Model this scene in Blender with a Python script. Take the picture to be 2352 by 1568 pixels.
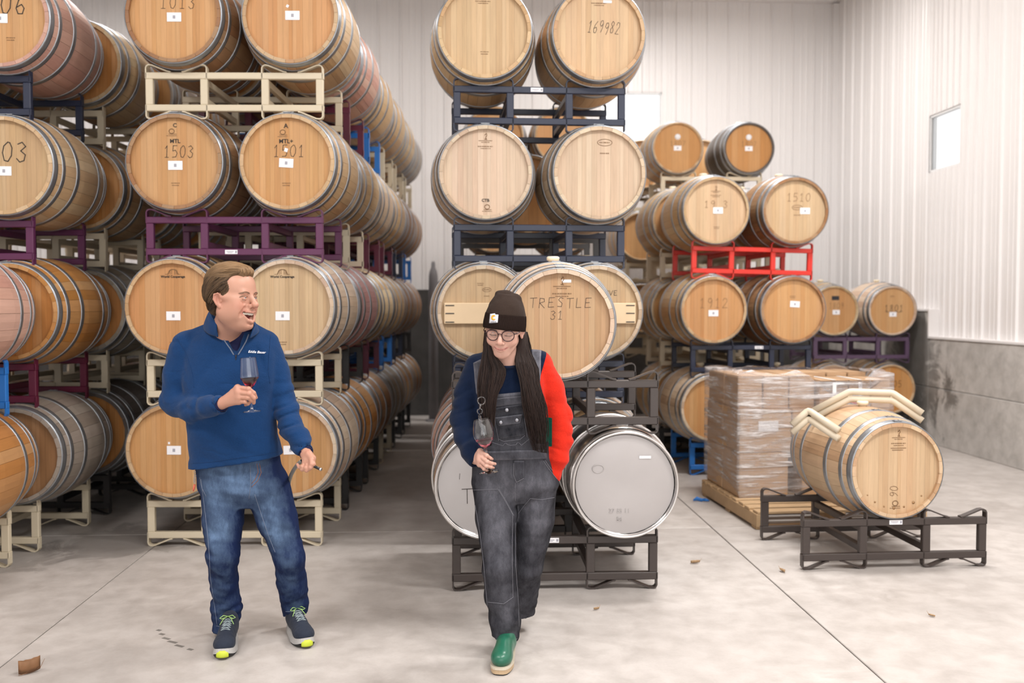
import bpy, bmesh, math, random
import numpy as np
from mathutils import Vector, Matrix, Quaternion
from mathutils.bvhtree import BVHTree

random.seed(7); np.random.seed(7)
for o in list(bpy.data.objects): bpy.data.objects.remove(o, do_unlink=True)
SC = bpy.context.scene
COL = SC.collection
PI = math.pi

# ------------------------------------------------------------------ camera
F_PX, CX, CY, HOR = 2200.0, 1176.0, 784.0, 700.0
CAM_H = 1.53
PITCH = math.atan((CY - HOR) / F_PX)
cam_d = bpy.data.cameras.new('camera'); cam = bpy.data.objects.new('camera', cam_d); COL.objects.link(cam)
cam.location = (0, 0, CAM_H); cam.rotation_euler = (PI/2 - PITCH, 0, 0)
cam_d.sensor_width = 36.0; cam_d.lens = F_PX / 2352 * 36.0
cam_d.clip_start = 0.05; cam_d.clip_end = 200
cam_d.dof.use_dof = True; cam_d.dof.focus_distance = 4.3; cam_d.dof.aperture_fstop = 2.0
SC.camera = cam

# ------------------------------------------------------------------ world, lights, exposure
W = bpy.data.worlds.new('World'); SC.world = W; W.use_nodes = True
W.node_tree.nodes['Background'].inputs[0].default_value = (1.0, 0.99, 0.98, 1)
W.node_tree.nodes['Background'].inputs[1].default_value = 1.55
SC.view_settings.view_transform = 'Standard'; SC.view_settings.look = 'None'
SC.view_settings.gamma = 1.0; SC.view_settings.use_curve_mapping = False
SC.view_settings.exposure = 0.0
SC.cycles.max_bounces = 8; SC.cycles.diffuse_bounces = 4; SC.cycles.glossy_bounces = 4
SC.cycles.transmission_bounces = 8; SC.cycles.transparent_max_bounces = 12
SC.cycles.caustics_reflective = False; SC.cycles.caustics_refractive = False
SC.cycles.sample_clamp_indirect = 6.0

BYAW = math.radians(2.97)           # the building is turned a little against the view
BM = Matrix.Rotation(BYAW, 4, 'Z')
def B(x, y, z=0): return BM @ Vector((x, y, z))

def area(name, loc, size, power, rot, color=(1, 1, 1)):
    d = bpy.data.lights.new(name, 'AREA'); d.shape = 'RECTANGLE'; d.size, d.size_y = size
    d.energy = power; d.color = color
    o = bpy.data.objects.new(name, d); COL.objects.link(o); o.location = loc; o.rotation_euler = rot
    return o
# daylight through the open roll-up door behind the photographer
area('door_daylight', B(1.2, -3.2, 2.3), (6.4, 3.7), 110, (PI/2, 0, BYAW), (1.0, 0.985, 0.97))
# high-bay ceiling lamps (outside the frame)
for lx, ly, lp in ((-4.6, 2.0, 110), (-2.4, 1.0, 140), (1.5, 1.0, 150), (3.0, 2.2, 170), (2.5, 6.0, 200), (2.6, 10.6, 165), (-3.4, 10.9, 120)):
    area('high_bay_lamp', B(lx, ly, 5.6), (1.2, 0.5), lp, (0, 0, BYAW), (1.0, 0.97, 0.945))

# ------------------------------------------------------------------ pixel helpers (authoring in metres)
def ray(px, py):
    x = (px - CX) / F_PX; y = -(py - CY) / F_PX
    f = Vector((0, math.cos(PITCH), -math.sin(PITCH))); u = Vector((0, math.sin(PITCH), math.cos(PITCH)))
    return Vector((x, 0, 0)) + f + u * y
CAMP = Vector((0, 0, CAM_H))
def P(px, py, D):
    d = ray(px, py); return CAMP + d * (D / d.y)
def G(px, py):
    d = ray(px, py); return CAMP + d * (-CAM_H / d.z)

# ------------------------------------------------------------------ scene graph helpers
def tag(o, label=None, cat=None, group=None, kind=None):
    if label: o['label'] = label
    if cat: o['category'] = cat
    if group: o['group'] = group
    if kind: o['kind'] = kind
    return o
def empty(name, loc=(0, 0, 0), rz=0.0, rot=None):
    o = bpy.data.objects.new(name, None); COL.objects.link(o)
    o.location = loc; o.rotation_euler = rot if rot else (0, 0, rz); o.empty_display_size = 0.1
    return o
def link(name, me, parent=None, loc=None, rot=None, color=None):
    o = bpy.data.objects.new(name, me); COL.objects.link(o)
    if parent: o.parent = parent
    if loc is not None: o.location = loc
    if rot is not None: o.rotation_euler = rot
    if color is not None: o.color = (*color, 1)
    return o

class MB:
    """collects simple shapes into one mesh"""
    def __init__(s): s.v = []; s.f = []; s.sm = []
    def add(s, vs, fs, smooth=False):
        n = len(s.v); s.v += [tuple(v) for v in vs]; s.f += [tuple(i + n for i in f) for f in fs]; s.sm += [smooth] * len(fs)
        return s
    def box(s, c, size, M=None, bev=0.0):
        x, y, z = (a / 2 for a in size)
        if bev > 0:
            b = min(bev, x * .9, y * .9, z * .9); vs = []; fs = []
            bm = bmesh.new(); bmesh.ops.create_cube(bm, size=1.0)
            for v in bm.verts: v.co = Vector((v.co.x * 2 * x, v.co.y * 2 * y, v.co.z * 2 * z))
            bmesh.ops.bevel(bm, geom=bm.edges[:], offset=b, segments=1, affect='EDGES')
            bm.verts.index_update(); vs = [v.co.copy() for v in bm.verts]; fs = [[v.index for v in f.verts] for f in bm.faces]; bm.free()
        else:
            vs = [Vector((i * x, j * y, k * z)) for i in (-1, 1) for j in (-1, 1) for k in (-1, 1)]
            fs = [(0, 1, 3, 2), (4, 6, 7, 5), (0, 4, 5, 1), (2, 3, 7, 6), (0, 2, 6, 4), (1, 5, 7, 3)]
        c = Vector(c)
        return s.add([(M @ v if M else v) + c for v in vs], fs)
    def tube(s, pts, r, n=8, cap=True, closed=False, flat=None):
        pts = [Vector(p) for p in pts]; m = len(pts)
        rs = r if hasattr(r, '__len__') else [r] * m
        rings = []; nrm = None
        for i, p in enumerate(pts):
            if closed: t = (pts[(i + 1) % m] - pts[i - 1])
            else: t = pts[min(i + 1, m - 1)] - pts[max(i - 1, 0)]
            if t.length < 1e-9: t = Vector((0, 0, 1))
            t.normalize()
            if nrm is None:
                a = Vector((0, 0, 1)) if abs(t.z) < .9 else Vector((1, 0, 0))
                nrm = (a - t * a.dot(t)).normalized()
            else:
                nrm = (nrm - t * nrm.dot(t))
                nrm = nrm.normalized() if nrm.length > 1e-6 else t.orthogonal().normalized()
            b = t.cross(nrm)
            sy = 1.0 if flat is None else flat
            rings.append([p + (nrm * math.cos(2 * PI * k / n) + b * math.sin(2 * PI * k / n) * sy) * rs[i] for k in range(n)])
        vs = [v for R in rings for v in R]; fs = []
        for i in range(m if closed else m - 1):
            j = (i + 1) % m
            for k in range(n):
                k2 = (k + 1) % n; fs.append((i * n + k, i * n + k2, j * n + k2, j * n + k))
        if cap and not closed:
            fs.append(tuple(range(n))[::-1]); fs.append(tuple((m - 1) * n + k for k in range(n)))
        return s.add(vs, fs, True)
    def strap(s, pts, w, t, wd):
        """flat bar: path pts, width w along direction wd, thickness t"""
        pts = [Vector(p) for p in pts]; wd = Vector(wd).normalized(); m = len(pts); vs = []; fs = []
        for i, p in enumerate(pts):
            d = (pts[min(i + 1, m - 1)] - pts[max(i - 1, 0)]).normalized(); nn = d.cross(wd).normalized()
            vs += [p + wd * w / 2 + nn * t / 2, p - wd * w / 2 + nn * t / 2, p - wd * w / 2 - nn * t / 2, p + wd * w / 2 - nn * t / 2]
        for i in range(m - 1):
            for k in range(4):
                k2 = (k + 1) % 4; fs.append((i * 4 + k, i * 4 + k2, i * 4 + 4 + k2, i * 4 + 4 + k))
        fs.append((3, 2, 1, 0)); fs.append(tuple((m - 1) * 4 + k for k in range(4)))
        return s.add(vs, fs)
    def lathe(s, prof, n=32, axis='Z', M=None, smooth=True):
        """prof: list of (r, h)"""
        vs = []; fs = []; m = len(prof)
        for r, h in prof:
            for k in range(n):
                a = 2 * PI * k / n; c, q = r * math.cos(a), r * math.sin(a)
                v = Vector((c, q, h)) if axis == 'Z' else Vector((c, h, -q))
                vs.append(M @ v if M else v)
        for i in range(m - 1):
            for k in range(n):
                k2 = (k + 1) % n; fs.append((i * n + k, i * n + k2, i * n + n + k2, i * n + n + k))
        if prof[0][0] > 1e-6: fs.append(tuple(range(n))[::-1])
        if prof[-1][0] > 1e-6: fs.append(tuple((m - 1) * n + k for k in range(n)))
        return s.add(vs, fs, smooth)
    def mesh(s, name, mat=None):
        me = bpy.data.meshes.new(name); me.from_pydata([tuple(v) for v in s.v], [], s.f)
        me.polygons.foreach_set('use_smooth', s.sm); me.update()
        bm = bmesh.new(); bm.from_mesh(me); bmesh.ops.remove_doubles(bm, verts=bm.verts[:], dist=1e-6)
        bmesh.ops.dissolve_degenerate(bm, edges=bm.edges[:], dist=1e-7)
        bmesh.ops.recalc_face_normals(bm, faces=bm.faces[:]); bm.to_mesh(me); bm.free()
        if mat: me.materials.append(mat)
        return me
    def build(s, name, mat, parent=None, **k): return link(name, s.mesh(name, mat), parent, **k)

# ------------------------------------------------------------------ materials
class NT:
    def __init__(s, name):
        s.m = bpy.data.materials.new(name); s.m.use_nodes = True; s.t = s.m.node_tree
        s.b = s.t.nodes['Principled BSDF']
    def n(s, typ, **kw):
        nd = s.t.nodes.new(typ)
        for k, v in kw.items():
            if k.startswith('i_'):
                nd.inputs[k[2:].replace('_', ' ')].default_value = v
            else: setattr(nd, k, v)
        return nd
    def l(s, a, b): s.t.links.new(a, b); return s
    def noise(s, vec, scale, detail=3, rough=.55, dist=0):
        n = s.n('ShaderNodeTexNoise'); n.inputs['Scale'].default_value = scale; n.inputs['Detail'].default_value = detail
        n.inputs['Roughness'].default_value = rough; n.inputs['Distortion'].default_value = dist
        if vec is not None: s.l(vec, n.inputs['Vector'])
        return n.outputs['Fac']
    def ramp(s, fac, stops):
        r = s.n('ShaderNodeValToRGB'); e = r.color_ramp.elements
        while len(e) < len(stops): e.new(.5)
        for i, (p, c) in enumerate(stops):
            e[i].position = p; e[i].color = (*c, 1) if len(c) == 3 else c
        s.l(fac, r.inputs['Fac']); return r.outputs['Color']
    def mix(s, fac, a, b, mode='MIX'):
        m = s.n('ShaderNodeMix', data_type='RGBA', blend_type=mode)
        for sock, v in ((m.inputs[0], fac), (m.inputs[6], a), (m.inputs[7], b)):
            if hasattr(v, 'is_linked') or hasattr(v, 'links'): s.l(v, sock)
            elif isinstance(v, (tuple, list)): sock.default_value = (*v, 1) if len(v) == 3 else v
            else: sock.default_value = v
        return m.outputs[2]
    def math(s, op, a, b=None, c=None):
        m = s.n('ShaderNodeMath', operation=op)
        for i, v in enumerate((a, b, c)):
            if v is None: continue
            if hasattr(v, 'links'): s.l(v, m.inputs[i])
            else: m.inputs[i].default_value = v
        return m.outputs[0]
    def coord(s, which='Object', scale=None, rot=None, loc=None):
        o = s.n('ShaderNodeTexCoord').outputs[which]
        if scale or rot or loc:
            mp = s.n('ShaderNodeMapping')
            if scale: mp.inputs['Scale'].default_value = scale
            if rot: mp.inputs['Rotation'].default_value = rot
            if loc: mp.inputs['Location'].default_value = loc
            s.l(o, mp.inputs['Vector']); o = mp.outputs['Vector']
        return o
    def bump(s, h, strength=.2, dist=.01):
        b = s.n('ShaderNodeBump'); b.inputs['Strength'].default_value = strength; b.inputs['Distance'].default_value = dist
        s.l(h, b.inputs['Height']); s.l(b.outputs['Normal'], s.b.inputs['Normal']); return s
    def set(s, **kw):
        for k, v in kw.items():
            sock = s.b.inputs[k.replace('_', ' ')]
            if hasattr(v, 'links'): s.l(v, sock)
            elif isinstance(v, (tuple, list)) and len(v) == 3 and sock.type == 'RGBA': sock.default_value = (*v, 1)
            else: sock.default_value = v
        return s

def flat(name, col, rough=.5, metal=0.0, **kw):
    t = NT(name); t.set(Base_Color=col, Roughness=rough, Metallic=metal, **kw); return t.m
def speckle(name, col, rough=.5, var=.15, scale=40, bump=0.0, bscale=None, metal=0.0, spec=.5):
    t = NT(name); c = t.coord(); n = t.noise(c, scale, 4)
    t.set(Base_Color=t.mix(n, tuple(x * (1 - var) for x in col), tuple(min(1, x * (1 + var)) for x in col)), Roughness=rough, Metallic=metal)
    t.b.inputs['Specular IOR Level'].default_value = spec
    if bump: t.bump(t.noise(c, bscale or scale * 4, 3), bump, .002)
    return t.m

M = {}
def wood(name, mode):
    """mode stave: grain along y; head: grain along z; body: a whole barrel lathe, staves told apart by angle"""
    t = NT(name); oi = t.n('ShaderNodeObjectInfo'); rnd = oi.outputs['Random']
    tc = t.n('ShaderNodeTexCoord').outputs['Object']
    sc = {'stave': (14, 1.1, 14), 'body': (14, 1.1, 14), 'head': (22, 22, 1.3)}[mode]
    mp = t.n('ShaderNodeMapping'); mp.inputs['Scale'].default_value = sc; t.l(tc, mp.inputs['Vector'])
    off = t.n('ShaderNodeCombineXYZ')
    o2 = t.math('MULTIPLY', rnd, 37.0); t.l(o2, off.inputs[0]); t.l(o2, off.inputs[2]); t.l(off.outputs[0], mp.inputs['Location'])
    g = t.noise(mp.outputs[0], 3.0, 5, .62, .6)
    big = t.noise(mp.outputs[0], .5, 2)
    if mode == 'body' or mode == 'head':
        sx = t.n('ShaderNodeSeparateXYZ'); t.l(tc, sx.inputs[0])
        if mode == 'body':
            a = t.math('ARCTAN2', sx.outputs['Z'], sx.outputs['X']); u = t.math('MULTIPLY', a, 30 / (2 * PI))
        else: u = t.math('MULTIPLY', sx.outputs['X'], 15.0)
        wn = t.n('ShaderNodeTexWhiteNoise', noise_dimensions='2D'); cc = t.n('ShaderNodeCombineXYZ')
        t.l(t.math('FLOOR', u), cc.inputs[0]); t.l(t.math('MULTIPLY', rnd, 91.0), cc.inputs[1]); t.l(cc.outputs[0], wn.inputs['Vector'])
        tone = wn.outputs['Value']
        fr = t.math('FRACT', u); edge = t.math('LESS_THAN', t.math('ABSOLUTE', t.math('SUBTRACT', fr, .5)), .485)
    else: tone = rnd; edge = None
    v = t.math('ADD', t.math('MULTIPLY', tone, .11 if mode == 'head' else .20), t.math('MULTIPLY', g, .34))
    v = t.math('ADD', v, t.math('MULTIPLY', big, .22))
    v = t.math('ADD', v, .56 if mode == 'head' else .50)
    if edge is not None: v = t.math('MULTIPLY', v, t.math('ADD', t.math('MULTIPLY', edge, .3), .7))
    hsv = t.n('ShaderNodeHueSaturation'); t.l(oi.outputs['Color'], hsv.inputs['Color']); t.l(v, hsv.inputs['Value'])
    t.l(t.math('ADD', t.math('MULTIPLY', tone, .006 if mode == 'head' else .014), .497 if mode == 'head' else .493), hsv.inputs['Hue'])
    t.l(t.math('ADD', t.math('MULTIPLY', tone, -.10 if mode == 'head' else -.22), 1.02 if mode == 'head' else 1.06), hsv.inputs['Saturation'])
    t.set(Base_Color=hsv.outputs['Color'], Roughness=.5); t.b.inputs['Specular IOR Level'].default_value = .35
    t.bump(g, .12, .003)
    return t.m
M['stave'] = wood('oak_stave', 'stave'); M['head'] = wood('oak_head', 'head'); M['body'] = wood('oak_body', 'body')
t = NT('galvanised_hoop'); c = t.coord(scale=(6, 30, 6)); n = t.noise(c, 4, 4)
t.set(Base_Color=t.mix(n, (.22, .24, .265), (.46, .48, .51)), Metallic=.85, Roughness=t.math('ADD', t.math('MULTIPLY', n, .2), .30)); M['hoop'] = t.m
t = NT('rack_paint'); oi = t.n('ShaderNodeObjectInfo'); n = t.noise(t.coord(), 9, 4)
chip = t.math('GREATER_THAN', t.noise(t.coord(), 26, 6, .7), .70)
t.set(Base_Color=t.mix(t.math('MULTIPLY', chip, .6), t.mix(n, oi.outputs['Color'], oi.outputs['Color']), (.10, .045, .02)), Roughness=.38); M['rack'] = t.m
M['ink'] = flat('marker_ink', (.03, .022, .018), .7)
M['pencil'] = flat('brown_marker', (.075, .048, .032), .7); M['faint'] = flat('faded_ink', (.20, .11, .05), .7)
M['card'] = flat('white_card', (.85, .85, .88), .6)
M['cardmark'] = flat('grey_print', (.35, .35, .40), .6)
M['paperblack'] = flat('black_sticker', (.015, .015, .02), .5)
M['bung'] = flat('silicone_bung', (.80, .72, .55), .45)
M['pine'] = speckle('pale_pine', (.74, .56, .36), .6, .12, 6)
t = NT('stainless'); n = t.noise(t.coord(scale=(40, 2, 40)), 3, 3); n2 = t.noise(t.coord(), 5, 3)
t.set(Base_Color=t.mix(n2, (.60, .58, .57), (.72, .70, .69)), Metallic=1.0, Roughness=t.math('ADD', t.math('MULTIPLY', n, .08), .2)); M['steel'] = t.m
t = NT('stainless_head'); n2 = t.noise(t.coord(), 3, 3); n3 = t.noise(t.coord(), 60, 3)
t.set(Base_Color=t.mix(n2, (.40, .375, .37), (.50, .475, .47)), Metallic=.55, Roughness=.5); t.bump(n3, .04, .001); M['steelhead'] = t.m
t = NT('drum_rubber'); n2 = t.noise(t.coord(), 7, 3); t.set(Base_Color=t.mix(n2, (.04, .03, .027), (.075, .06, .05)), Roughness=.3); M['rubber'] = t.m
# ================================================================== THE ROOM
t = NT('white_liner_panel'); n = t.noise(t.coord(), .6, 2)
t.set(Base_Color=t.mix(n, (.77, .745, .735), (.83, .805, .80)), Roughness=.36); M['wall'] = t.m
t = NT('ceiling_white'); t.set(Base_Color=(.72, .71, .70), Roughness=.6); M['ceil'] = t.m
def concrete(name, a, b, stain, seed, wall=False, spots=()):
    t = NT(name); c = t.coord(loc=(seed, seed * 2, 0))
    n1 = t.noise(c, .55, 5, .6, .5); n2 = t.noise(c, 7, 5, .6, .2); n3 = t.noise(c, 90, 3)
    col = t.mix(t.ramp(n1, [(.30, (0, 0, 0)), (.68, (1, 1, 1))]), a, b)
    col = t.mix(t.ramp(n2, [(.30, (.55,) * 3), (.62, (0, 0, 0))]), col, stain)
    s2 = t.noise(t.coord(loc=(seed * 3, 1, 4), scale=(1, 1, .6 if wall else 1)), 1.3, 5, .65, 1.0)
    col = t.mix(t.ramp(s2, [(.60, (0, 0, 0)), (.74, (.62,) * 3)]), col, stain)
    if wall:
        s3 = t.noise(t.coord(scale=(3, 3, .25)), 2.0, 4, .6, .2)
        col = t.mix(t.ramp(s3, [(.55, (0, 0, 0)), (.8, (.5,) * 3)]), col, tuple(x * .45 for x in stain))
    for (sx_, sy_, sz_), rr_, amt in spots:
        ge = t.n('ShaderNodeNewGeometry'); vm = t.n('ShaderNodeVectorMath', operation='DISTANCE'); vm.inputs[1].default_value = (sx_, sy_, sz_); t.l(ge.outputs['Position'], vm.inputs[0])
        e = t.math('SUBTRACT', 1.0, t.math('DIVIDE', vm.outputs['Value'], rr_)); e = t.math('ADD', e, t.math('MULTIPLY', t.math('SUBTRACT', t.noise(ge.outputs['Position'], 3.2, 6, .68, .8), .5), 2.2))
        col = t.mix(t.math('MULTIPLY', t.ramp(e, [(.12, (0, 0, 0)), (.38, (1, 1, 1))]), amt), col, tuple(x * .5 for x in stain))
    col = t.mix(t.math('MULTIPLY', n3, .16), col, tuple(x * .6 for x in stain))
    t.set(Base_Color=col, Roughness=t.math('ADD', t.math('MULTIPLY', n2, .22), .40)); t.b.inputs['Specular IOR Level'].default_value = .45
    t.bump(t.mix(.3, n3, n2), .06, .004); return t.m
M['floor'] = concrete('floor_concrete', (.46, .425, .40), (.58, .54, .51), (.32, .285, .26), 2.3, False, [((-2.55, 6.15, 0), .55, .55), ((-3.0, 5.75, 0), .4, .4)])  # spots by the left racks: damp-looking stain plus shade painted into the colour
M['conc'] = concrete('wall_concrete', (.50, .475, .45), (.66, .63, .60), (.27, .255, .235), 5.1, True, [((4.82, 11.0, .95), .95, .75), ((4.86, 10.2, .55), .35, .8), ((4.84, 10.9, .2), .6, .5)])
M['concdark'] = concrete('shaded_stained_concrete', (.055, .052, .05), (.085, .08, .076), (.03, .029, .028), 7.7, True)  # aisle shade is put into this concrete's dark base colour
M['joint'] = flat('dark_joint', (.05, .045, .04), .9)

XR, YB, CEIL = 5.28, 13.4, 5.84       # right wall, back wall, ceiling height (building axes, metres)
XL, YF = -7.6, -4.0
def bmb(mb):                          # building -> world
    mb.v = [tuple(BM @ Vector(v)) for v in mb.v]; return mb
# floor: slab pieces between sawn joints, over a dark bed seen in the cuts
fl = bmb(MB().box(((XL + XR) / 2, (YF + YB) / 2, -.062), (XR - XL, YB - YF, .1))).build('floor', M['joint'])
tag(fl, 'grey stained concrete slab floor of the barrel room', 'floor', kind='structure')
xs = [XL, -1.955 - 3.667, -1.955, 1.712, XR]; ys = [YF, -.85 , 2.8, 6.45, 10.1, YB]
for i in range(len(xs) - 1):
    for j in range(len(ys) - 1):
        g = .0035
        x0, x1, y0, y1 = xs[i] + g, xs[i + 1] - g, ys[j] + g, ys[j + 1] - g
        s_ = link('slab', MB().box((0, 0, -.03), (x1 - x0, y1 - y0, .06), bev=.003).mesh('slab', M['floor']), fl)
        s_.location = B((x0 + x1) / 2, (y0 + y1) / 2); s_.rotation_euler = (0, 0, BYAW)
# ribbed liner panels, one mesh shared
def panel_mesh(w, h):
    prof = []; n = 3; p = w / n
    for k in range(n):
        x = k * p
        prof += [(x, 0), (x + p * .30, 0), (x + p * .325, .005), (x + p * .37, .005), (x + p * .395, 0), (x + p * .56, 0), (x + p * .585, .005), (x + p * .63, .005), (x + p * .655, 0), (x + p * .86, 0), (x + p * .90, .022), (x + p * .955, .022), (x + p * .995, 0)]
    prof.append((w, 0))
    vs = [(x - w / 2, -d, z) for z in (0, h) for x, d in prof]; m = len(prof)
    return MB().add(vs, [(i, i + 1, m + i + 1, m + i) for i in range(m - 1)])
def win_cut(parent, name_, u0, u1, z0, z1): pass
# back wall: concrete stem wall below, ribbed panels above, one window
PW = .9144
def slab_wall(name, label, boxes, mat, kids=(), cat='wall'):
    mb = MB()
    for c, s in boxes: mb.box(c, s)
    o = bmb(mb).build(name, mat); tag(o, label, cat, kind='structure'); return o
WBX = (1.93, 2.80); WBZ = (3.80, 4.50)     # window in the back wall
WRY = (9.98, 10.66); WRZ = (3.02, 3.66)    # window in the right wall
wb = slab_wall('wall_back', 'white ribbed metal wall at the back above a concrete stem wall', [
    (((XL + WBX[0]) / 2, YB + .055, 3.8), (WBX[0] - XL, .06, 4.0)), (((WBX[1] + XR) / 2, YB + .055, 3.8), (XR - WBX[1], .06, 4.0)),
    ((sum(WBX) / 2, YB + .055, (1.7 + WBZ[0]) / 2), (WBX[1] - WBX[0], .06, WBZ[0] - 1.7)), ((sum(WBX) / 2, YB + .055, (WBZ[1] + 5.8) / 2), (WBX[1] - WBX[0], .06, 5.8 - WBZ[1]))], M['wall'])
def place_panel(u0, u1, z0, z1, wall, parent, mesh_cache={}):
    """panel strip spanning u0..u1 along the wall and z0..z1"""
    w, h = round(u1 - u0, 4), round(z1 - z0, 4)
    if w < .02 or h < .02: return
    full = panel_mesh(PW, h)
    key = (w, h)
    if key not in mesh_cache:
        if abs(w - PW) < 1e-3: me = full.mesh('wall_panel', M['wall'])
        else: me = panel_mesh(w, h).mesh('wall_panel', M['wall'])
        mesh_cache[key] = me
    o = link('wall_panel', mesh_cache[key], parent)
    if wall == 'back': o.location = B((u0 + u1) / 2, YB, z0); o.rotation_euler = (0, 0, BYAW)
    else: o.location = B(XR, (u0 + u1) / 2, z0); o.rotation_euler = (0, 0, BYAW - PI / 2)
def panels(u0, u1, z0fn, z1, wall, parent, win):
    u = u1
    while u > u0 + .01:
        a = max(u - PW, u0); z0 = z0fn((a + u) / 2)
        (wa, wb_), (wz0, wz1) = win
        if u <= wa + .001 or a >= wb_ - .001: place_panel(a, u, z0, z1, wall, parent)
        else:
            if a < wa: place_panel(a, wa, z0, z1, wall, parent)
            if u > wb_: place_panel(wb_, u, z0, z1, wall, parent)
            la, lb = max(a, wa), min(u, wb_)
            place_panel(la, lb, z0, wz0, wall, parent); place_panel(la, lb, wz1, z1, wall, parent)
        u = a
panels(XL, XR, lambda u: 1.74, CEIL, 'back', wb, (WBX, WBZ))
st = slab_wall('trim_1', 'shade-darkened grey concrete stem wall along the bottom of the back wall', [(((XL + XR) / 2, YB - .06, .87), (XR - XL, .14, 1.74))], M['concdark'], cat='trim')
# right wall
yst = 10.37
wr = slab_wall('wall_right', 'white ribbed metal wall on the right with one small window', [
    ((XR + .055, (YF + WRY[0]) / 2, 3.5), (.06, WRY[0] - YF, 4.7)), ((XR + .055, (WRY[1] + YB) / 2, 3.6), (.06, YB - WRY[1], 4.5)),
    ((XR + .055, sum(WRY) / 2, (1.2 + WRZ[0]) / 2), (.06, WRY[1] - WRY[0], WRZ[0] - 1.2)), ((XR + .055, sum(WRY) / 2, (WRZ[1] + 5.8) / 2), (.06, WRY[1] - WRY[0], 5.8 - WRZ[1]))], M['wall'])
u = YB
segs = [(YB - .01, yst)] ; 
def right_panels(u0, u1, z0):
    panels(u0, u1, lambda q: z0, CEIL, 'right', wr, (WRY, WRZ))
right_panels(yst, YB, 1.475); right_panels(YF, yst, 1.165)
# stem wall of the right side: formed pours with recessed joints
sr = slab_wall('trim_2', 'stained grey concrete stem wall stepping down along the right wall', [((XR + .02, (YF + YB) / 2, .58), (.10, YB - YF, 1.16))], M['joint'], cat='trim')
yy = [(yst, YB, 1.46), (8.35, yst - .006, 1.16), (5.9, 8.344, 1.16), (3.4, 5.894, 1.16), (YF, 3.394, 1.16)]
for a, b, h in yy:
    for z0, z1 in ((0, .62), (.624, h)):
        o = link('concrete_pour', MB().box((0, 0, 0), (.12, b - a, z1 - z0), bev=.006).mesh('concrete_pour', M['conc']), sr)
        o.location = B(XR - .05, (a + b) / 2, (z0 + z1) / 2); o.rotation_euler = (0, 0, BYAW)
# metal J-trim where panels meet concrete
tr = MB(); tr.box((XR - .055, (yst + YB) / 2, 1.472), (.13, YB - yst, .022)); tr.box((XR - .055, (YF + yst) / 2, 1.17), (.13, yst - YF, .022)); tr.box((XR - .055, yst, 1.32), (.13, .022, .32))
tag(bmb(tr).build('trim_3', M['wall']), 'thin white metal trim stepping along the top of the right concrete wall', 'trim', kind='structure')
tr = MB(); tr.box((XR - .03, YB - .03, 3.75), (.10, .10, 4.0)); tr.box(((XL + XR) / 2, YB - .03, CEIL - .04), (XR - XL, .10, .08)); tr.box((XR - .03, (YF + YB) / 2, CEIL - .04), (.10, YB - YF, .08))
tag(bmb(tr).build('trim_4', M['wall']), 'white corner and ceiling flashing of the metal walls', 'trim', kind='structure')
cl = slab_wall('ceiling', 'white metal ceiling high above the barrels', [(((XL + XR) / 2, (YF + YB) / 2, CEIL + .05), (XR - XL + .4, YB - YF + .4, .1))], M['ceil'], cat='ceiling')
wl = slab_wall('wall_left', 'white metal wall far off to the left', [((XL - .1, (YF + YB) / 2, CEIL / 2), (.2, YB - YF, CEIL))], M['wall'])
wf = slab_wall('wall_front', 'white metal wall behind the camera with a wide roll-up door', [((-6.0, YF - .1, CEIL / 2), (3.2, .2, CEIL)), ((5.0, YF - .1, CEIL / 2), (1.0, .2, CEIL)), ((0.1, YF - .1, 5.2), (9.4, .2, 1.2))], M['wall'])
# windows: frame, sash and glass
tg = NT('window_glass'); tg.set(Base_Color=(1, 1, 1), Roughness=.02, Transmission_Weight=1.0); tg.b.inputs['IOR'].default_value = 1.02; M['pane'] = tg.m
M['vinyl'] = flat('white_vinyl', (.82, .82, .82), .4)
def window(name, wall, a, b, z0, z1, label):
    r = empty(name); tag(r, label, 'window', kind='structure')
    f = MB(); e = .025
    def bx(u0, u1, q0, q1):
        if wall == 'back': f.box(((u0 + u1) / 2, YB + .045, (q0 + q1) / 2), (u1 - u0, .075, q1 - q0))
        else: f.box((XR + .045, (u0 + u1) / 2, (q0 + q1) / 2), (.075, u1 - u0, q1 - q0))
    bx(a, b, z0, z0 + e); bx(a, b, z1 - e, z1); bx(a, a + e, z0, z1); bx(b - e, b, z0, z1)
    bmb(f).build('window_frame', M['vinyl'], r)
    g = MB()
    if wall == 'back': g.box(((a + b) / 2, YB + .03, (z0 + z1) / 2), (b - a, .006, z1 - z0))
    else: g.box((XR + .03, (a + b) / 2, (z0 + z1) / 2), (.006, b - a, z1 - z0))
    bmb(g).build('pane', M['pane'], r)
window('window_1', 'back', *WBX, *WBZ, 'bright overexposed window high in the back wall')
window('window_2', 'right', *WRY, *WRZ, 'small bright overexposed window in the right wall')
# column pipe by the back wall of the aisle
pp = empty('standpipe', P(996, 930, 12.6)); pp.location.z = 0
tag(pp, 'tall grey steel standpipe at the far end of the aisle', 'pipe')
M['pipe'] = speckle('grey_pipe_paint', (.22, .21, .22), .5, .2, 5)
MB().lathe([(.0, 2.10), (.02, 2.10), (.026, 2.07), (.028, 2.02), (.050, 1.97), (.060, 1.90), (.062, 1.8), (.062, 0.0)], 20).build('pipe_body', M['pipe'], pp)
MB().lathe([(.11, 0), (.11, .02), (.063, .03)], 20).build('floor_flange', M['pipe'], pp)
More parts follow.
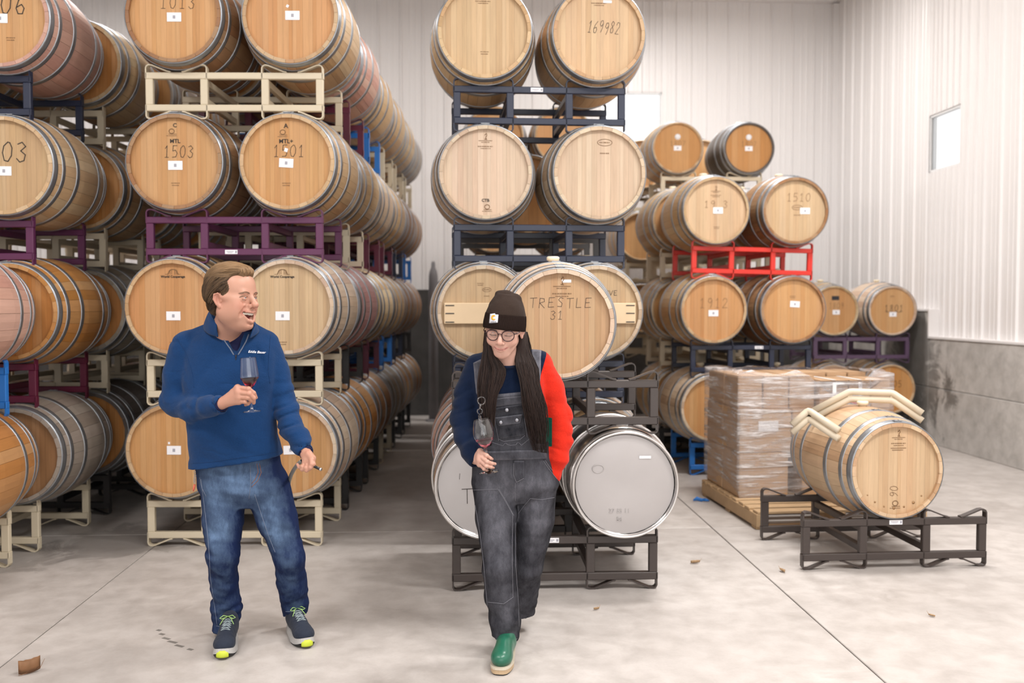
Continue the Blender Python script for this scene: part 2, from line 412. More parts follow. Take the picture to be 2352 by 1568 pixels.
# ================================================================== BARRELS
BL, RH, RBG = .93, .295, .350               # length, chime radius, bilge radius
HD = .038                                    # how deep the head sits
def RP(y): return RBG - (RBG - RH) * (2 * y / BL) ** 2
RF = RP(.35)                                 # radius where the rack frames carry it
_ws = [.185] * 10 + [.22] * 10 + [.26] * 8; _k = 2 * PI / sum(_ws); WCL = [.185 * _k, .22 * _k, .26 * _k]
def stave_mesh(w):
    h = w / 2 - .0022; T = .026; ys = [-.5, -.485, -.40, -.25, -.1, .1, .25, .40, .485, .5]; vs = []; fs = []
    for q in ys:
        y = q * BL; R = RP(y) - (.004 if abs(q) == .5 else 0); Ri = R - T + (.006 if abs(q) == .5 else 0)
        for r, a in ((R, -h), (R + .0005, 0), (R, h), (Ri, h), (Ri, -h)):
            vs.append((r * math.sin(a), y, r * math.cos(a)))
    for i in range(len(ys) - 1):
        for k in range(5):
            k2 = (k + 1) % 5; fs.append((i * 5 + k, i * 5 + k2, i * 5 + 5 + k2, i * 5 + 5 + k))
    fs += [(4, 3, 2, 1, 0), tuple((len(ys) - 1) * 5 + k for k in range(5))]
    return MB().add(vs, fs).mesh('stave', M['stave'])
ST = [stave_mesh(w) for w in WCL]
def board_meshes():
    R = RP(-BL / 2 + HD) - .0255; cuts = [-1, -.76, -.50, -.30, -.05, .12, .40, .56, .80, 1]; out = []
    for a, b in zip(cuts[:-1], cuts[1:]):
        x0, x1 = a * R + .0002, b * R - .0002; n = 6; pts = []
        xs_ = [x0 + (x1 - x0) * i / n for i in range(n + 1)]
        top = [(x, math.sqrt(max(0, R * R - x * x))) for x in xs_]
        poly = top + [(x, -z) for x, z in reversed(top)]
        pp_ = []
        for p in poly:
            if not pp_ or (Vector(p) - Vector(pp_[-1])).length > 1e-4: pp_.append(p)
        if (Vector(pp_[0]) - Vector(pp_[-1])).length < 1e-4: pp_.pop()
        m = len(pp_); cx = (x0 + x1) / 2
        vs = [(x - cx, -.011, z) for x, z in pp_] + [(x - cx, .011, z) for x, z in pp_]
        fs = [tuple(range(m)), tuple(m + i for i in reversed(range(m)))] + [(i, (i + 1) % m, m + (i + 1) % m, m + i) for i in range(m)]
        out.append((cx, MB().add(vs, fs).mesh('head_board', M['head'])))
    return out
HB = board_meshes()
def hoop_mesh(y0, y1):
    n = 4; T = .0035; pr = []
    for i in range(n + 1):
        y = y0 + (y1 - y0) * i / n; pr.append((RP(y) + T, y))
    prof = [(RP(y0) - .001, y0)] + pr + [(RP(y1) - .001, y1)]
    mb = MB().lathe(prof, 56, axis='Y'); mb.f = [f for f in mb.f if len(f) == 4]; mb.sm = [True] * len(mb.f)
    mb.box((0, (y0 + y1) / 2, RP((y0 + y1) / 2) + .004), (.05, abs(y1 - y0) * .92, .004))
    for dx in (-.014, .014): mb.box((dx, (y0 + y1) / 2, RP((y0 + y1) / 2) + .007), (.008, .008, .004))
    return mb.mesh('hoop', M['hoop'])
HP = [hoop_mesh(-.463, -.418), hoop_mesh(-.372, -.340), hoop_mesh(-.205, -.168), hoop_mesh(.168, .205), hoop_mesh(.340, .372), hoop_mesh(.418, .463)]
_p = [(0.0001, -BL/2 + HD + .012)] + [(RP(-BL/2) - .024, -BL/2 + HD + .012)] + [(RP(-BL/2) - .020, -BL/2), (RP(-BL/2) - .003, -BL/2)] + [(RP(y), y) for y in [-.455, -.35, -.22, -.1, 0, .1, .22, .35, .455]] + [(RP(BL/2) - .003, BL/2), (RP(BL/2) - .020, BL/2), (RP(BL/2) - .024, BL/2 - HD - .012), (.0001, BL/2 - HD - .012)]
BODY = MB().lathe(_p, 48, axis='Y').mesh('stave_body', M['body'])
HEADM = MB().lathe([(.0001, -.011), (RP(-BL/2 + HD) - .0245, -.011), (RP(-BL/2 + HD) - .0245, .011), (.0001, .011)], 40, axis='Y', smooth=False).mesh('head', M['head'])
CORE = MB().lathe([(.0001, -.40), (RP(-.4) - .03, -.40)] + [(RP(y) - .028, y) for y in (-.2, 0, .2)] + [(RP(.4) - .03, .40), (.0001, .40)], 24, axis='Y').mesh('lining', flat('dark_inside', (.03, .02, .012), .9))
BUNG = MB().lathe([(.024, -.02), (.026, .01), (.036, .014), (.038, .03), (.030, .036), (.0001, .036)], 16).mesh('bung', M['bung'])

TINT = dict(oak=(.47, .30, .155), honey=(.58, .305, .120), tan=(.56, .365, .19), pale=(.61, .46, .325), orange=(.52, .225, .06), amber=(.56, .27, .08), brown=(.36, .19, .085),
            grey=(.37, .31, .245), dark=(.115, .095, .085), pink=(.60, .345, .27), rose=(.55, .27, .26), straw=(.58, .41, .23), blond=(.60, .41, .235))
def jit(c, a=.06): 
    k = 1 + random.uniform(-a, a); return tuple(min(1, x * k * (1 + random.uniform(-a / 3, a / 3))) for x in c)
def barrel(center, yaw, stave='tan', head='honey', hero=False, scale=1.0, label=None, group=None, bung=True, pitch=0.0, spin=None):
    r = empty('wine_barrel', (center[0], center[1], center[2] - RBG * scale)); r.rotation_euler = (pitch, 0, yaw); r.scale = (scale,) * 3
    tag(r, label, 'barrel', group)
    sc, hc = jit(TINT[stave]), jit(TINT[head]); Z = (0, 0, RBG)
    if hero:
        seq = [0] * 10 + [1] * 10 + [2] * 8; random.shuffle(seq); a = random.uniform(0, .3) if spin is None else spin
        for q in seq:
            link('stave', ST[q], r, Z, (0, a + WCL[q] / 2, 0), jit(sc, .05)); a += WCL[q]
        for y, flip in ((-BL / 2 + HD, 0), (BL / 2 - HD, PI)):
            for x, me in HB:
                link('head_board', me, r, (x if not flip else -x, y, RBG), (0, 0, flip), jit(hc, .035))
        link('lining', CORE, r, Z)
    else:
        link('stave_body', BODY, r, Z, (0, random.uniform(0, 6), 0), sc)
        link('head', HEADM, r, (0, -BL / 2 + HD, RBG), None, hc); link('head', HEADM, r, (0, BL / 2 - HD, RBG), (0, 0, PI), hc)
    for h in HP: link('hoop', h, r, Z)
    if bung: link('bung', BUNG, r, (0, 0, 2 * RBG - .004))
    return r

# ------------------------------------------------------------------ writing on the heads
def text_mesh(s, size, bold=0.0, mat=None, sx=1.0, extrude=0.0006, spacing=1.0):
    c = bpy.data.curves.new('writing', 'FONT'); c.body = s; c.size = size; c.align_x = 'CENTER'; c.align_y = 'CENTER'; c.offset = bold; c.extrude = extrude
    c.space_character = spacing; c.resolution_u = 3
    o = bpy.data.objects.new('writing', c); COL.objects.link(o); bpy.context.view_layer.update()
    me = bpy.data.meshes.new_from_object(o.evaluated_get(bpy.context.evaluated_depsgraph_get()))
    bpy.data.objects.remove(o, do_unlink=True); bpy.data.curves.remove(c)
    for v in me.vertices: v.co.x *= sx
    me.name = 'writing'; me.materials.clear(); me.materials.append(mat or M['ink']); return me
STK = {'0': [[(.5,1),(.15,.8),(.05,.45),(.25,.05),(.6,0),(.9,.3),(.92,.7),(.7,.97),(.5,1)]], '1': [[(.2,.75),(.5,1),(.5,0)],[(.2,0),(.8,0)]], '7': [[(.05,.95),(.9,1),(.4,0)]],
 '2': [[(.1,.75),(.3,1),(.75,.95),(.85,.65),(.1,0),(.95,.02)]], '3': [[(.1,.9),(.5,1),(.85,.78),(.4,.55),(.85,.35),(.75,.05),(.35,-.03),(.05,.15)]],
 '5': [[(.85,1),(.2,1),(.15,.55),(.6,.62),(.9,.35),(.7,.05),(.1,.02)]], '6': [[(.75,1),(.3,.7),(.1,.3),(.3,.02),(.7,.02),(.85,.3),(.6,.5),(.15,.35)]],
 '8': [[(.5,.55),(.15,.75),(.4,1),(.75,.9),(.75,.7),(.2,.3),(.3,.02),(.7,.02),(.85,.25),(.5,.55)]], '9': [[(.85,.75),(.5,.5),(.15,.65),(.25,.95),(.65,1),(.85,.75),(.8,.3),(.6,0)]],
 'T': [[(0,1),(1,1.04)],[(.45,1),(.55,0)]], 'R': [[(.1,0),(.1,1),(.7,.95),(.8,.65),(.15,.5),(.9,0)]], 'E': [[(.9,1),(.1,.98),(.12,0),(.95,.03)],[(.12,.5),(.7,.52)]],
 'S': [[(.85,.9),(.4,1),(.15,.75),(.75,.4),(.7,.05),(.1,.08)]], 'L': [[(.15,1),(.15,.02),(.9,.04)]], 'I': [[(.5,1),(.5,0)]], 'N': [[(.05,0),(.1,1),(.85,0),(.9,1)]], 'V': [[(0,1),(.45,0),(.95,1)]], 'U': [[(.1,1),(.1,.2),(.5,0),(.85,.2),(.9,1)]], ' ': []}
def hand_mesh(s, h, w=None, t=.004, gap=.35, skew=0.06, mat=None, wob=.0):
    mb = MB(); w = w or h * .6; x = 0; rs = random.Random(hash(s) % 1000 if False else len(s) * 7 + ord(s[0]))
    tot = len(s) * w + (len(s) - 1) * w * gap
    for ch in s:
        dz = rs.uniform(-wob, wob) * h
        for st_ in STK.get(ch, []):
            pts = [Vector((x - tot / 2 + px * w + py * h * skew, (py - .5) * h + dz, 0)) for px, py in st_]
            for a, b in zip(pts[:-1], pts[1:]):
                d = (b - a)
                if d.length < 1e-6: continue
                n = Vector((-d.y, d.x, 0)).normalized() * t / 2; e = d.normalized() * t * .4
                mb.add([a - e + n, b + e + n, b + e - n, a - e - n], [(0, 3, 2, 1)])
        x += w * (1 + gap)
    return mb.mesh('writing', mat or M['ink'])
CARD = MB().box((0, 0, 0), (.088, .055, .0015)).mesh('card', M['card']); CARDM = MB().box((0, 0, .0012), (.016, .02, .0008)).mesh('print', M['cardmark'])
def put(b, me, x, z, name='writing', tilt=0.0, proud=.0, sc=1.0):
    """fix a flat mark on the front head at x right, z up from its centre"""
    o = link(name, me, b, (x, -BL / 2 + HD - .0125 - proud, RBG + z)); o.rotation_euler = (PI / 2, tilt, 0); o.scale = (sc,) * 3; return o
def card(b, x, z, tilt=0.0, sc=1.0):
    o = put(b, CARD, x, z, 'label_card', tilt, .001, sc); p = link('print', CARDM, o); return o
def bars(rows, mat=None, name='stamp'):
    """small unreadable stamp lines: rows of (x, z, w, h)"""
    mb = MB()
    for x, z, w, h in rows: mb.box((x, z, 0), (w, h, .0006))
    return mb.mesh(name, mat or M['faint'])
def cooper_stamp(kind):
    mb = MB()
    rs = random.Random(3)
    def line(z, w, h, n):
        x = -w / 2
        while x < w / 2:
            q = rs.uniform(.25, .8) * h * 1.2; mb.box((x, z, 0), (q, h * rs.uniform(.6, 1), .0006)); x += q + h * .35
    if kind == 'bird':
        mb.tube([(-.004, .035, 0), (.006, .046, 0), (.010, .034, 0), (.002, .022, 0), (.004, .008, 0)], .0022, 5); mb.tube([(-.006, .010, 0), (.010, .008, 0)], .002, 5)
        mb.box((0, 0, 0), (.086, .003, .0006)); line(-.010, .05, .006, 8); line(-.036, .09, .007, 14); line(-.049, .06, .005, 8)
    elif kind == 'oval':
        mb.tube([(.047 * math.cos(a * PI / 16), .021 * math.sin(a * PI / 16), 0) for a in range(32)], .0016, 4, closed=True); line(0, .068, .009, 9); line(-.068, .055, .008, 7)
    elif kind == 'house':
        mb.tube([(-.03, -.012, 0), (-.022, .010, 0), (-.008, .018, 0), (.012, .018, 0), (.024, .010, 0), (.032, -.012, 0)], .0022, 5)
        for x in (-.018, -.008, .012, .022): mb.box((x, .002, 0), (.003, .030, .0006))
        mb.box((-.038, -.012, 0), (.02, .003, .0006)); mb.box((.038, -.012, 0), (.02, .003, .0006))
    elif kind == 'tail':
        line(.006, .05, .006, 6); line(-.008, .042, .006, 5)
    elif kind == 'ring':
        mb.tube([(.016 * math.cos(a * PI / 8), .014 * math.sin(a * PI / 8), 0) for a in range(16)], .0022, 5, closed=True); mb.box((.004, -.018, 0), (.05, .003, .0006)); line(-.028, .062, .005, 9)
    return mb.mesh('stamp', M['faint'])
STAMP = {k: cooper_stamp(k) for k in ('bird', 'oval', 'house', 'tail', 'ring')}

# ================================================================== RACKS
RW, RD, RT, RBm = 1.11, .70, .290, .050
PITCHZ = RT + 2 * RF - RBm
def cyl_path(pts): return pts
def loop_pts(x_leg, x_tip, top):
    s = 1 if x_tip > x_leg else -1
    if top: return [(x_leg, 0, .25), (x_leg, 0, .318), (x_leg + s * .006, 0, .330), (x_leg + s * .018, 0, .336), (x_leg + s * .038, 0, .334), (x_tip - s * .01, 0, .296), (x_tip + s * .01, 0, .292)]
    return [(x_leg, 0, .09), (x_leg, 0, .020), (x_leg + s * .006, 0, .009), (x_leg + s * .018, 0, .004), (x_leg + s * .038, 0, .005), (x_tip - s * .01, 0, .044), (x_tip + s * .01, 0, .048)]
LOOPS = [(s * .549, s * .405) for s in (-1, 1)] + [(s * .172, s * .316) for s in (-1, 1)]
def _m(fn, name):
    mb = MB(); fn(mb); return mb.mesh(name, M['rack'])
RAILM = _m(lambda m: m.box((0, 0, 0), (RW, .04, .041), bev=.004), 'rail')
POSTM = _m(lambda m: m.box((0, 0, .17), (.046, .036, .16), bev=.004), 'post')
BARM = _m(lambda m: m.box((0, RD / 2, 0), (.036, RD - .04, .040), bev=.004), 'side_bar')
LOOPM = [( _m(lambda m, a=a, b=b: m.strap(loop_pts(a, b, True), .040, .008, (0, 1, 0)), 'cradle_strap'), _m(lambda m, a=a, b=b: m.strap(loop_pts(a, b, False), .040, .008, (0, 1, 0)), 'foot_strap')) for a, b in LOOPS]
def _frame(m):
    m.box((0, 0, RT - .0205), (RW, .04, .041)); m.box((0, 0, RBm + .0205), (RW, .04, .041))
    for x in (-.53, -.19, .19, .53): m.box((x, 0, .17), (.046, .036, .16))
    for a, b in LOOPS: m.strap(loop_pts(a, b, True), .040, .008, (0, 1, 0)); m.strap(loop_pts(a, b, False), .040, .008, (0, 1, 0))
FRAMEM = _m(_frame, 'end_frame')
PAINT = dict(cream=(.62, .54, .40), purple=(.105, .022, .075), maroon=(.11, .012, .035), navy=(.018, .024, .050), black=(.02, .018, .018), brown=(.050, .038, .034), blue=(.022, .17, .55), red=(.66, .030, .018), mauve=(.095, .055, .105))
PAINTWORD = dict(cream='cream', purple='plum purple', maroon='maroon', navy='navy blue', black='black', brown='dark brown', blue='bright blue', red='red', mauve='dusty purple')
STICK = MB().box((0, 0, 0), (.078, .0012, .026)).mesh('sticker', M['card'])
STICKP = MB().box((-.008, -.0009, .002), (.045, .0006, .004)).box((.03, -.0009, 0), (.012, .0006, .014)).box((-.008, -.0009, -.005), (.03, .0006, .003)).mesh('print', M['cardmark'])
def rack(pos, yaw, color, hero=False, label=None, group=None, roll=0.0, sticker=None):
    r = empty('barrel_rack', pos, rot=(0, roll, yaw)); tag(r, label, 'rack', group); c = PAINT[color]
    if hero:
        for y in (0, RD):
            link('top_rail', RAILM, r, (0, y, RT - .0205), None, c); link('bottom_rail', RAILM, r, (0, y, RBm + .0205), None, c)
            for x in (-.53, -.19, .19, .53): link('post', POSTM, r, (x, y, 0), None, c)
            for a, b in LOOPM: link('cradle_strap', a, r, (0, y, 0), None, c); link('foot_strap', b, r, (0, y, 0), None, c)
    else:
        for y in (0, RD): link('end_frame', FRAMEM, r, (0, y, 0), None, c)
    for x in (-.19, .19):
        for z in (.235, .115): link('side_bar', BARM, r, (x, .0, z), None, c)
    if sticker is not None:
        s = link('sticker', STICK, r, (sticker[0], -.0215, sticker[1])); link('print', STICKP, s)
    return r
# ================================================================== STACKS
class Stack:
    def __init__(s, origin, yaw_deg, pitch=1.05, pz=PITCHZ, sp=.358, rise=0.0, shift=0.0, byaw=0.0, lean=0.0):
        s.pz, s.sp, s.rise, s.shift, s.byaw, s.lean = pz, sp, rise, shift, byaw, lean; s.o = Vector((origin[0], origin[1], 0)); s.yaw = math.radians(yaw_deg); s.p = pitch; s.R = Matrix.Rotation(s.yaw, 3, 'Z')
    def at(s, x, y, z): return s.o + s.R @ Vector((x, y, z))
    def barrel(s, k, lvl, col, dx=0, dy=0, dyaw=0, dz=0, **kw):
        x = {-1: -s.sp, 1: s.sp, 0: 0}[col] + s.shift + s.lean * (lvl - 3)
        jx, jy = random.uniform(-.008, .008), random.uniform(-.02, .02)
        return barrel(s.at(x + dx + jx, k * s.p + RD / 2 + dy + jy, RT + RF + s.rise + lvl * s.pz + dz), s.yaw + math.radians(dyaw + s.byaw + random.uniform(-.8, .8)), **kw)
    def rack(s, k, lvl, color, dx=0, dy=0, dz=0, **kw):
        return rack(s.at(dx + s.lean * (lvl - 3), k * s.p + dy, lvl * s.pz + dz), s.yaw, color, **kw)
LV = ['bottom', 'second', 'third', 'top']; ORD = ['front', 'second', 'third', 'fourth', 'fifth', 'sixth', 'seventh', 'rearmost']
TN = dict(honey='honey', tan='tan', pale='pale', orange='orange', amber='amber', brown='brown', grey='greyed', dark='dark weathered', pink='pinkish', rose='wine-stained rosy', straw='straw-coloured', blond='blond')

# ---- stack at the far left edge (its right-hand column shows)
L0 = Stack((-3.485, 5.90), 0, 1.05, shift=.035, byaw=4.0); g0 = 'barrels of the stack at the left edge'; q0 = 'racks of the stack at the left edge'
l0 = {(0, 3): ('pink', 'honey'), (1, 3): ('tan', 'orange'), (2, 3): ('grey', 'amber'), (3, 3): ('tan', 'amber'),
      (0, 2): ('blond', 'tan'), (1, 2): ('tan', 'orange'), (2, 2): ('tan', 'amber'), (3, 2): ('tan', 'amber'),
      (-1, 1): ('pink', 'amber'), (0, 1): ('amber', 'orange'), (1, 1): ('grey', 'orange'), (2, 1): ('grey', 'orange'), (3, 1): ('tan', 'orange'),
      (-1, 0): ('orange', 'honey'), (0, 0): ('grey', 'brown'), (1, 0): ('dark', 'orange'), (2, 0): ('dark', 'brown'), (3, 0): ('grey', 'brown')}
B0 = {}
for (k, l), (s_, h_) in l0.items():
    n = k if l > 1 else k + 1
    B0[k, l] = L0.barrel(k, l, 1, stave=s_, head=h_, hero=(k <= 1), bung=False, group=g0,
        label=f'{TN[s_]} oak barrel, {LV[l]} tier, {ORD[n]} in the left-edge stack')
for (k, l), h_ in {(0, 3): 'honey', (0, 2): 'tan', (0, 1): 'amber', (0, 0): 'brown', (1, 3): 'tan', (1, 2): 'tan', (1, 1): 'amber', (1, 0): 'brown', (2, 1): 'amber', (2, 0): 'brown', (3, 1): 'amber', (3, 0): 'brown'}.items():
    L0.barrel(k, l, -1, stave=h_, head=h_, bung=False, group=g0, label=f'{TN[h_]} barrel, hidden left row, {LV[l]} tier, {ORD[k]} in the left-edge stack')
c0 = {(0, 3): 'navy', (1, 3): 'cream', (2, 3): 'cream', (0, 2): 'purple', (1, 2): 'cream', (2, 2): 'cream', (-1, 1): 'blue', (0, 1): 'maroon', (1, 1): 'cream', (2, 1): 'cream', (-1, 0): 'cream', (0, 0): 'cream', (1, 0): 'black', (2, 0): 'black', (3, 3): 'cream', (3, 2): 'cream', (3, 1): 'cream', (3, 0): 'black'}
for (k, l), c in c0.items():
    L0.rack(k, l, c, hero=(k <= 0), group=q0, label=f'{PAINTWORD[c]} steel rack under the {LV[l]} tier, {ORD[k + 1 if l < 2 else k]} in the left-edge stack')

# ---- main left stack, two barrels wide and six deep
L1 = Stack((-1.733, 6.05), .7, 1.05, pz=.896, sp=.354, rise=.012, shift=.008, lean=.009); g1 = 'barrels of the big left stack'; q1 = 'racks of the big left stack'
l1 = {(0, 3, -1): ('brown', 'honey'), (0, 3, 1): ('tan', 'honey'), (0, 2, -1): ('brown', 'honey'), (0, 2, 1): ('tan', 'honey'),
      (0, 1, -1): ('tan', 'honey'), (0, 1, 1): ('pale', 'blond'), (0, 0, -1): ('tan', 'honey'), (0, 0, 1): ('pale', 'honey'),
      (1, 3, 1): ('pink', 'honey'), (2, 3, 1): ('tan', 'honey'), (3, 3, 1): ('tan', 'amber'), (4, 3, 1): ('tan', 'honey'), (5, 3, 1): ('grey', 'blond'),
      (1, 2, 1): ('tan', 'honey'), (2, 2, 1): ('pale', 'brown'), (3, 2, 1): ('tan', 'orange'), (4, 2, 1): ('brown', 'orange'), (5, 2, 1): ('brown', 'orange'),
      (1, 1, 1): ('rose', 'tan'), (2, 1, 1): ('straw', 'honey'), (3, 1, 1): ('tan', 'amber'), (4, 1, 1): ('brown', 'orange'), (5, 1, 1): ('brown', 'brown'),
      (1, 0, 1): ('amber', 'tan'), (2, 0, 1): ('brown', 'orange'), (3, 0, 1): ('grey', 'brown'), (4, 0, 1): ('brown', 'brown'), (5, 0, 1): ('brown', 'brown'),
      (1, 3, -1): ('tan', 'amber'), (2, 3, -1): ('tan', 'honey'), (1, 2, -1): ('grey', 'orange'), (2, 2, -1): ('tan', 'orange'), (1, 1, -1): ('grey', 'brown'), (2, 1, -1): ('tan', 'orange'),
      (1, 0, -1): ('grey', 'brown'), (2, 0, -1): ('dark', 'brown'), (3, 3, -1): ('tan', 'honey'), (3, 2, -1): ('tan', 'honey'), (3, 1, -1): ('dark', 'brown'), (3, 0, -1): ('dark', 'brown')}
B1 = {}
names1 = {(0, 3, -1): 'oak barrel marked 1013, top tier front of the big left stack', (0, 3, 1): 'oak barrel with only a white card, top right front of the big left stack',
 (0, 2, -1): 'oak barrel marked C, MTL and 1503 in the big left stack', (0, 2, 1): 'oak barrel marked A, MTL+ and 1501 in the big left stack',
 (0, 1, -1): "two-toned oak barrel head behind the laughing man's face, on cream rack", (0, 1, 1): "blond oak barrel right of the laughing man's head, stamped at the top",
 (0, 0, -1): "oak barrel on the floor rack behind the man's bent elbow", (0, 0, 1): "oak barrel on the floor rack behind the man's lowered hand"}
for (k, l, c), (s_, h_) in l1.items():
    side = 'right' if c == 1 else 'left'
    B1[k, l, c] = L1.barrel(k, l, c, stave=s_, head=h_, hero=(k == 0 or (k == 1 and c == 1)), bung=(k > 3), group=g1,
        label=names1.get((k, l, c), f'{TN[s_]} oak barrel, {LV[l]} tier, {ORD[k]} in the {side} row, big left stack'))
c1 = {3: ['cream', 'maroon', 'blue', 'cream', 'cream', 'cream'], 2: ['purple', 'cream', 'maroon', 'maroon', 'navy', 'blue'], 1: ['cream', 'black', 'maroon', 'blue', 'navy', 'black'], 0: ['cream', 'black', 'black', 'cream', 'black', 'black']}
for l, cs in c1.items():
    for k, c in enumerate(cs):
        L1.rack(k, l, c, hero=(k == 0), group=q1, sticker=(-.02, RBm + .02) if (k, l) == (0, 2) else None,
            label=f'{PAINTWORD[c]} steel rack under the {LV[l]} tier, {ORD[k]} deep in the big left stack')
# markings
def mark_lines(b, items):
    for me, x, z in items: put(b, me, x, z)
b = B1[0, 3, -1]; put(b, hand_mesh('1013', .075, .04, .0030, .45), .02, .078); card(b, .0, -.012)
b = B1[0, 3, 1]; card(b, .01, .005)
card_small = MB().box((0, 0, 0), (.025, .028, .001)).mesh('torn_paper', M['card']); put(b, card_small, -.02, .062, 'torn_paper', .5, 0, .6)
b = B1[0, 2, -1]
for s, z, h, bo in (('C', .225, .034, .0008), ('MTL', .128, .034, .0008)): put(b, text_mesh(s, h, bo), -.0, z)
put(b, STAMP['ring'], -.02, .19); put(b, hand_mesh('1503', .072, .036, .0035, .35), .02, .065); card(b, .0, -.02); put(b, STAMP['tail'], 0, -.135)
b = B1[0, 2, 1]
for s, z, h, bo in (('A', .222, .040, .0008), ('MTL+', .128, .036, .0008)): put(b, text_mesh(s, h, bo), -.01, z)
put(b, STAMP['ring'], -.03, .185); put(b, hand_mesh('1501', .072, .038, .0035, .35), .005, .07); card(b, -.01, -.005, .06); put(b, card_small, -.01, .075, 'torn_paper', .3, .001, .8); put(b, STAMP['tail'], -.01, -.135)
for key, dx in (((0, 1, -1), 0), ((0, 1, 1), -.03)):
    b = B1[key]; put(b, STAMP['house'], dx, .215); put(b, text_mesh('World Cooperage', .020, .0006), dx, .188); card(b, dx, -.055); put(b, STAMP['tail'], dx, -.225)
b = B1[0, 0, -1]; card(b, .0, -.0); put(b, card_small, -.03, .045, 'torn_paper', 0, .001, .5)
b = B1[0, 0, 1]; card(b, -.0, .0, -.03)
b = B0[0, 3]; put(b, hand_mesh('06', .115, .062, .006, .35), .075, .085); card(b, .0, -.0); put(b, STAMP['tail'], .06, -.12)
b = B0[0, 2]; put(b, hand_mesh('03', .115, .062, .006, .35), .06, .085); card(b, .0, -.03)

# ---- centre stack
CB = Stack((.232, 5.11), 2.6); C2 = Stack((.177, 6.20), 4.4); C3 = Stack((.12, 7.4), 1.5, 1.05); C4 = Stack((.17, 9.9), 1.5)
gc = 'barrels of the centre stack'; qc = 'racks of the centre stack'
DPZ = .838       # the drums are a little slimmer than barrels
rack(CB.at(0, 0, 0), CB.yaw, 'brown', True, 'dark brown steel rack on the floor behind the woman, carrying two steel drums', qc, sticker=(-.02, RT - .02))
rack(CB.at(.0, .0, DPZ), CB.yaw, 'brown', True, 'dark brown steel rack on top of the two steel drums', qc)
trestle = barrel(CB.at(.015, RD / 2 - .02, DPZ + RT + RF * .97 - .004), CB.yaw, 'pale', 'oak', True, scale=.97, label='oak barrel lettered TRESTLE 31 behind the woman, alone on a brown rack', group=gc)
put(trestle, STAMP['bird'], .01, .20, sc=1.1); put(trestle, hand_mesh('TRESTLE', .052, .036, .0026, .38, .12, wob=.12, mat=M['pencil']), .0, .11); put(trestle, hand_mesh('31', .045, .03, .0024, .3, .1, mat=M['pencil']), -.02, .045)
put(trestle, MB().box((0, 0, 0), (.05, .016, .001)).mesh('sticker', M['card']), .035, .228, 'sticker')
def drum(center, yaw, label, mark):
    R, L_ = .300, .90; r = empty('steel_drum', (center[0], center[1], center[2] - R)); r.rotation_euler = (0, 0, yaw); tag(r, label, 'drum', 'steel drums on the brown rack'); Z = (0, 0, R)
    prof = [(.268, -L_/2 + .02), (.272, -L_/2), (.281, -L_/2 - .004), (.285, -L_/2 + .006), (.284, -L_/2 + .02), (.281, -L_/2 + .03)]
    prof += [(.283 + .017 * (1 - (2 * y / .84) ** 2), y) for y in (-.42, -.3, -.2, -.1, 0, .1, .2, .3, .42)] + [(.285, L_/2 - .02), (.281, L_/2), (.268, L_/2 - .015)]
    MB().lathe(prof, 64, axis='Y').build('shell', M['steel'], r, loc=Z)
    for y in (-.16, .16): MB().tube([(.3035 * math.cos(a * PI / 32), y, .3035 * math.sin(a * PI / 32)) for a in range(64)], .007, 8, closed=True).build('rolling_hoop', M['steel'], r, loc=Z)
    hd = [(.0001, .016), (.13, .012), (.22, .016), (.262, .020), (.275, .020)]
    for y, q in ((-L_/2, 0), (L_/2, PI)):
        MB().lathe([(a, b) for a, b in hd], 64, axis='Y').build('head', M['steelhead'], r, loc=(0, y, R), rot=(0, 0, q))
        MB().tube([(.277 * math.cos(a * PI / 40), 0, .277 * math.sin(a * PI / 40)) for a in range(80)], .0075, 8, closed=True).build('rim', M['steel'], r, loc=(0, y, R))
    y = -L_/2 + .0115
    def fx(me, x, z, n='writing'): return link(n, me, r, (x, y, R + z), (PI / 2, 0, 0))
    if mark: fx(hand_mesh('T', .075, .06, .0035), -.112, -.055).location.y -= .001; fx(hand_mesh('I', .03, .02, .002), -.15, .05)
    else:
        s = fx(MB().box((0, 0, 0), (.062, .014, .001)).mesh('sticker', M['card']), .105, .145, 'sticker'); s.location.y -= .002
        fx(text_mesh('27 55 11', .032, 0, M['steelhead'], extrude=.0025), -.03, -.14, 'embossing'); fx(text_mesh('54', .032, 0, M['steelhead'], extrude=.0025), -.03, -.185, 'embossing')
        MB().tube([(.03 * math.cos(a * PI / 16), 0, .022 * math.sin(a * PI / 16)) for a in range(32)], .002, 6, closed=True).build('plug_ring', M['steelhead'], r, loc=(-.145, y, R + .085))
    return r
drum(CB.at(-.362, RD / 2 - .01, RT + .292), CB.yaw, 'stainless steel drum marked T, left of the woman on the brown floor rack', True)
drum(CB.at(.362, RD / 2 - .01, RT + .292), CB.yaw, 'stainless steel drum with grey head, right of the woman on the brown floor rack', False)
BC = {}
cc = {(3, -1): ('tan', 'blond', 'pale oak barrel at the top left of the centre stack, stamped'), (3, 1): ('tan', 'blond', 'oak barrel marked 169982 at the top right of the centre stack'),
      (2, -1): ('pale', 'pale', 'pale oak barrel, left of the pair under the top pair, centre stack'), (2, 1): ('pale', 'pale', 'pale oak barrel with oval stamp, right of the second pair, centre stack'),
      (1, -1): ('pale', 'blond', 'oak barrel braced with a pine plank, left behind the woman'), (1, 1): ('pale', 'blond', 'oak barrel braced with a pine plank, right behind the TRESTLE barrel'),
      (0, -1): ('pink', 'tan', 'pinkish oak barrel behind the left steel drum'), (0, 1): ('pale', 'tan', 'pale oak barrel behind the right steel drum')}
for (l, c), (s_, h_, lb) in cc.items():
    BC[l, c] = C2.barrel(0, l, c, stave=s_, head=h_, hero=True, group=gc, label=lb, bung=(l < 2), spin=.05)
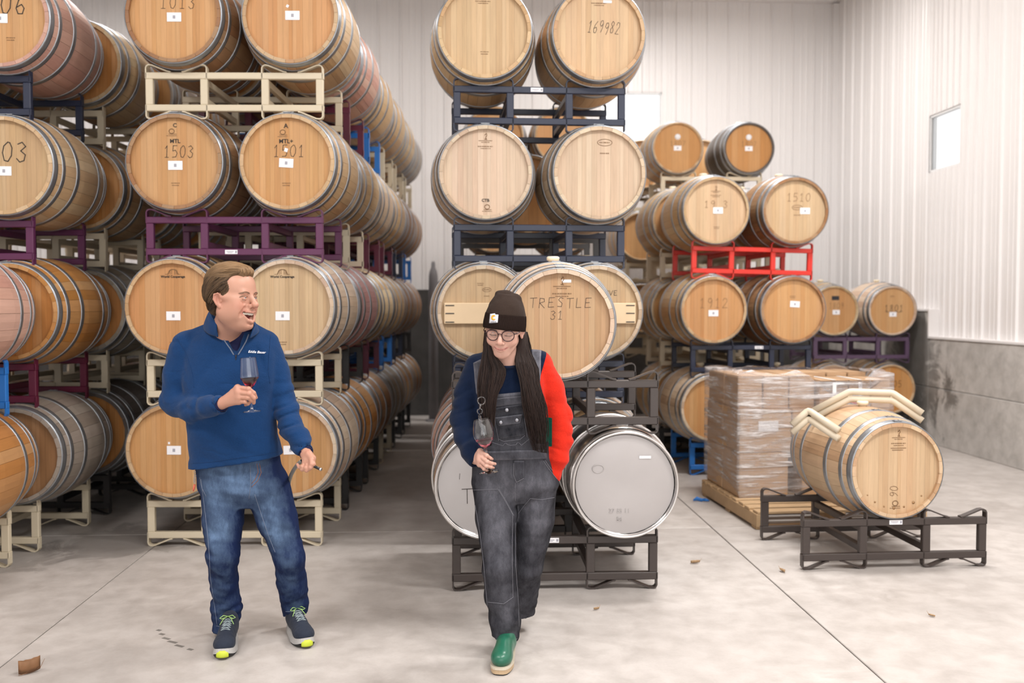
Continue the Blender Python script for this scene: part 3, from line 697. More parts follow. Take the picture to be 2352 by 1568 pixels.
for l, c in ((3, 'navy'), (2, 'navy'), (1, 'navy'), (0, 'black')):
    C2.rack(0, l, c, hero=(l > 0), group=qc, sticker=(-.02, RT - .02) if l == 3 else None, label=f'{PAINTWORD[c]} steel rack under the {LV[l]} tier of the centre stack')
b = BC[3, -1]; put(b, STAMP['bird'], -.01, .225); put(b, MB().box((0, 0, 0), (.05, .014, .001)).mesh('sticker', M['card']), .03, .232, 'sticker'); put(b, STAMP['tail'], 0, -.13)
b = BC[3, 1]; put(b, STAMP['bird'], -.0, .23); put(b, MB().box((0, 0, 0), (.055, .016, .001)).mesh('sticker', M['card']), .055, .205, 'sticker'); put(b, hand_mesh('169982', .075, .026, .0028, .35, .1, wob=.12), .03, .045, tilt=.12)
b = BC[2, -1]; put(b, STAMP['bird'], -.0, .20); put(b, text_mesh('CTB', .026, .0006), .0, -.175); put(b, STAMP['ring'], .01, -.215)
b = BC[2, 1]; put(b, STAMP['oval'], .035, .195)
b = BC[1, -1]; put(b, STAMP['tail'], -.02, .175, sc=.8); put(b, STAMP['oval'], .02, .14, sc=.6)
b = BC[1, 1]; put(b, hand_mesh('NNVE', .03, .022, .003, .3), .08, .12)
for key in ((1, -1), (1, 1)):          # pine brace planks with dark wedges
    b = BC[key]; y = -BL / 2 + HD - .026
    MB().box((0, 0, 0), (.50, .026, .132), bev=.003).build('brace_plank', M['pine'], b, loc=(0, y, RBG - .01))
    for s in (-1, 1):
        for z in (-.055, .0, .05): MB().box((s * .215, -.0145, z), (.055, .003, .006)).build('notch', M['paperblack'], b, loc=(0, y, RBG - .01))
# further back in the centre row
far = [(C3, 0, 2, 0, 'tan', 'honey', 'tan oak barrel seen in the gap between the two pairs of the centre stack'),
       (C3, 0, 0, -1, 'pink', 'tan', 'pinkish oak barrel, bottom tier, second behind the left steel drum'), (C3, 0, 0, 1, 'tan', 'tan', 'tan oak barrel, bottom tier, second behind the right steel drum'),
       (C3, 1, 0, -1, 'pale', 'tan', 'pale oak barrel, bottom tier, third behind the left steel drum'), (C3, 1, 0, 1, 'tan', 'tan', 'tan oak barrel, bottom tier, third behind the right steel drum'),
       (C3, 0, 1, -1, 'tan', 'tan', 'tan oak barrel hidden behind the left plank-braced barrel'), (C3, 0, 1, 1, 'tan', 'tan', 'tan oak barrel hidden behind the right plank-braced barrel'),
       (C3, 1, 1, -1, 'tan', 'tan', 'tan oak barrel, second tier, third back behind the left plank-braced barrel'), (C3, 1, 1, 1, 'tan', 'tan', 'tan oak barrel, second tier, third back behind the right plank-braced barrel'),
       (C4, 1, 0, -1, 'tan', 'tan', 'rearmost oak barrel on the floor tier, left, of the centre row'), (C4, 1, 0, 1, 'tan', 'tan', 'rearmost oak barrel on the floor tier, right, of the centre row'),
       (C4, 1, 1, -1, 'tan', 'tan', 'rearmost oak barrel on the second tier, left, of the centre row'), (C4, 1, 1, 1, 'tan', 'tan', 'rearmost oak barrel on the second tier, right, of the centre row'),
       (C4, 0, 3, -1, 'tan', 'honey', 'distant oak barrel, left one seen below the top navy rack'), (C4, 0, 3, 1, 'tan', 'honey', 'distant oak barrel, right one seen below the top navy rack'),
       (C4, 0, 2, -1, 'tan', 'honey', 'distant oak barrel, left one seen through the lower navy rack'), (C4, 0, 2, 1, 'tan', 'honey', 'distant oak barrel, right one seen through the lower navy rack'),
       (C4, 0, 1, -1, 'tan', 'honey', 'distant oak barrel, second tier left, rear of the centre row'), (C4, 0, 1, 1, 'tan', 'honey', 'distant oak barrel, second tier right at the rear of the centre row'),
       (C4, 0, 0, -1, 'tan', 'tan', 'distant oak barrel, bottom tier left at the rear of the centre row'), (C4, 0, 0, 1, 'tan', 'tan', 'distant oak barrel, bottom tier right at the rear of the centre row')]
for S, k, l, c, s_, h_, lb in far:
    S.barrel(k, l, c, stave=s_, head=h_, group=gc, label=lb)
for S, k, l, c, lb in ((C3, 0, 2, 'black', 'black steel rack under the tan barrel in the centre gap'), (C3, 0, 1, 'black', 'black steel rack, second tier behind the plank-braced barrels'), (C3, 0, 0, 'black', 'black steel rack on the floor, second behind the steel drums'), (C3, 1, 0, 'black', 'black steel rack on the floor, third behind the steel drums'),
                   (C3, 1, 1, 'black', 'black steel rack, second tier, third back in the centre row'), (C4, 1, 0, 'black', 'rearmost black steel rack on the floor of the centre row'), (C4, 1, 1, 'black', 'rearmost black steel rack on the second tier of the centre row'),
                   (C4, 0, 3, 'maroon', 'maroon steel rack, top tier at the rear of the centre row'), (C4, 0, 2, 'black', 'black steel rack, third tier at the rear of the centre row'), (C4, 0, 1, 'black', 'black steel rack, second tier at the rear of the centre row'), (C4, 0, 0, 'black', 'black steel rack on the floor at the rear of the centre row')):
    S.rack(k, l, c, group=qc, label=lb)

# ---- right stacks
R1 = Stack((2.15, 8.62), 4.0); R1b = Stack((2.03, 9.60), 3.0); R2 = Stack((2.17, 10.5), 2.0); R3 = Stack((3.92, 10.75), 4.0, sp=.332); R4 = Stack((1.95, 11.85), 2.0)
gr = 'barrels of the right stack'; qr = 'racks of the right stack'
BR = {}
rr = [(R1, 0, 2, -1, 'tan', 'blond', 'oak barrel with a white card above the left half of the red rack'), (R1, 0, 2, 1, 'brown', 'blond', 'oak barrel marked 1510 above the right half of the red rack'),
      (R1, 0, 1, -1, 'tan', 'honey', 'oak barrel marked 1912 under the left half of the red rack'), (R1, 0, 1, 1, 'brown', 'honey', 'oak barrel with a tilted card under the right half of the red rack'),
      (R1, 0, 0, -1, 'pale', 'honey', 'pale barrel half hidden by the wrapped pallet, bottom of the right stack'), (R1, 0, 0, 1, 'tan', 'honey', 'oak barrel hidden behind the wrapped pallet'),
      (R1b, 0, 2, -1, 'tan', 'honey', 'tan oak barrel, third tier, just behind the left one above the red rack'), (R1b, 0, 2, 1, 'tan', 'honey', 'tan oak barrel, third tier, between the two above the red rack'),
      (R1b, 0, 1, -1, 'straw', 'amber', 'straw-coloured oak barrel, second tier, left behind the one marked 1912'), (R1b, 0, 1, 1, 'tan', 'amber', 'tan oak barrel, second tier, between the two under the red rack'),
      (R1b, 0, 0, -1, 'tan', 'amber', 'tan oak barrel on the floor tier, second behind the wrapped pallet left'), (R1b, 0, 0, 1, 'tan', 'amber', 'tan oak barrel on the floor tier, second behind the wrapped pallet right'),
      (R2, 0, 3, -1, 'tan', 'amber', 'oak barrel with oval stamp and card, left of the top pair at the right'), (R2, 0, 3, 1, 'dark', 'amber', 'oak barrel with oval stamp and card, right of the top pair at the right'),
      (R2, 0, 2, -1, 'tan', 'honey', 'oak barrel, third tier left, under the top pair at the right'), (R2, 0, 2, 1, 'tan', 'honey', 'oak barrel, third tier right, under the top pair at the right'),
      (R2, 0, 1, -1, 'tan', 'honey', 'oak barrel, second tier left, under the top pair at the right'), (R2, 0, 1, 1, 'tan', 'honey', 'oak barrel, second tier right, under the top pair at the right'),
      (R2, 0, 0, -1, 'tan', 'honey', 'oak barrel, floor tier left, under the top pair at the right'), (R2, 0, 0, 1, 'tan', 'honey', 'oak barrel, floor tier right, under the top pair at the right'),
      (R4, 0, 3, -1, 'tan', 'honey', 'tan oak barrel just behind the left of the top pair at the right'), (R4, 0, 3, 1, 'tan', 'honey', 'tan oak barrel just behind the right of the top pair at the right'),
      (R4, 0, 2, -1, 'straw', 'honey', 'rearmost straw-coloured oak barrel, third tier of the right stack'), (R4, 0, 1, -1, 'straw', 'honey', 'rearmost straw-coloured oak barrel, second tier of the right stack'),
      (R3, 0, 1, -1, 'straw', 'honey', 'oak barrel with a black sticker and card on the dusty purple rack'), (R3, 0, 1, 1, 'pale', 'honey', 'oak barrel marked 1801 on the dusty purple rack'),
      (R3, 0, 0, -1, 'tan', 'amber', 'oak barrel on the floor under the dusty purple rack, behind the pallet'), (R3, 0, 0, 1, 'tan', 'amber', 'oak barrel marked 1805 on the floor by the stained concrete wall')]
for S, k, l, c, s_, h_, lb in rr:
    BR[id(S), l, c] = S.barrel(k, l, c, stave=s_, head=h_, hero=(S is R1), group=gr, label=lb, dx=(.03 * c if S is R2 and l == 3 else 0), scale=(.93 if S in (R2, R3) else 1), dz=(-.02 if S in (R2, R3) else 0))
for S, l, c, lb, kw in ((R1, 2, 'red', 'bright red steel rack in the right stack', dict(roll=.02, hero=True)), (R1, 1, 'navy', 'navy blue steel rack under the barrel marked 1912', dict(hero=True, sticker=(.07, RT - .02))), (R1, 0, 'blue', 'bright blue steel rack on the floor left of the wrapped pallet', dict(hero=True)),
     (R1b, 2, 'cream', 'cream steel rack, third tier, behind the red rack', {}), (R1b, 1, 'cream', 'cream steel rack, second tier, behind the navy rack with a sticker', {}), (R1b, 0, 'black', 'black steel rack on the floor behind the bright blue rack', {}),
     (R2, 3, 'cream', 'cream steel rack under the top pair at the right', {}), (R2, 2, 'cream', 'cream steel rack, third tier, under the top pair at the right', {}), (R2, 1, 'cream', 'cream steel rack, second tier, under the top pair at the right', {}), (R2, 0, 'black', 'black steel rack on the floor under the top pair at the right', {}),
     (R4, 3, 'cream', 'rearmost cream steel rack, top tier of the right stack', {}), (R4, 2, 'cream', 'rearmost cream steel rack, third tier of the right stack', {}), (R4, 1, 'cream', 'rearmost cream steel rack, second tier of the right stack', {}),
     (R3, 1, 'mauve', 'dusty purple steel rack by the concrete wall', {}), (R3, 0, 'black', 'black steel rack on the floor under the dusty purple rack', {})):
    S.rack(0, l, c, group=qr, label=lb, **kw)
b = BR[id(R1), 2, -1]; put(b, STAMP['bird'], 0, .17); put(b, hand_mesh('19 3', .06, .04, .004, .4, mat=M['faint']), .0, .055); card(b, .02, .0); put(b, STAMP['tail'], .01, -.15)
b = BR[id(R1), 2, 1]; put(b, hand_mesh('1510', .07, .042, .004, .35, mat=M['faint']), .03, .12); put(b, STAMP['oval'], .02, .03); card(b, .09, .0)
b = BR[id(R1), 1, -1]; put(b, hand_mesh('1912', .085, .05, .004, .35, mat=M['faint']), .0, .06); card(b, .0, -.03)
b = BR[id(R1), 1, 1]; put(b, STAMP['tail'], .0, .115); card(b, .02, .05, .06)
for c in (-1, 1):
    b = BR[id(R2), 3, c]; put(b, MB().lathe([(.034, 0), (.034, .001), (.0001, .001)], 20).mesh('round_sticker', M['card']), .0, .13, 'round_sticker'); put(b, hand_mesh('1807', .055, .035, .0035, .35, mat=M['faint']), .0, .055); card(b, 0, 0)
b = BR[id(R3), 1, -1]; put(b, MB().box((0, 0, 0), (.09, .05, .001)).mesh('black_sticker', M['paperblack']), .02, .15, 'black_sticker'); put(b, hand_mesh('1809', .07, .035, .004, .35, mat=M['faint']), .03, .06); card(b, .03, -.02)
b = BR[id(R3), 1, 1]; put(b, hand_mesh('1801', .075, .045, .005, .35), .02, .03); put(b, MB().box((0, 0, 0), (.19, .004, .001)).mesh('underline', M['ink']), .02, -.018, 'underline'); card(b, .01, -.045); put(b, STAMP['tail'], 0, .17)
b = BR[id(R3), 0, 1]; put(b, hand_mesh('1805', .075, .045, .005, .35), .02, .06); put(b, STAMP['oval'], 0, .17)
# ================================================================== PALLET, CARTONS, FILM
M['pallet'] = speckle('pallet_wood', (.50, .34, .19), .65, .25, 7, .15)
t = NT('cardboard'); n = t.noise(t.coord(), 3, 3); n2 = t.noise(t.coord(scale=(1, 1, 60)), 4, 2); oi = t.n('ShaderNodeObjectInfo')
t.set(Base_Color=t.mix(t.math('ADD', t.math('MULTIPLY', n, .5), t.math('MULTIPLY', oi.outputs['Random'], .4)), (.40, .245, .135), (.52, .345, .20)), Roughness=.7); t.bump(n2, .05, .001); M['carton'] = t.m
M['tape'] = flat('packing_tape', (.46, .31, .17), .25); M['redtape'] = flat('red_tape', (.60, .02, .03), .3); M['white'] = flat('white_plastic', (.82, .82, .83), .35)
py = math.radians(6.3); PR = Matrix.Rotation(py, 3, 'Z'); PO = Vector((1.53, 7.68, 0)) + PR @ Vector((.61, -.62, 0))
pal = empty('pallet', PO, py); tag(pal, 'wooden pallet with bare front slats, under the film-wrapped cartons', 'pallet')
PLX, PLY = 1.22, 1.22
for x in (-.59, 0, .59): MB().box((0, 0, 0), (.045, PLY, .09), bev=.004).build('stringer', M['pallet'], pal, loc=(x, 0, .063))
dk = MB().box((0, 0, 0), (PLX, .094, .018), bev=.003).mesh('deck_board', M['pallet'])
for i in range(9): link('deck_board', dk, pal, (random.uniform(-.008, .008), -PLY / 2 + .05 + i * .14, .117), (0, 0, random.uniform(-.006, .006)))
for y in (-.55, 0, .55): link('bottom_board', dk, pal, (0, y, .009))
def loc_p(x, y, z): return PO + PR @ Vector((x, y, z))
def carton(x0, x1, y0, y1, z0, z1, label, tape=True):
    w, d, h = x1 - x0 - .004, y1 - y0 - .004, z1 - z0 - .003
    r = empty('carton', loc_p((x0 + x1) / 2, (y0 + y1) / 2, z0), py + random.uniform(-.006, .006)); tag(r, label, 'box', 'cartons on the pallet')
    MB().box((0, 0, h / 2), (w, d, h), bev=.006).build('box', M['carton'], r)
    f = MB()                                   # top flaps meeting in the middle
    for s in (-1, 1): f.box((0, s * d / 4, h + .0015), (w - .006, d / 2 - .003, .003))
    f.build('flap', M['carton'], r)
    if tape: MB().box((0, -d / 2 - .0008, h - .05), (.05, .0012, .10)).box((0, 0, h + .0036), (.05, d, .001)).build('tape', M['tape'], r)
    return r
z = .128; PW_ = ['left', 'centre', 'right']
X0, X1, Y0, Y1 = -.575, .575, -.15, .60
for j, (a, b) in enumerate(((X0, -.20), (-.10, .22), (.23, X1))):
    for i, (c, d) in enumerate(((Y0, .22), (.23, Y1))):
        carton(a, b, c, d, z, z + .33, f'brown carton, bottom layer {PW_[j]}, {"front" if i == 0 else "back"} of the wrapped pallet load')
for j, (a, b) in enumerate(((X0, -.18), (-.175, .21), (.215, X1))):
    for i, (c, d) in enumerate(((Y0, .22), (.23, Y1))):
        q = carton(a, b, c, d, z + .33, z + .64, f'brown carton, middle layer {PW_[j]}, {"front" if i == 0 else "back"} of the wrapped pallet load')
        if i == 0 and j < 2:
            MB().box((.02, -.1875, .19), (.15, .0012, .075)).build('shipping_label', M['white'], q)
top = [(X0 + .01, -.38), (-.375, -.18), (-.175, .02), (.03, .25), (.255, .42), (.425, X1)]
for j, (a, b) in enumerate(top):
    for i, (c, d) in enumerate(((Y0 + (.0 if j > 2 else .06), .22), (.23, Y1))):
        q = carton(a, b, c, d, z + .64, z + .88 - (.03 if j > 2 and i == 0 else 0), f'narrow carton in the top layer of the wrapped load, {ORD[j] if j else "first"} from the left, {"front" if i == 0 else "back"}', False)
        if i == 0 and j in (3, 4): MB().box((0, -.19 , .10), (.028, .0014, .19)).box((0, -.0, .2130), (.028, .37, .0014)).build('strap', M['white'], q)
        if i == 0 and j == 3: MB().box((.10, -.190, .035), (.26, .0012, .028)).build('red_tape', M['redtape'], q)
# stretch film: a thin shell around the load, wrinkled sideways
t = NT('stretch_film'); c = t.coord(scale=(1.2, 1.2, 16)); n = t.noise(c, 2.6, 5, .65, .5); n2 = t.noise(t.coord(scale=(2, 2, 2.5)), 1.6, 3)
tr_ = t.n('ShaderNodeBsdfTransparent'); tr_.inputs[0].default_value = (.97, .96, .965, 1); mx = t.n('ShaderNodeMixShader')
haze = t.math('MULTIPLY', t.ramp(t.math('ADD', t.math('MULTIPLY', n, .75), t.math('MULTIPLY', n2, .35)), [(.42, (.10,) * 3), (.58, (.34,) * 3), (.68, (.95,) * 3)]), 1.0)
t.set(Base_Color=(.80, .78, .79), Roughness=.12); t.b.inputs['Specular IOR Level'].default_value = .9; t.bump(n, 1.0, .03)
t.l(haze, mx.inputs[0]); t.l(tr_.outputs[0], mx.inputs[1]); t.l(t.b.outputs[0], mx.inputs[2]); t.l(mx.outputs[0], t.t.nodes['Material Output'].inputs['Surface']); M['film'] = t.m
def film():
    nu, nv = 96, 34; vs = []; fs = []; e = .018
    hx, hy = (X1 - X0) / 2 + e, (Y1 - Y0) / 2 + e; cy = (Y0 + Y1) / 2; zt, zb = .128 + .90, .10
    rs = random.Random(5)
    for j in range(nv + 1):
        v = j / nv; zz = zb + (zt - zb) * v
        for i in range(nu):
            u = i / nu * 4; s = int(u); q = u - s
            cs = [(-hx, -hy), (hx, -hy), (hx, hy), (-hx, hy), (-hx, -hy)]
            x = cs[s][0] + (cs[s + 1][0] - cs[s][0]) * q; y = cs[s][1] + (cs[s + 1][1] - cs[s][1]) * q
            b = .014 * math.sin(PI * q); k = 1 + (.012 * math.sin(v * 23 + s * 2.1 + q * 3) + .008 * math.sin(v * 61 + q * 5 + s)) * math.sin(PI * q) - .05 * max(0, .12 - v) / .12
            x -= 0 if s in (0, 2) else (b if cs[s][0] > 0 else -b); y -= 0 if s in (1, 3) else (b * (-1 if cs[s][1] < 0 else 1))
            zz2 = zz
            if j == nv: zz2 += .012 * math.sin(i * .9) + rs.uniform(-.008, .012) - (.17 * max(0, math.sin(PI * (q - .45) / .5)) if s == 0 and q > .45 else 0)
            if j == nv - 1 and s == 0 and q > .45: zz2 -= .15 * max(0, math.sin(PI * (q - .45) / .5))
            if j == 0: zz2 += rs.uniform(-.006, .02)
            vs.append((x * k, cy + y * k, zz2))
    for j in range(nv):
        for i in range(nu):
            i2 = (i + 1) % nu; fs.append((j * nu + i, j * nu + i2, (j + 1) * nu + i2, (j + 1) * nu + i))
    # folded-over top lip
    base = len(vs)
    for i in range(nu):
        x, y, zz = vs[nv * nu + i]; vs.append((x * .86, cy + (y - cy) * .82, zz + (.004 if zz > .9 else -.02) + rs.uniform(-.006, .006)))
    for i in range(nu):
        i2 = (i + 1) % nu; fs.append((nv * nu + i, nv * nu + i2, base + i2, base + i))
    o = MB().add(vs, fs, True).build('stretch_film', M['film'], None, loc=PO, rot=(0, 0, py)); tag(o, 'clear stretch film wrapped round the cartons on the pallet', 'plastic film'); return o
film()
tp = MB(); tp.tube([(-.05, 0, .012), (-.02, .012, .022), (.015, -.004, .014), (.05, .008, .020)], [.006, .018, .014, .006], 7, flat=.3)
tp.tube([(.02, 0, .01), (.05, -.02, .018), (.075, -.01, .008)], [.005, .012, .004], 7, flat=.3)
o = tp.build('tape_scrap', flat('blue_tape', (.02, .16, .50), .5), None, loc=G(1607, 1152)); tag(o, 'crumpled scrap of blue tape on the floor beside the pallet', 'tape')

# ================================================================== FRONT RIGHT RACK AND BARREL
g_l, g_r = G(1846, 1306), G(2256, 1299)
FRo = (g_l + g_r) / 2; fyaw = math.atan2(g_r.y - g_l.y, g_r.x - g_l.x) + math.radians(.8)
FR = Matrix.Rotation(fyaw, 3, 'Z')
rack(FRo, fyaw, 'brown', True, 'dark brown steel rack in front at the right, holding one new barrel', 'single racks on the open floor', sticker=(.0, RT - .02))
bc = P(2063, 1077, 5.50); nb_yaw = math.radians(6.5)
nb = barrel(bc + Matrix.Rotation(nb_yaw, 3, 'Z') @ Vector((0, BL / 2 * .95, .0)), nb_yaw, 'blond', 'blond', True, .945, 'new pale oak barrel with bent tubes on top, front right', 'barrels on the open floor', spin=.1)
nb.location.z = RT + .0 - (RBG - RH) * .945 + .004
put(nb, STAMP['bird'], .015, .20); put(nb, bars([(0, -.02, .10, .004), (-.005, -.032, .07, .004)]), .015, .155)
put(nb, hand_mesh('06', .05, .03, .003, .2, mat=M['faint']), -.01, -.13, tilt=PI / 2); put(nb, STAMP['ring'], -.0, -.205, sc=1.1)
stain = MB()
for i in range(7):
    a = math.radians(-140 + i * 16); stain.lathe([(random.uniform(.004, .010), 0), (.0001, .0005)], 9, M=Matrix.Translation((.235 * math.cos(a), .235 * math.sin(a) , 0)))
put(nb, stain.mesh('stain', flat('wine_drip', (.40, .235, .11), .6)), .0, .0, 'stain')
M['tube'] = speckle('cream_tube_paint', (.64, .55, .42), .35, .08, 8)
def bent(name_pts, r, label, dz):
    o = empty('bent_tube_rest', name_pts[0]); tag(o, label, 'tube', 'bent tubes on the new barrel')
    base = Vector(name_pts[0])
    for k in range(2):
        pts = [Vector(p) - base - Vector((0, 0, dz * k)) for p in name_pts]; sm = []
        for i, p in enumerate(pts):
            if i in (0, len(pts) - 1): sm.append(p)
            else:
                a, b = (pts[i - 1] - p).normalized(), (pts[i + 1] - p).normalized()
                for q in (.035, .016): sm.append(p + a * q + (b * 0))
                sm.append(p + (a + b) * .004)
                for q in (.016, .035): sm.append(p + b * q)
        MB().tube(sm, r, 14).build('tube', M['tube'], o)
    e = pts = None
    a, b = Vector(name_pts[1]) - base, Vector(name_pts[-2]) - base
    for p in (a, b): MB().box(p - Vector((0, 0, dz / 2)), (.03, .012, dz)).build('weld_plate', M['tube'], o)
    return o
bent([P(1868, 943, 6.02), P(1952, 899, 5.98), P(2050, 902, 5.92), P(2119, 949, 5.84)], .0205, 'longer cream bent double tube lying across the top of the new barrel', .046)
bent([P(1819, 975, 5.80), P(1857, 942, 5.80), P(1927, 988, 5.62)], .0205, 'shorter cream bent double tube on the left shoulder of the new barrel', .050)

# ================================================================== small things on the floor
M['leaf'] = speckle('dry_leaf', (.22, .105, .045), .7, .3, 20)
M['leafpale'] = speckle('tan_leaf', (.36, .23, .12), .7, .3, 20)
def leaf(pos, L_, rz, curl, label, wid=.45, mat='leafpale'):
    n, m = 9, 5; vs = []; fs = []
    for i in range(n):
        u = i / (n - 1)
        w = wid * L_ * math.sin(PI * min(1, u * .95 + .05)) ** .8 * (1 + .35 * math.sin(u * 19))
        for j in range(m):
            v = j / (m - 1) - .5
            vs.append(((u - .5) * L_, v * w, .004 + curl * abs(v) ** 1.3 * L_ * 1.6 + .10 * L_ * (u - .45) ** 2 * 4 * curl))
    for i in range(n - 1):
        for j in range(m - 1): fs.append((i * m + j, i * m + j + 1, (i + 1) * m + j + 1, (i + 1) * m + j))
    r = empty('dry_leaf', pos, rz); tag(r, label, 'leaf', 'dry leaves on the floor')
    b = MB().add(vs, fs, True).build('blade', M[mat], r); sd = b.modifiers.new('s', 'SOLIDIFY'); sd.thickness = .0012
    MB().tube([(-.5 * L_, 0, .006), (-.1 * L_, 0, .008), (.5 * L_, 0, .01 + .1 * curl * L_), (.72 * L_, .06 * L_, .02 + .35 * L_ * curl)], [.0012, .0016, .0012, .0008], 6).build('stem', M[mat], r)
leaf(G(68, 1548), .085, .75, 1.0, 'curled brown leaf on the floor at the bottom left corner', .30, 'leaf')
leaf(G(1597, 1294), .06, .3, .35, 'tan leaf on the floor between the pallet and the steel drum')
leaf(G(1797, 1313), .055, 1.8, .3, 'small tan leaf on the floor left of the front right rack')
leaf(G(1370, 1401), .03, .4, .5, 'tiny dark leaf scrap on the floor right of the woman')
leaf(G(2140, 1416), .035, 2.2, .3, 'tiny pale leaf scrap on the floor at lower right')
M['mark'] = flat('rubber_scuff', (.17, .155, .14), .8)
for (x, y, w) in ((365, 1447, .025), (372, 1456, .03), (382, 1466, .045), (396, 1474, .055), (412, 1483, .05), (437, 1491, .03)):
    p = G(x, y); o = MB().box((0, 0, 0), (w, .018, .0006), bev=.0002).build('scuff_mark', M['mark'], fl); o.location = p + Vector((0, 0, .0003)); o.rotation_euler = (0, 0, -.5)
# ================================================================== SCULPTING FIELD (signed distances -> one smooth mesh)
def _v(p): return np.array(p, dtype=np.float32)
class Field:
    def __init__(s, lo, hi, h):
        s.h = h; s.lo = _v(lo); n = np.ceil((_v(hi) - s.lo) / h).astype(int) + 1; s.n = n
        s.ax = [s.lo[i] + np.arange(n[i], dtype=np.float32) * h for i in range(3)]
        s.F = np.full(n, .05, dtype=np.float32)
    def sub(s, lo, hi):
        sl = []
        for i in range(3):
            a = int(max(0, math.floor((lo[i] - s.lo[i]) / s.h))); b = int(min(s.n[i], math.ceil((hi[i] - s.lo[i]) / s.h) + 1))
            if b <= a: return None
            sl.append(slice(a, b))
        return tuple(sl)
    def pts(s, sl):
        return s.ax[0][sl[0]][:, None, None], s.ax[1][sl[1]][None, :, None], s.ax[2][sl[2]][None, None, :]
    def op(s, d, sl, k, mode):
        A = s.F[sl]
        if mode == 'cut': d = -d; h_ = np.clip(.5 - .5 * (d - A) / k, 0, 1) if k > 0 else None
        if k <= 0: s.F[sl] = np.minimum(A, d) if mode == 'add' else np.maximum(A, d); return s
        if mode == 'add':
            h_ = np.clip(.5 + .5 * (A - d) / k, 0, 1); s.F[sl] = A + (d - A) * h_ - k * h_ * (1 - h_)
        else:
            h_ = np.clip(.5 - .5 * (A - d) / k, 0, 1); s.F[sl] = A + (d - A) * h_ + k * h_ * (1 - h_)
        return s
    def cone(s, a, b, r1, r2, k=.01, mode='add', fold=None):
        a, b = _v(a), _v(b); R = max(r1, r2) + k * 1.5 + .03
        sl = s.sub(np.minimum(a, b) - R, np.maximum(a, b) + R)
        if sl is None: return s
        x, y, z = s.pts(sl); d = b - a; L2 = float(d @ d) + 1e-12
        t = np.clip(((x - a[0]) * d[0] + (y - a[1]) * d[1] + (z - a[2]) * d[2]) / L2, 0, 1)
        D = np.sqrt((x - a[0] - t * d[0]) ** 2 + (y - a[1] - t * d[1]) ** 2 + (z - a[2] - t * d[2]) ** 2) - (r1 + (r2 - r1) * t)
        if fold is not None: D = D - fold(x, y, z, t)
        return s.op(D, sl, k, mode)
    def chain(s, pts, rs, k=.01, mode='add', fold=None):
        for i in range(len(pts) - 1): s.cone(pts[i], pts[i + 1], rs[i], rs[i + 1], k, mode, fold)
        return s
    def ell(s, c, r, k=.01, mode='add', M_=None):
        c, r = _v(c), _v(r); R = float(max(r)) + k * 1.5 + .03
        sl = s.sub(c - R, c + R)
        if sl is None: return s
        x, y, z = s.pts(sl); x, y, z = x - c[0], y - c[1], z - c[2]
        if M_ is not None:
            m = np.array(M_.to_3x3().inverted(), dtype=np.float32)
            x, y, z = m[0, 0] * x + m[0, 1] * y + m[0, 2] * z, m[1, 0] * x + m[1, 1] * y + m[1, 2] * z, m[2, 0] * x + m[2, 1] * y + m[2, 2] * z
        k0 = np.sqrt((x / r[0]) ** 2 + (y / r[1]) ** 2 + (z / r[2]) ** 2) + 1e-6
        k1 = np.sqrt((x / r[0] ** 2) ** 2 + (y / r[1] ** 2) ** 2 + (z / r[2] ** 2) ** 2) + 1e-6
        return s.op(k0 * (k0 - 1) / k1, sl, k, mode)
    def loft(s, rows, k=.01, mode='add', fold=None, yaw=0.0):
        """rows: (z, cx, cy, a, b) from high to low or low to high"""
        rows = sorted(rows); zs = _v([r[0] for r in rows]); m = .05 + k
        lo = (min(r[1] - r[3] for r in rows) - m, min(r[2] - max(r[3], r[4]) for r in rows) - m, zs[0] - m); hi = (max(r[1] + r[3] for r in rows) + m, max(r[2] + max(r[3], r[4]) for r in rows) + m, zs[-1] + m)
        sl = s.sub(lo, hi)
        if sl is None: return s
        x, y, z = s.pts(sl); zz = z.ravel()
        def ip(i):
            # smooth (cubic-ish) interpolation through rows
            v = _v([r[i] for r in rows]); f = np.interp(zz, zs, v); dz = .012
            f = (np.interp(zz - dz, zs, v) + 2 * f + np.interp(zz + dz, zs, v)) / 4
            return f[None, None, :].astype(np.float32)
        cx, cy, a, b = ip(1), ip(2), ip(3), ip(4)
        dx, dy = x - cx, y - cy
        if yaw: c_, s_ = math.cos(yaw), math.sin(yaw); dx, dy = dx * c_ + dy * s_, -dx * s_ + dy * c_
        p = 2.35; q = ((np.abs(dx / a)) ** p + (np.abs(dy / b)) ** p) ** (1 / p) + 1e-6
        g = np.sqrt((dx / (a * a)) ** 2 + (dy / (b * b)) ** 2) + 1e-6; D = np.clip((q - 1) * q / g * 1.0, -.2, .2)
        D = np.maximum(D, np.maximum(z - zs[-1], zs[0] - z))
        if fold is not None: D = D - fold(x, y, z, None)
        return s.op(D, sl, k, mode)
    def plane_cut(s, p, n):
        """remove everything on the side the normal points to"""
        p, n = _v(p), _v(n); n = n / np.linalg.norm(n); x, y, z = s.pts((slice(None),) * 3)
        s.F = np.maximum(s.F, (x - p[0]) * n[0] + (y - p[1]) * n[1] + (z - p[2]) * n[2]); return s
    def smooth(s, n=1):
        for _ in range(n):
            F = s.F
            for ax in range(3):
                G_ = F.copy(); a = [slice(None)] * 3; b = [slice(None)] * 3; c = [slice(None)] * 3
                a[ax] = slice(1, -1); b[ax] = slice(0, -2); c[ax] = slice(2, None)
                G_[tuple(a)] = .5 * F[tuple(a)] + .25 * (F[tuple(b)] + F[tuple(c)]); F = G_
            s.F = F
        return s
    def front(s, x, z):
        """y of the foremost surface at x, z"""
        i = int(round((x - s.lo[0]) / s.h)); k = int(round((z - s.lo[2]) / s.h)); w = np.where(s.F[i, :, k] < 0)[0]
        return float(s.ax[1][w[0]]) if len(w) else 0.0
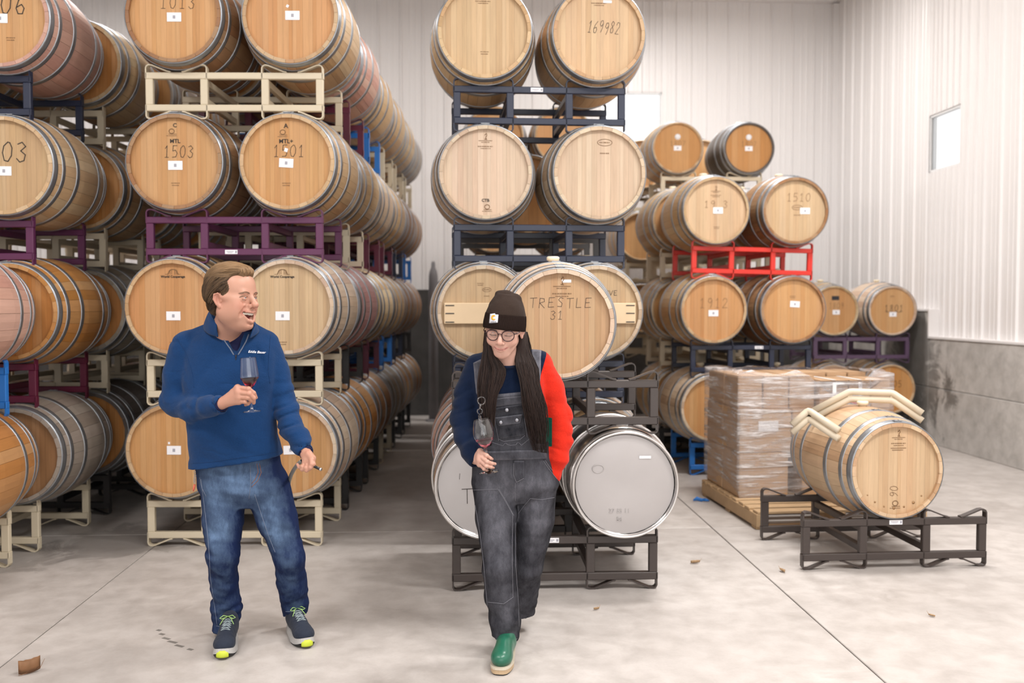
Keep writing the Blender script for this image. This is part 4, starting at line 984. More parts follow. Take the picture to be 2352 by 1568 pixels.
    def mesh(s):
        F = s.F; ins = F < 0; nx, ny, nz = F.shape
        c = [(i, j, k) for i in (0, 1) for j in (0, 1) for k in (0, 1)]
        V = lambda A, o: A[o[0]:nx - 1 + o[0], o[1]:ny - 1 + o[1], o[2]:nz - 1 + o[2]]
        cnt = np.zeros((nx - 1, ny - 1, nz - 1), np.int8)
        for o in c: cnt += V(ins, o)
        act = (cnt > 0) & (cnt < 8); I = np.argwhere(act); N = len(I)
        idx = np.full(act.shape, -1, np.int64); idx[act] = np.arange(N)
        acc = np.zeros((N, 3), np.float32); w = np.zeros(N, np.float32)
        val = {o: F[I[:, 0] + o[0], I[:, 1] + o[1], I[:, 2] + o[2]] for o in c}
        for o in c:
            for ax in range(3):
                if o[ax]: continue
                o2 = list(o); o2[ax] = 1; o2 = tuple(o2); a, b = val[o], val[o2]; m = (a < 0) != (b < 0)
                t = np.where(m, a / np.where(np.abs(a - b) < 1e-9, 1, a - b), 0)
                p = np.tile(_v(o), (N, 1)); p[:, ax] = t
                acc[m] += p[m]; w[m] += 1
        P_ = s.lo + (I + acc / np.maximum(w, 1)[:, None]) * s.h
        quads = []
        for ax in range(3):
            b, c_ = (ax + 1) % 3, (ax + 2) % 3
            lo = [slice(1, n - 1) for n in F.shape]; lo[ax] = slice(0, F.shape[ax] - 1)
            hi = list(lo); hi[ax] = slice(1, F.shape[ax])
            A, B_ = ins[tuple(lo)], ins[tuple(hi)]; E = np.argwhere(A != B_)
            if not len(E): continue
            flip = A[tuple(E.T)]; E = E.copy(); E[:, b] += 1; E[:, c_] += 1
            def at(db, dc): 
                Q = E.copy(); Q[:, b] -= db; Q[:, c_] -= dc; return idx[tuple(Q.T)]
            q = np.stack([at(1, 1), at(0, 1), at(0, 0), at(1, 0)], 1)
            q[~flip] = q[~flip][:, ::-1]; quads.append(q)
        Q = np.concatenate(quads); Q = Q[(Q >= 0).all(1)]
        return P_, Q
def np_mesh(name, V, Q, mat=None, smooth=True, M_=None, relax=1):
    if relax and len(Q):
        for _ in range(relax):
            acc = np.zeros_like(V); w = np.zeros(len(V), np.float32)
            for a, b in ((0, 1), (1, 2), (2, 3), (3, 0)):
                np.add.at(acc, Q[:, a], V[Q[:, b]]); np.add.at(acc, Q[:, b], V[Q[:, a]]); np.add.at(w, Q[:, a], 1); np.add.at(w, Q[:, b], 1)
            V = V * .5 + .5 * acc / np.maximum(w, 1)[:, None]
    if M_ is not None:
        m = np.array(M_, dtype=np.float32); V = V @ m[:3, :3].T + m[:3, 3]
    me = bpy.data.meshes.new(name); me.vertices.add(len(V)); me.vertices.foreach_set('co', V.astype(np.float32).ravel())
    me.loops.add(Q.size); me.loops.foreach_set('vertex_index', Q.ravel().astype(np.int32))
    me.polygons.add(len(Q)); me.polygons.foreach_set('loop_start', np.arange(0, Q.size, Q.shape[1], dtype=np.int32)); me.polygons.foreach_set('loop_total', np.full(len(Q), Q.shape[1], np.int32))
    me.polygons.foreach_set('use_smooth', np.full(len(Q), smooth)); me.update(calc_edges=True); me.validate()
    if mat: me.materials.append(mat)
    return me
def join_np(parts):
    Vs, Qs, n = [], [], 0
    for V, Q in parts: Vs.append(V); Qs.append(Q + n); n += len(V)
    return np.concatenate(Vs), np.concatenate(Qs)
_rng = np.random.RandomState(11); _LAT = _rng.rand(32, 32, 32).astype(np.float32)
def vnoise(x, y, z):
    """smooth value noise in -1..1 on broadcastable arrays"""
    x, y, z = np.broadcast_arrays(x, y, z); out = 0
    xi, yi, zi = np.floor(x), np.floor(y), np.floor(z); fx, fy, fz = x - xi, y - yi, z - zi
    fx, fy, fz = (f * f * (3 - 2 * f) for f in (fx, fy, fz)); xi, yi, zi = (a.astype(int) for a in (xi, yi, zi))
    for i in (0, 1):
        for j in (0, 1):
            for k in (0, 1):
                out = out + _LAT[(xi + i) & 31, (yi + j) & 31, (zi + k) & 31] * (fx if i else 1 - fx) * (fy if j else 1 - fy) * (fz if k else 1 - fz)
    return (out * 2 - 1).astype(np.float32)
def crease(x, y, z):
    """rounded folds with crisp valleys, about -0.5..1"""
    n = np.abs(vnoise(x, y, z)); return np.minimum(n * 2.6, 1.2) - .5
def bvh(o_or_me, M_=None):
    me = o_or_me
    return BVHTree.FromPolygons([v.co.copy() if M_ is None else M_ @ v.co for v in me.vertices], [tuple(p.vertices) for p in me.polygons])
def hit(tree, px, py, off=0.0):
    d = ray(px, py).normalized(); loc, n, i, dist = tree.ray_cast(CAMP, d)
    if loc is None: return None
    if n.dot(d) > 0: n = -n
    return loc + n * off
def on_path(tree, pts, step=4.0, off=.001):
    out = []
    for (a, b) in zip(pts[:-1], pts[1:]):
        n = max(1, int(math.hypot(b[0] - a[0], b[1] - a[1]) / step))
        for i in range(n):
            t = i / n; h_ = hit(tree, a[0] + (b[0] - a[0]) * t, a[1] + (b[1] - a[1]) * t, off)
            if h_ is not None: out.append(h_)
    h_ = hit(tree, *pts[-1], off)
    if h_ is not None: out.append(h_)
    # drop jumps
    res = [out[0]] if out else []
    for p in out[1:]:
        if (p - res[-1]).length < .06: res.append(p)
    return res
def patch(tree, poly, off=.002, nx=14, ny=14):
    """cloth piece covering a pixel quad poly (tl,tr,br,bl), laid on the surface"""
    tl, tr_, br, bl = poly; vs = []; ok = True
    for j in range(ny + 1):
        v = j / ny
        for i in range(nx + 1):
            u = i / nx; a = (tl[0] + (tr_[0] - tl[0]) * u, tl[1] + (tr_[1] - tl[1]) * u); b = (bl[0] + (br[0] - bl[0]) * u, bl[1] + (br[1] - bl[1]) * u)
            h_ = hit(tree, a[0] + (b[0] - a[0]) * v, a[1] + (b[1] - a[1]) * v, off)
            if h_ is None: h_ = vs[-1] if vs else Vector((0, 0, 0))
            vs.append(h_)
    fs = [(j * (nx + 1) + i, (j + 1) * (nx + 1) + i, (j + 1) * (nx + 1) + i + 1, j * (nx + 1) + i + 1) for j in range(ny) for i in range(nx)]
    return MB().add(vs, fs, True)
def thick(o, t=.0015, off=1.0):
    m = o.modifiers.new('thickness', 'SOLIDIFY'); m.thickness = t; m.offset = off; return o

# ------------------------------------------------------------------ people's materials
def skin(name, base, red, lips):
    t = NT(name); c = t.coord(); n = t.noise(c, 45, 4); n2 = t.noise(c, 9, 3)
    at = t.n('ShaderNodeAttribute', attribute_name='tint'); sx = t.n('ShaderNodeSeparateColor'); t.l(at.outputs['Color'], sx.inputs[0])
    col = t.mix(t.math('MULTIPLY', n2, .35), base, red); col = t.mix(sx.outputs[1], col, red); col = t.mix(sx.outputs[0], col, lips); col = t.mix(sx.outputs[2], col, (.035, .022, .015))
    t.set(Base_Color=col, Roughness=.45, Subsurface_Weight=.12, Subsurface_Radius=(.8, .35, .2), Subsurface_Scale=.01); t.b.inputs['Specular IOR Level'].default_value = .4
    t.bump(n, .05, .001); return t.m
M['skin_m'] = skin('skin_warm', (.49, .275, .195), (.50, .205, .145), (.42, .13, .11)); M['skin_w'] = skin('skin_fair', (.57, .355, .28), (.58, .28, .22), (.42, .11, .10))
def fabric(name, col, var=.12, rough=.9, scale=300, bump=.25, sheen=.06, big=6, wrinkle=0, spec=.12):
    t = NT(name); c = t.coord(); n = t.noise(c, scale, 2); b = t.noise(c, big, 4)
    lo = tuple(x * (1 - var) for x in col); hi = tuple(min(1, x * (1 + var)) for x in col)
    t.set(Base_Color=t.mix(t.math('ADD', t.math('MULTIPLY', n, .5), t.math('MULTIPLY', b, .5)), lo, hi), Roughness=rough, Sheen_Weight=sheen, Sheen_Roughness=.5)
    t.b.inputs['Specular IOR Level'].default_value = .15; 
    hh = t.math('ADD', n, t.math('MULTIPLY', b, .6))
    if wrinkle:
        w = t.noise(t.coord(scale=(1, .8, 1.7)), 8, 2, .45, .5); w = t.math('ABSOLUTE', t.math('SUBTRACT', w, .5)); hh = t.math('ADD', hh, t.math('MULTIPLY', t.math('MINIMUM', w, .12), wrinkle))
    t.bump(hh, bump, .0025); return t.m
M['fleece'] = fabric('blue_fleece', (.0075, .037, .118), .35, .95, 160, .45, .08, 6, 9)
M['tee'] = fabric('navy_knit', (.012, .014, .05), .2)
M['fleecenavy'] = fabric('navy_fleece', (.006, .013, .036), .35, .95, 160, .45, .08, 6, 9)
def panel_fleece():
    t = NT('panelled_fleece'); c = t.coord(); n = t.noise(c, 160, 2); b = t.noise(c, 6, 4)
    a1 = t.n('ShaderNodeAttribute', attribute_name='red_panel').outputs['Fac']; a2 = t.n('ShaderNodeAttribute', attribute_name='green_panel').outputs['Fac']
    col = t.mix(t.math('GREATER_THAN', a1, 0.0), (.006, .013, .036), (.60, .026, .012)); col = t.mix(t.math('GREATER_THAN', a2, 0.0), col, (.004, .11, .075))
    k = t.math('ADD', t.math('MULTIPLY', t.math('ADD', n, b), .3), .7); hsv = t.n('ShaderNodeHueSaturation'); t.l(col, hsv.inputs['Color']); t.l(k, hsv.inputs['Value'])
    t.set(Base_Color=hsv.outputs['Color'], Roughness=.95, Sheen_Weight=.08, Sheen_Roughness=.5); t.b.inputs['Specular IOR Level'].default_value = .1
    w = t.noise(t.coord(scale=(1, .8, 1.7)), 8, 2, .45, .5); w = t.math('ABSOLUTE', t.math('SUBTRACT', w, .5))
    t.bump(t.math('ADD', t.math('ADD', n, t.math('MULTIPLY', b, .6)), t.math('MULTIPLY', t.math('MINIMUM', w, .12), 9)), .45, .0025); return t.m
M['panels'] = panel_fleece()
def denim(name, dark, lightc, fades):
    """fades come from a vertex attribute: worn places are paler cloth"""
    t = NT(name); c = t.coord(); n = t.noise(c, 420, 2); b = t.noise(t.coord(scale=(1, 1, .45)), 22, 6, .74); at = t.n('ShaderNodeAttribute', attribute_name='wear')
    w = t.math('ADD', at.outputs['Fac'], t.math('MULTIPLY', t.math('SUBTRACT', b, .5), .95)); w = t.math('ADD', w, t.math('MULTIPLY', t.math('SUBTRACT', n, .5), .22))
    t.set(Base_Color=t.ramp(w, [(.08, dark), (.50, tuple((a + b2) / 3.0 for a, b2 in zip(dark, lightc))), (1.0, lightc)]), Roughness=.85)
    t.b.inputs['Specular IOR Level'].default_value = .2; t.bump(t.math('ADD', n, t.math('MULTIPLY', b, .8)), .3, .0022); return t.m
M['jeans'] = denim('blue_denim', (.006, .015, .060), (.15, .24, .40), None); M['overall'] = denim('black_denim', (.010, .0105, .015), (.20, .20, .235), None)
M['stitch'] = flat('pale_stitching', (.15, .18, .25), .8); M['stitchg'] = flat('grey_stitching', (.20, .20, .23), .8); M['rustst'] = flat('rust_stitching', (.25, .10, .05), .8)
t = NT('clear_glass'); t.set(Base_Color=(1, 1, 1), Roughness=.0, Transmission_Weight=1.0); t.b.inputs['IOR'].default_value = 1.45; M['glass'] = t.m
def winemat(name, col):
    t = NT(name); t.set(Base_Color=col, Roughness=.0, Transmission_Weight=1.0); t.b.inputs['IOR'].default_value = 1.33; return t.m
M['wine_dark'] = winemat('red_wine', (.32, .012, .03)); M['wine_pink'] = winemat('pale_red_wine', (.72, .09, .17))
M['eye'] = flat('eye_white', (.58, .54, .52), .15); M['iris'] = flat('iris_dark', (.05, .035, .03), .1); M['iris_b'] = flat('iris_blue', (.12, .17, .20), .1)
M['teeth'] = flat('teeth', (.72, .67, .58), .2); M['mouthin'] = flat('mouth_inside', (.12, .015, .015), .5); M['tongue'] = flat('tongue', (.45, .10, .10), .35)
def hairmat(name, a, b):
    t = NT(name); c = t.coord(); n = t.noise(t.coord(scale=(260, 260, 30)), 1.0, 3); at = t.n('ShaderNodeAttribute', attribute_name='strand')
    t.set(Base_Color=t.mix(t.math('ADD', t.math('MULTIPLY', n, .22), t.math('MULTIPLY', at.outputs['Fac'], .8)), a, b), Roughness=.45); t.b.inputs['Specular IOR Level'].default_value = .22; return t.m
M['hair_m'] = hairmat('brown_blond_hair', (.022, .013, .008), (.32, .195, .10)); M['hair_w'] = hairmat('dark_brown_hair', (.008, .005, .005), (.040, .023, .018)); M['brow'] = flat('eyebrow', (.19, .105, .065), .6); M['brow_w'] = flat('dark_eyebrow', (.04, .025, .02), .6)

def fattr(me, name, vals):
    a = me.attributes.new(name, 'FLOAT', 'POINT'); a.data.foreach_set('value', np.asarray(vals, np.float32))
def cattr(me, name, rgb):
    a = me.color_attributes.new(name, 'FLOAT_COLOR', 'POINT'); r = np.ones((len(me.vertices), 4), np.float32); r[:, :3] = rgb; a.data.foreach_set('color', r.ravel())
def vco(me):
    a = np.empty(len(me.vertices) * 3, np.float32); me.vertices.foreach_get('co', a); return a.reshape(-1, 3)
def gauss(V, c, r): 
    d = (V - _v(c)) / _v(r); return np.exp(-(d * d).sum(1))
def seg_dist(V, pts):
    best = np.full(len(V), 9, np.float32)
    for a, b in zip(pts[:-1], pts[1:]):
        a, b = _v(a), _v(b); d = b - a; t = np.clip(((V - a) @ d) / (d @ d + 1e-12), 0, 1); best = np.minimum(best, np.linalg.norm(V - a - t[:, None] * d, axis=1))
    return best

# ------------------------------------------------------------------ head (local frame: face to -y, up +z, metres)
def head_field(kind, neck, h=.0019):
    f = Field((-.125, -.155, -.30), (.125, .135, .145), h); m = kind == 'man'
    f.ell((0, .014, .045), (.0755, .097, .080), .01)
    f.ell((0, -.026, -.030 if m else -.024), (.061 if m else .0575, .066, .082 if m else .076), .035)
    f.ell((0, -.040, .045), (.060, .052, .055), .03)                 # forehead
    jw = .054 if m else .039; cz = -.106 if m else -.093
    for s in (-1, 1):
        f.cone((s * jw, .004, -.055), (s * .020, -.066, cz + .006), .019, .015, .025)
        f.ell((s * .041, -.064, -.026), (.024, .020, .021) if m else (.022, .018, .020), .018)      # cheeks raised by the smile
        f.cone((s * .070, -.012, .002), (s * .05, -.066, -.005), .012, .010, .02)
    f.ell((0, -.072, cz), (.024, .020, .018), .02)                    # chin
    f.cone((-.036, -.082, .022), (.036, -.082, .022), .0095 if m else .006, .0095 if m else .006, .014)
    for s in (-1, 1): f.ell((s * .031, -.102, .002), (.0155, .017, .0115), .012, 'cut')             # sockets
    # nose
    f.cone((0, -.088, .014), (0, -.112, -.022), .0085 if m else .0075, .0115 if m else .0105, .010); f.ell((0, -.115 if m else -.111, -.0265), (.0145, .0135, .0125) if m else (.0115, .011, .0095), .006)
    for s in (-1, 1): f.ell((s * .0125, -.099, -.031), (.0085, .0105, .008), .005); f.ell((s * .006, -.108, -.0385), (.0036, .005, .003), .002, 'cut')
    # eyelids round the eyeball slit
    op = .0016 if m else .0006
    for s in (-1, 1):
        up = [(s * .046, -.0785, .001), (s * .038, -.0885, .0045 + op), (s * .030, -.0915, .0055 + op), (s * .021, -.0875, .003 + op), (s * .0165, -.082, .000)]
        dn = [(s * .046, -.0785, .001), (s * .038, -.0880, -.0015 - op), (s * .030, -.0905, -.003 - op), (s * .021, -.0865, -.002 - op), (s * .0165, -.082, .000)]
        f.cone((s * .044, -.078, -.015), (s * .022, -.085, -.017), .005, .005, .008)
        f.ell((s * .031, -.094, .0015), (.0120, .0075, .0026 if m else .0014), .002, 'cut')
        f.chain(up, [.0026, .0036, .0040, .0036, .0026], .002); f.chain(dn, [.0024, .0032, .0034, .0032, .0024], .002)                # smiling under-eye pad
    if m:
        f.ell((0, -.073, -.068), (.040, .029, .034), .02)             # muzzle
        for s in (-1, 1):
            f.ell((s * .040, -.014, -.070), (.022, .044, .032), .03)      # full cheeks and jowls
        f.ell((0, -.022, -.104), (.034, .040, .024), .03)
        for s in (-1, 1): f.ell((s * .047, -.040, -.046), (.023, .036, .034), .025)
        f.ell((0, -.082, -.1125), (.019, .014, .012), .012)
        for s in (-1, 1): f.ell((s * .0195, -.094, -.0665), (.0205, .026, .0125), .003, 'cut', Matrix.Rotation(-s * .38, 4, 'Y'))
        f.ell((0, -.104, -.0755), (.0235, .032, .0175), .004, 'cut')
        up = [(-.041, -.073, -.050), (-.027, -.0915, -.0535), (-.012, -.1010, -.0555), (0, -.1035, -.0565), (.012, -.1010, -.0555), (.027, -.0915, -.0535), (.041, -.073, -.050)]
        dn = [(-.041, -.073, -.050), (-.031, -.084, -.072), (-.016, -.0945, -.0895), (0, -.0985, -.0945), (.016, -.0945, -.0895), (.031, -.084, -.072), (.041, -.073, -.050)]
        f.chain(up, [.0028, .0038, .0044, .0044, .0044, .0038, .0028], .003); f.chain(dn, [.0028, .0048, .0062, .0068, .0062, .0048, .0028], .004)
    else:
        f.ell((0, -.076, -.060), (.029, .0225, .024), .02)
        up = [(-.0290, -.0845, -.0530), (-.0145, -.0960, -.0585), (-.004, -.0992, -.0588), (0, -.0988, -.0594), (.004, -.0992, -.0588), (.0145, -.0960, -.0585), (.0290, -.0845, -.0530)]
        dn = [(-.0260, -.0850, -.0560), (-.012, -.0950, -.0655), (0, -.0975, -.0675), (.012, -.0950, -.0655), (.0260, -.0850, -.0560)]
        f.chain(up, [.0014, .0030, .0033, .0029, .0033, .0030, .0014], .0022); f.chain(dn, [.0014, .0040, .0047, .0040, .0014], .003)
        sl = [(-.0315, -.0860, -.0528), (-.0145, -.0998, -.0618), (0, -.1030, -.0630), (.0145, -.0998, -.0618), (.0315, -.0860, -.0528)]
        f.chain(sl, [.0010, .0014, .0014, .0014, .0010], .001, 'cut')
        for s in (-1, 1): f.ell((s * .034, -.080, -.050), (.0035, .006, .004), .006, 'cut'); f.ell((s * .040, -.066, -.036), (.021, .018, .018), .018)
    # smile folds, cut where the skin really is
    if m:
        for s in (-1, 1):
            for line, r in (([(.0175, -.031), (.029, -.040), (.039, -.052), (.0445, -.064), (.045, -.072)], .0034), ([(.024, -.017), (.034, -.0195), (.045, -.014)], .0018)):
                f.chain([(s * x, f.front(s * x, z) + .0006, z) for x, z in line], [r * .5] + [r * .9] * (len(line) - 2) + [r * .3], .010, 'cut')
        f.chain([(x, f.front(x, -.1035) + .0004, -.1035 - .0 * x) for x in (-.016, 0, .016)], [.0012, .0026, .0012], .005, 'cut')
    # ears
    for s in (-1, 1):
        R_ = Matrix.Rotation(-s * .45, 4, 'Z') @ Matrix.Rotation(-.18, 4, 'X'); ey, ez = .006, -.010
        f.ell((s * .076, ey, ez), (.0060, .0175, .0285), .005, 'add', R_); f.ell((s * .0835, ey - .003, ez + .001), (.0100, .0100, .0175), .001, 'cut', R_)
        f.chain([(s * .0745, ey - .014, ez + .012), (s * .0835, ey - .004, ez + .027), (s * .0885, ey + .011, ez + .022), (s * .087, ey + .016, ez + .003), (s * .081, ey + .006, ez - .018)], [.0026, .0032, .0034, .0032, .0028], .002)
        f.ell((s * .0755, ey - .006, ez - .025), (.0058, .0085, .0095), .004); f.cone((s * .0765, ey - .0135, ez + .002), (s * .0765, ey - .0135, ez - .007), .0035, .0035, .002)
    f.cone((0, .012, -.055), neck[0], .050 if m else .043, neck[1], .025)
    if not m: f.plane_cut((0, -.09, .044), (0, .326, .945))           # the crown is inside the beanie
    if len(neck) > 2: f.cone(neck[0], neck[2], neck[1], neck[3], .02)
    return f, up, dn
def head_tint(V, kind, up, dn):
    r = np.zeros((len(V), 3), np.float32)
    d = np.minimum(seg_dist(V, up), seg_dist(V, dn)); w = .0062 if kind == 'man' else .0046
    r[:, 0] = np.clip(1.25 - d / w, 0, 1) * (.55 if kind == 'man' else .9)
    red = .55 * sum(gauss(V, (s * .045, -.07, -.030), (.026, .04, .022)) for s in (-1, 1)) + .6 * gauss(V, (0, -.115, -.028), (.016, .02, .014)) + .6 * sum(gauss(V, (s * .085, .01, -.005), (.02, .03, .04)) for s in (-1, 1)) + .25 * gauss(V, (0, -.08, -.105), (.03, .03, .02))
    r[:, 1] = np.clip(red * (1 if kind == 'man' else .75), 0, .8)
    if kind == 'man': r[:, 2] = np.clip(.10 * gauss(V, (0, -.05, -.095), (.07, .07, .030)) + .06 * gauss(V, (0, -.10, -.045), (.03, .03, .010)), 0, 1)
    return r
def eyes(parent, T, kind, gaze=(0, 0)):
    ms = M['iris_b'] if kind == 'man' else M['iris']
    for s in (-1, 1):
        c = Vector((s * .031, -.0803 if kind == 'man' else -.0770, .0015)); o = MB().lathe([(.0001, -.0115)] + [(.0115 * math.sin(a), -.0115 * math.cos(a)) for a in (.3, .6, .9, 1.2, 1.5, 1.9, 2.3, 2.7)] + [(.0001, .0115)], 20).build('eyeball', M['eye'], parent); o.matrix_world = T @ Matrix.Translation(c)
        g = Matrix.Rotation(gaze[0], 4, 'Z') @ Matrix.Rotation(gaze[1], 4, 'X')
        i = MB().lathe([(.0056, -.0102), (.0040, -.0113), (.0001, -.0120)], 18, axis='Y').build('iris', ms, o); i.matrix_parent_inverse = Matrix(); i.rotation_euler = g.to_euler()
def strands(paths, r0, n=5, taper=.35, shade=None):
    """tapered hair locks; the strand attribute varies their shade"""
    mb = MB(); at = []
    for p in paths:
        k = len(p); rs = [r0 * (1 - (1 - taper) * (i / (k - 1)) ** 1.5) * (.6 if i == 0 else 1) for i in range(k)]
        b = len(mb.v); mb.tube(p, rs, n, True); at += [random.random() if shade is None else shade(p) + random.uniform(-.22, .22)] * (len(mb.v) - b)
    me = bpy.data.meshes.new('hair'); me.from_pydata(mb.v, [], mb.f); me.polygons.foreach_set('use_smooth', [True] * len(mb.f)); me.update(); fattr(me, 'strand', at); return me
def hand_parts(wrist, fore, mcps, fingers, thumb, r=.0092, h=.0022, palm_r=.0135, wr=.024):
    """one hand as a field: forearm end, palm and five jointed fingers (all in world metres)"""
    allp = [wrist, fore] + mcps + [p for f in fingers for p in f] + thumb
    lo = np.min([list(p) for p in allp], 0) - .035; hi = np.max([list(p) for p in allp], 0) + .035
    f = Field(lo, hi, h); f.cone(fore, wrist, wr * 1.12, wr * .92, .01)
    w = Vector(wrist)
    for i, m in enumerate(mcps): f.cone(w, m, wr * .72, palm_r * (1.0 if i < 3 else .92), .014)
    for a, b in zip(mcps[:-1], mcps[1:]): f.cone(a, b, palm_r * .92, palm_r * .88, .010)
    sc = (.98, 1.0, .95, .82)
    for i, fg in enumerate(fingers):
        q = r * sc[i]; pts = [mcps[i]] + fg; rs = [q * 1.18, q * 1.0, q * .90, q * .78]
        for a, b, r1, r2 in zip(pts[:-1], pts[1:], rs[:-1], rs[1:]): f.cone(a, b, r1, r2, .0035)
        f.ell(pts[1], (q * 1.08,) * 3, .003)
    f.cone(w, thumb[0], wr * .6, r * 1.5, .014)
    for a, b, r1, r2 in zip(thumb[:-1], thumb[1:], (r * 1.5, r * 1.15, r * 1.05), (r * 1.2, r * 1.05, r * .85)): f.cone(a, b, r1, r2, .005)
    return f.mesh()
def nail(pos, nrm, along, w=.0048, l=.006):
    return None
# ================================================================== THE MAN
def pl(*a): return [P(*q) for q in a]
man = empty('person', (P(585, 1480, 4.35).x, 4.35, 0)); tag(man, 'laughing man in a blue quarter-zip fleece and jeans holding a glass of red wine', 'person', 'the two people')
HM = Matrix.Translation(P(534, 684, 4.19)) @ Matrix.Rotation(math.radians(66), 4, 'Z') @ Matrix.Rotation(math.radians(1), 4, 'Y') @ Matrix.Rotation(math.radians(1), 4, 'X') @ Matrix.Scale(1.083, 4)
HMi = HM.inverted()
nb_, nb2 = HMi @ P(522, 752, 4.30), HMi @ P(528, 800, 4.33)
f, up_, dn_ = head_field('man', (nb_, .056, nb2, .075)); f.smooth(1)
# throat and double chin carried into the collar
f.cone((0, -.035, -.100), nb_ + (HMi.to_3x3() @ Vector((.02, -.03, 0))), .030, .045, .03)
V, Q = f.mesh(); tintv = head_tint(V, 'man', up_, dn_)
me_h = np_mesh('h', V, Q, None, True, None, 1); head_tree_m = bvh(me_h); me_h.transform(HM); Vh = vco(me_h); Qh = Q; bpy.data.meshes.remove(me_h)
# hands (joints: pixel x, pixel y, depth)
hr = hand_parts(P(508, 927, 4.085), P(470, 936, 4.16), pl((546, 890, 4.055), (548, 901, 4.045), (549, 912, 4.045), (549, 922, 4.05)),
    [pl((571, 893, 4.035), (583, 902, 4.045), (588, 913, 4.06)), pl((572, 904, 4.028), (583, 914, 4.04), (583, 925, 4.055)), pl((569, 913, 4.03), (577, 919, 4.045), (572, 925, 4.065)), pl((563, 923, 4.035), (570, 927, 4.05), (564, 930, 4.068))],
    pl((536, 900, 4.09), (556, 896, 4.105), (572, 900, 4.105)), r=.0098, wr=.0235)
hl = hand_parts(P(700, 1036, 4.165), P(690, 1012, 4.20), pl((718, 1052, 4.12), (714, 1058, 4.11), (708, 1062, 4.115), (701, 1064, 4.12)),
    [pl((720, 1066, 4.09), (712, 1075, 4.09), (704, 1072, 4.10)), pl((713, 1073, 4.085), (704, 1080, 4.09), (697, 1075, 4.105)), pl((703, 1074, 4.09), (694, 1078, 4.10), (689, 1071, 4.115)), pl((694, 1071, 4.10), (687, 1073, 4.11), (683, 1066, 4.125))],
    pl((709, 1042, 4.13), (716, 1055, 4.10), (716, 1066, 4.085)), r=.0096, wr=.0235)
# hidden body under the clothes, same skin
bf = Field(P(400, 1500, 4.6) - Vector((.2, .45, .1)), P(720, 780, 4.2) + Vector((.1, .5, .05)), .014)
def prow(y, cx, hw, b, D): p = P(cx, y, D); return (p.z, p.x, p.y, hw * D / F_PX, b)
bf.loft([prow(790, 530, 70, .08, 4.34), prow(850, 530, 86, .10, 4.34), prow(950, 533, 78, .10, 4.34), prow(1050, 545, 78, .09, 4.36), prow(1140, 562, 84, .09, 4.37)], .03)
bf.chain(pl((432, 805, 4.35), (408, 925, 4.34), (470, 936, 4.16)), [.045, .034, .027], .02); bf.chain(pl((608, 800, 4.365), (649, 915, 4.35), (671, 976, 4.29), (691, 1014, 4.205)), [.042, .032, .026, .024], .02)
bf.chain(pl((514, 1120, 4.36), (513, 1275, 4.30), (521, 1425, 4.40)), [.075, .048, .036], .03); bf.chain(pl((612, 1120, 4.38), (667, 1285, 4.34), (677, 1390, 4.46)), [.075, .048, .036], .03)
bV, bQ = bf.mesh()
bodyV, bodyQ = join_np([(Vh, Qh), hr, hl, (bV, bQ)])
# stray faces far inside the torso are fine: it is one mesh
me = np_mesh('body', bodyV, bodyQ, M['skin_m'], True, None, 0)
tv = np.zeros((len(bodyV), 3), np.float32); tv[:len(tintv)] = tintv
# knuckle warmth
for arr, n0 in ((hr[0], len(Vh)), (hl[0], len(Vh) + len(hr[0]))): tv[n0:n0 + len(arr), 1] = .18 + .12 * vnoise(arr[:, 0] * 60, arr[:, 1] * 60, arr[:, 2] * 60)
# shaven shadow is skin colour: a light stubble tint along jaw and lip
cattr(me, 'tint', tv); body_m = link('body', me, man); body_m.matrix_parent_inverse = man.matrix_world.inverted()
def child(o, par): 
    o.parent = par; bpy.context.view_layer.update(); o.matrix_parent_inverse = par.matrix_world.inverted(); return o
bpy.context.view_layer.update(); child(body_m, man)
def face_bits(T, par, kind):
    eyes(par, T, kind, (.25, .05) if kind == 'man' else (-.1, -.3))
e0 = set(bpy.data.objects); eyes(man, HM, 'man', (.2, .0))
# mouth inside: teeth, tongue
def arc_strip(y0, z, w, h, depth, n=14, r=.030):
    mb = MB()
    for i in range(n):
        a = (i / (n - 1) - .5) * 2 * w; x = r * math.sin(a); y = y0 - r * math.cos(a) * depth; hh = h * (1.1 if abs(i - (n - 1) / 2) < 2 else .92)
        mb.box((x, y, z - hh / 2), (r * 2 * w / n * .95, .004, hh), Matrix.Rotation(a * depth, 3, 'Z'), bev=.0012)
    return mb
def at_head(o, T, par): o.parent = par; o.matrix_world = T; return o
bpy.context.view_layer.update()
at_head(arc_strip(-.061, -.0580, .95, .0095, .95, 12, .0340).build('upper_teeth', M['teeth']), HM, man)
at_head(arc_strip(-.060, -.0845, .80, .0060, .95, 12, .0315).build('lower_teeth', M['teeth']), HM, man)
at_head(MB().lathe([(.0001, -.006)] + [(.019 * math.sin(a), -.006 * math.cos(a)) for a in (.5, 1, 1.57, 2.1, 2.6)] + [(.0001, .006)], 18, M=Matrix.Translation((0, -.074, -.0835)) @ Matrix.Rotation(.35, 4, 'X')).build('tongue', M['tongue']), HM, man)
at_head(MB().lathe([(.0001, -.018)] + [(.026 * math.sin(a), -.018 * math.cos(a)) for a in (.5, 1, 1.57, 2.1, 2.6)] + [(.0001, .018)], 18, M=Matrix.Translation((0, -.056, -.071)) @ Matrix.Diagonal((1.35, 1.0, 1.15, 1))).build('mouth_lining', M['mouthin']), HM, man)
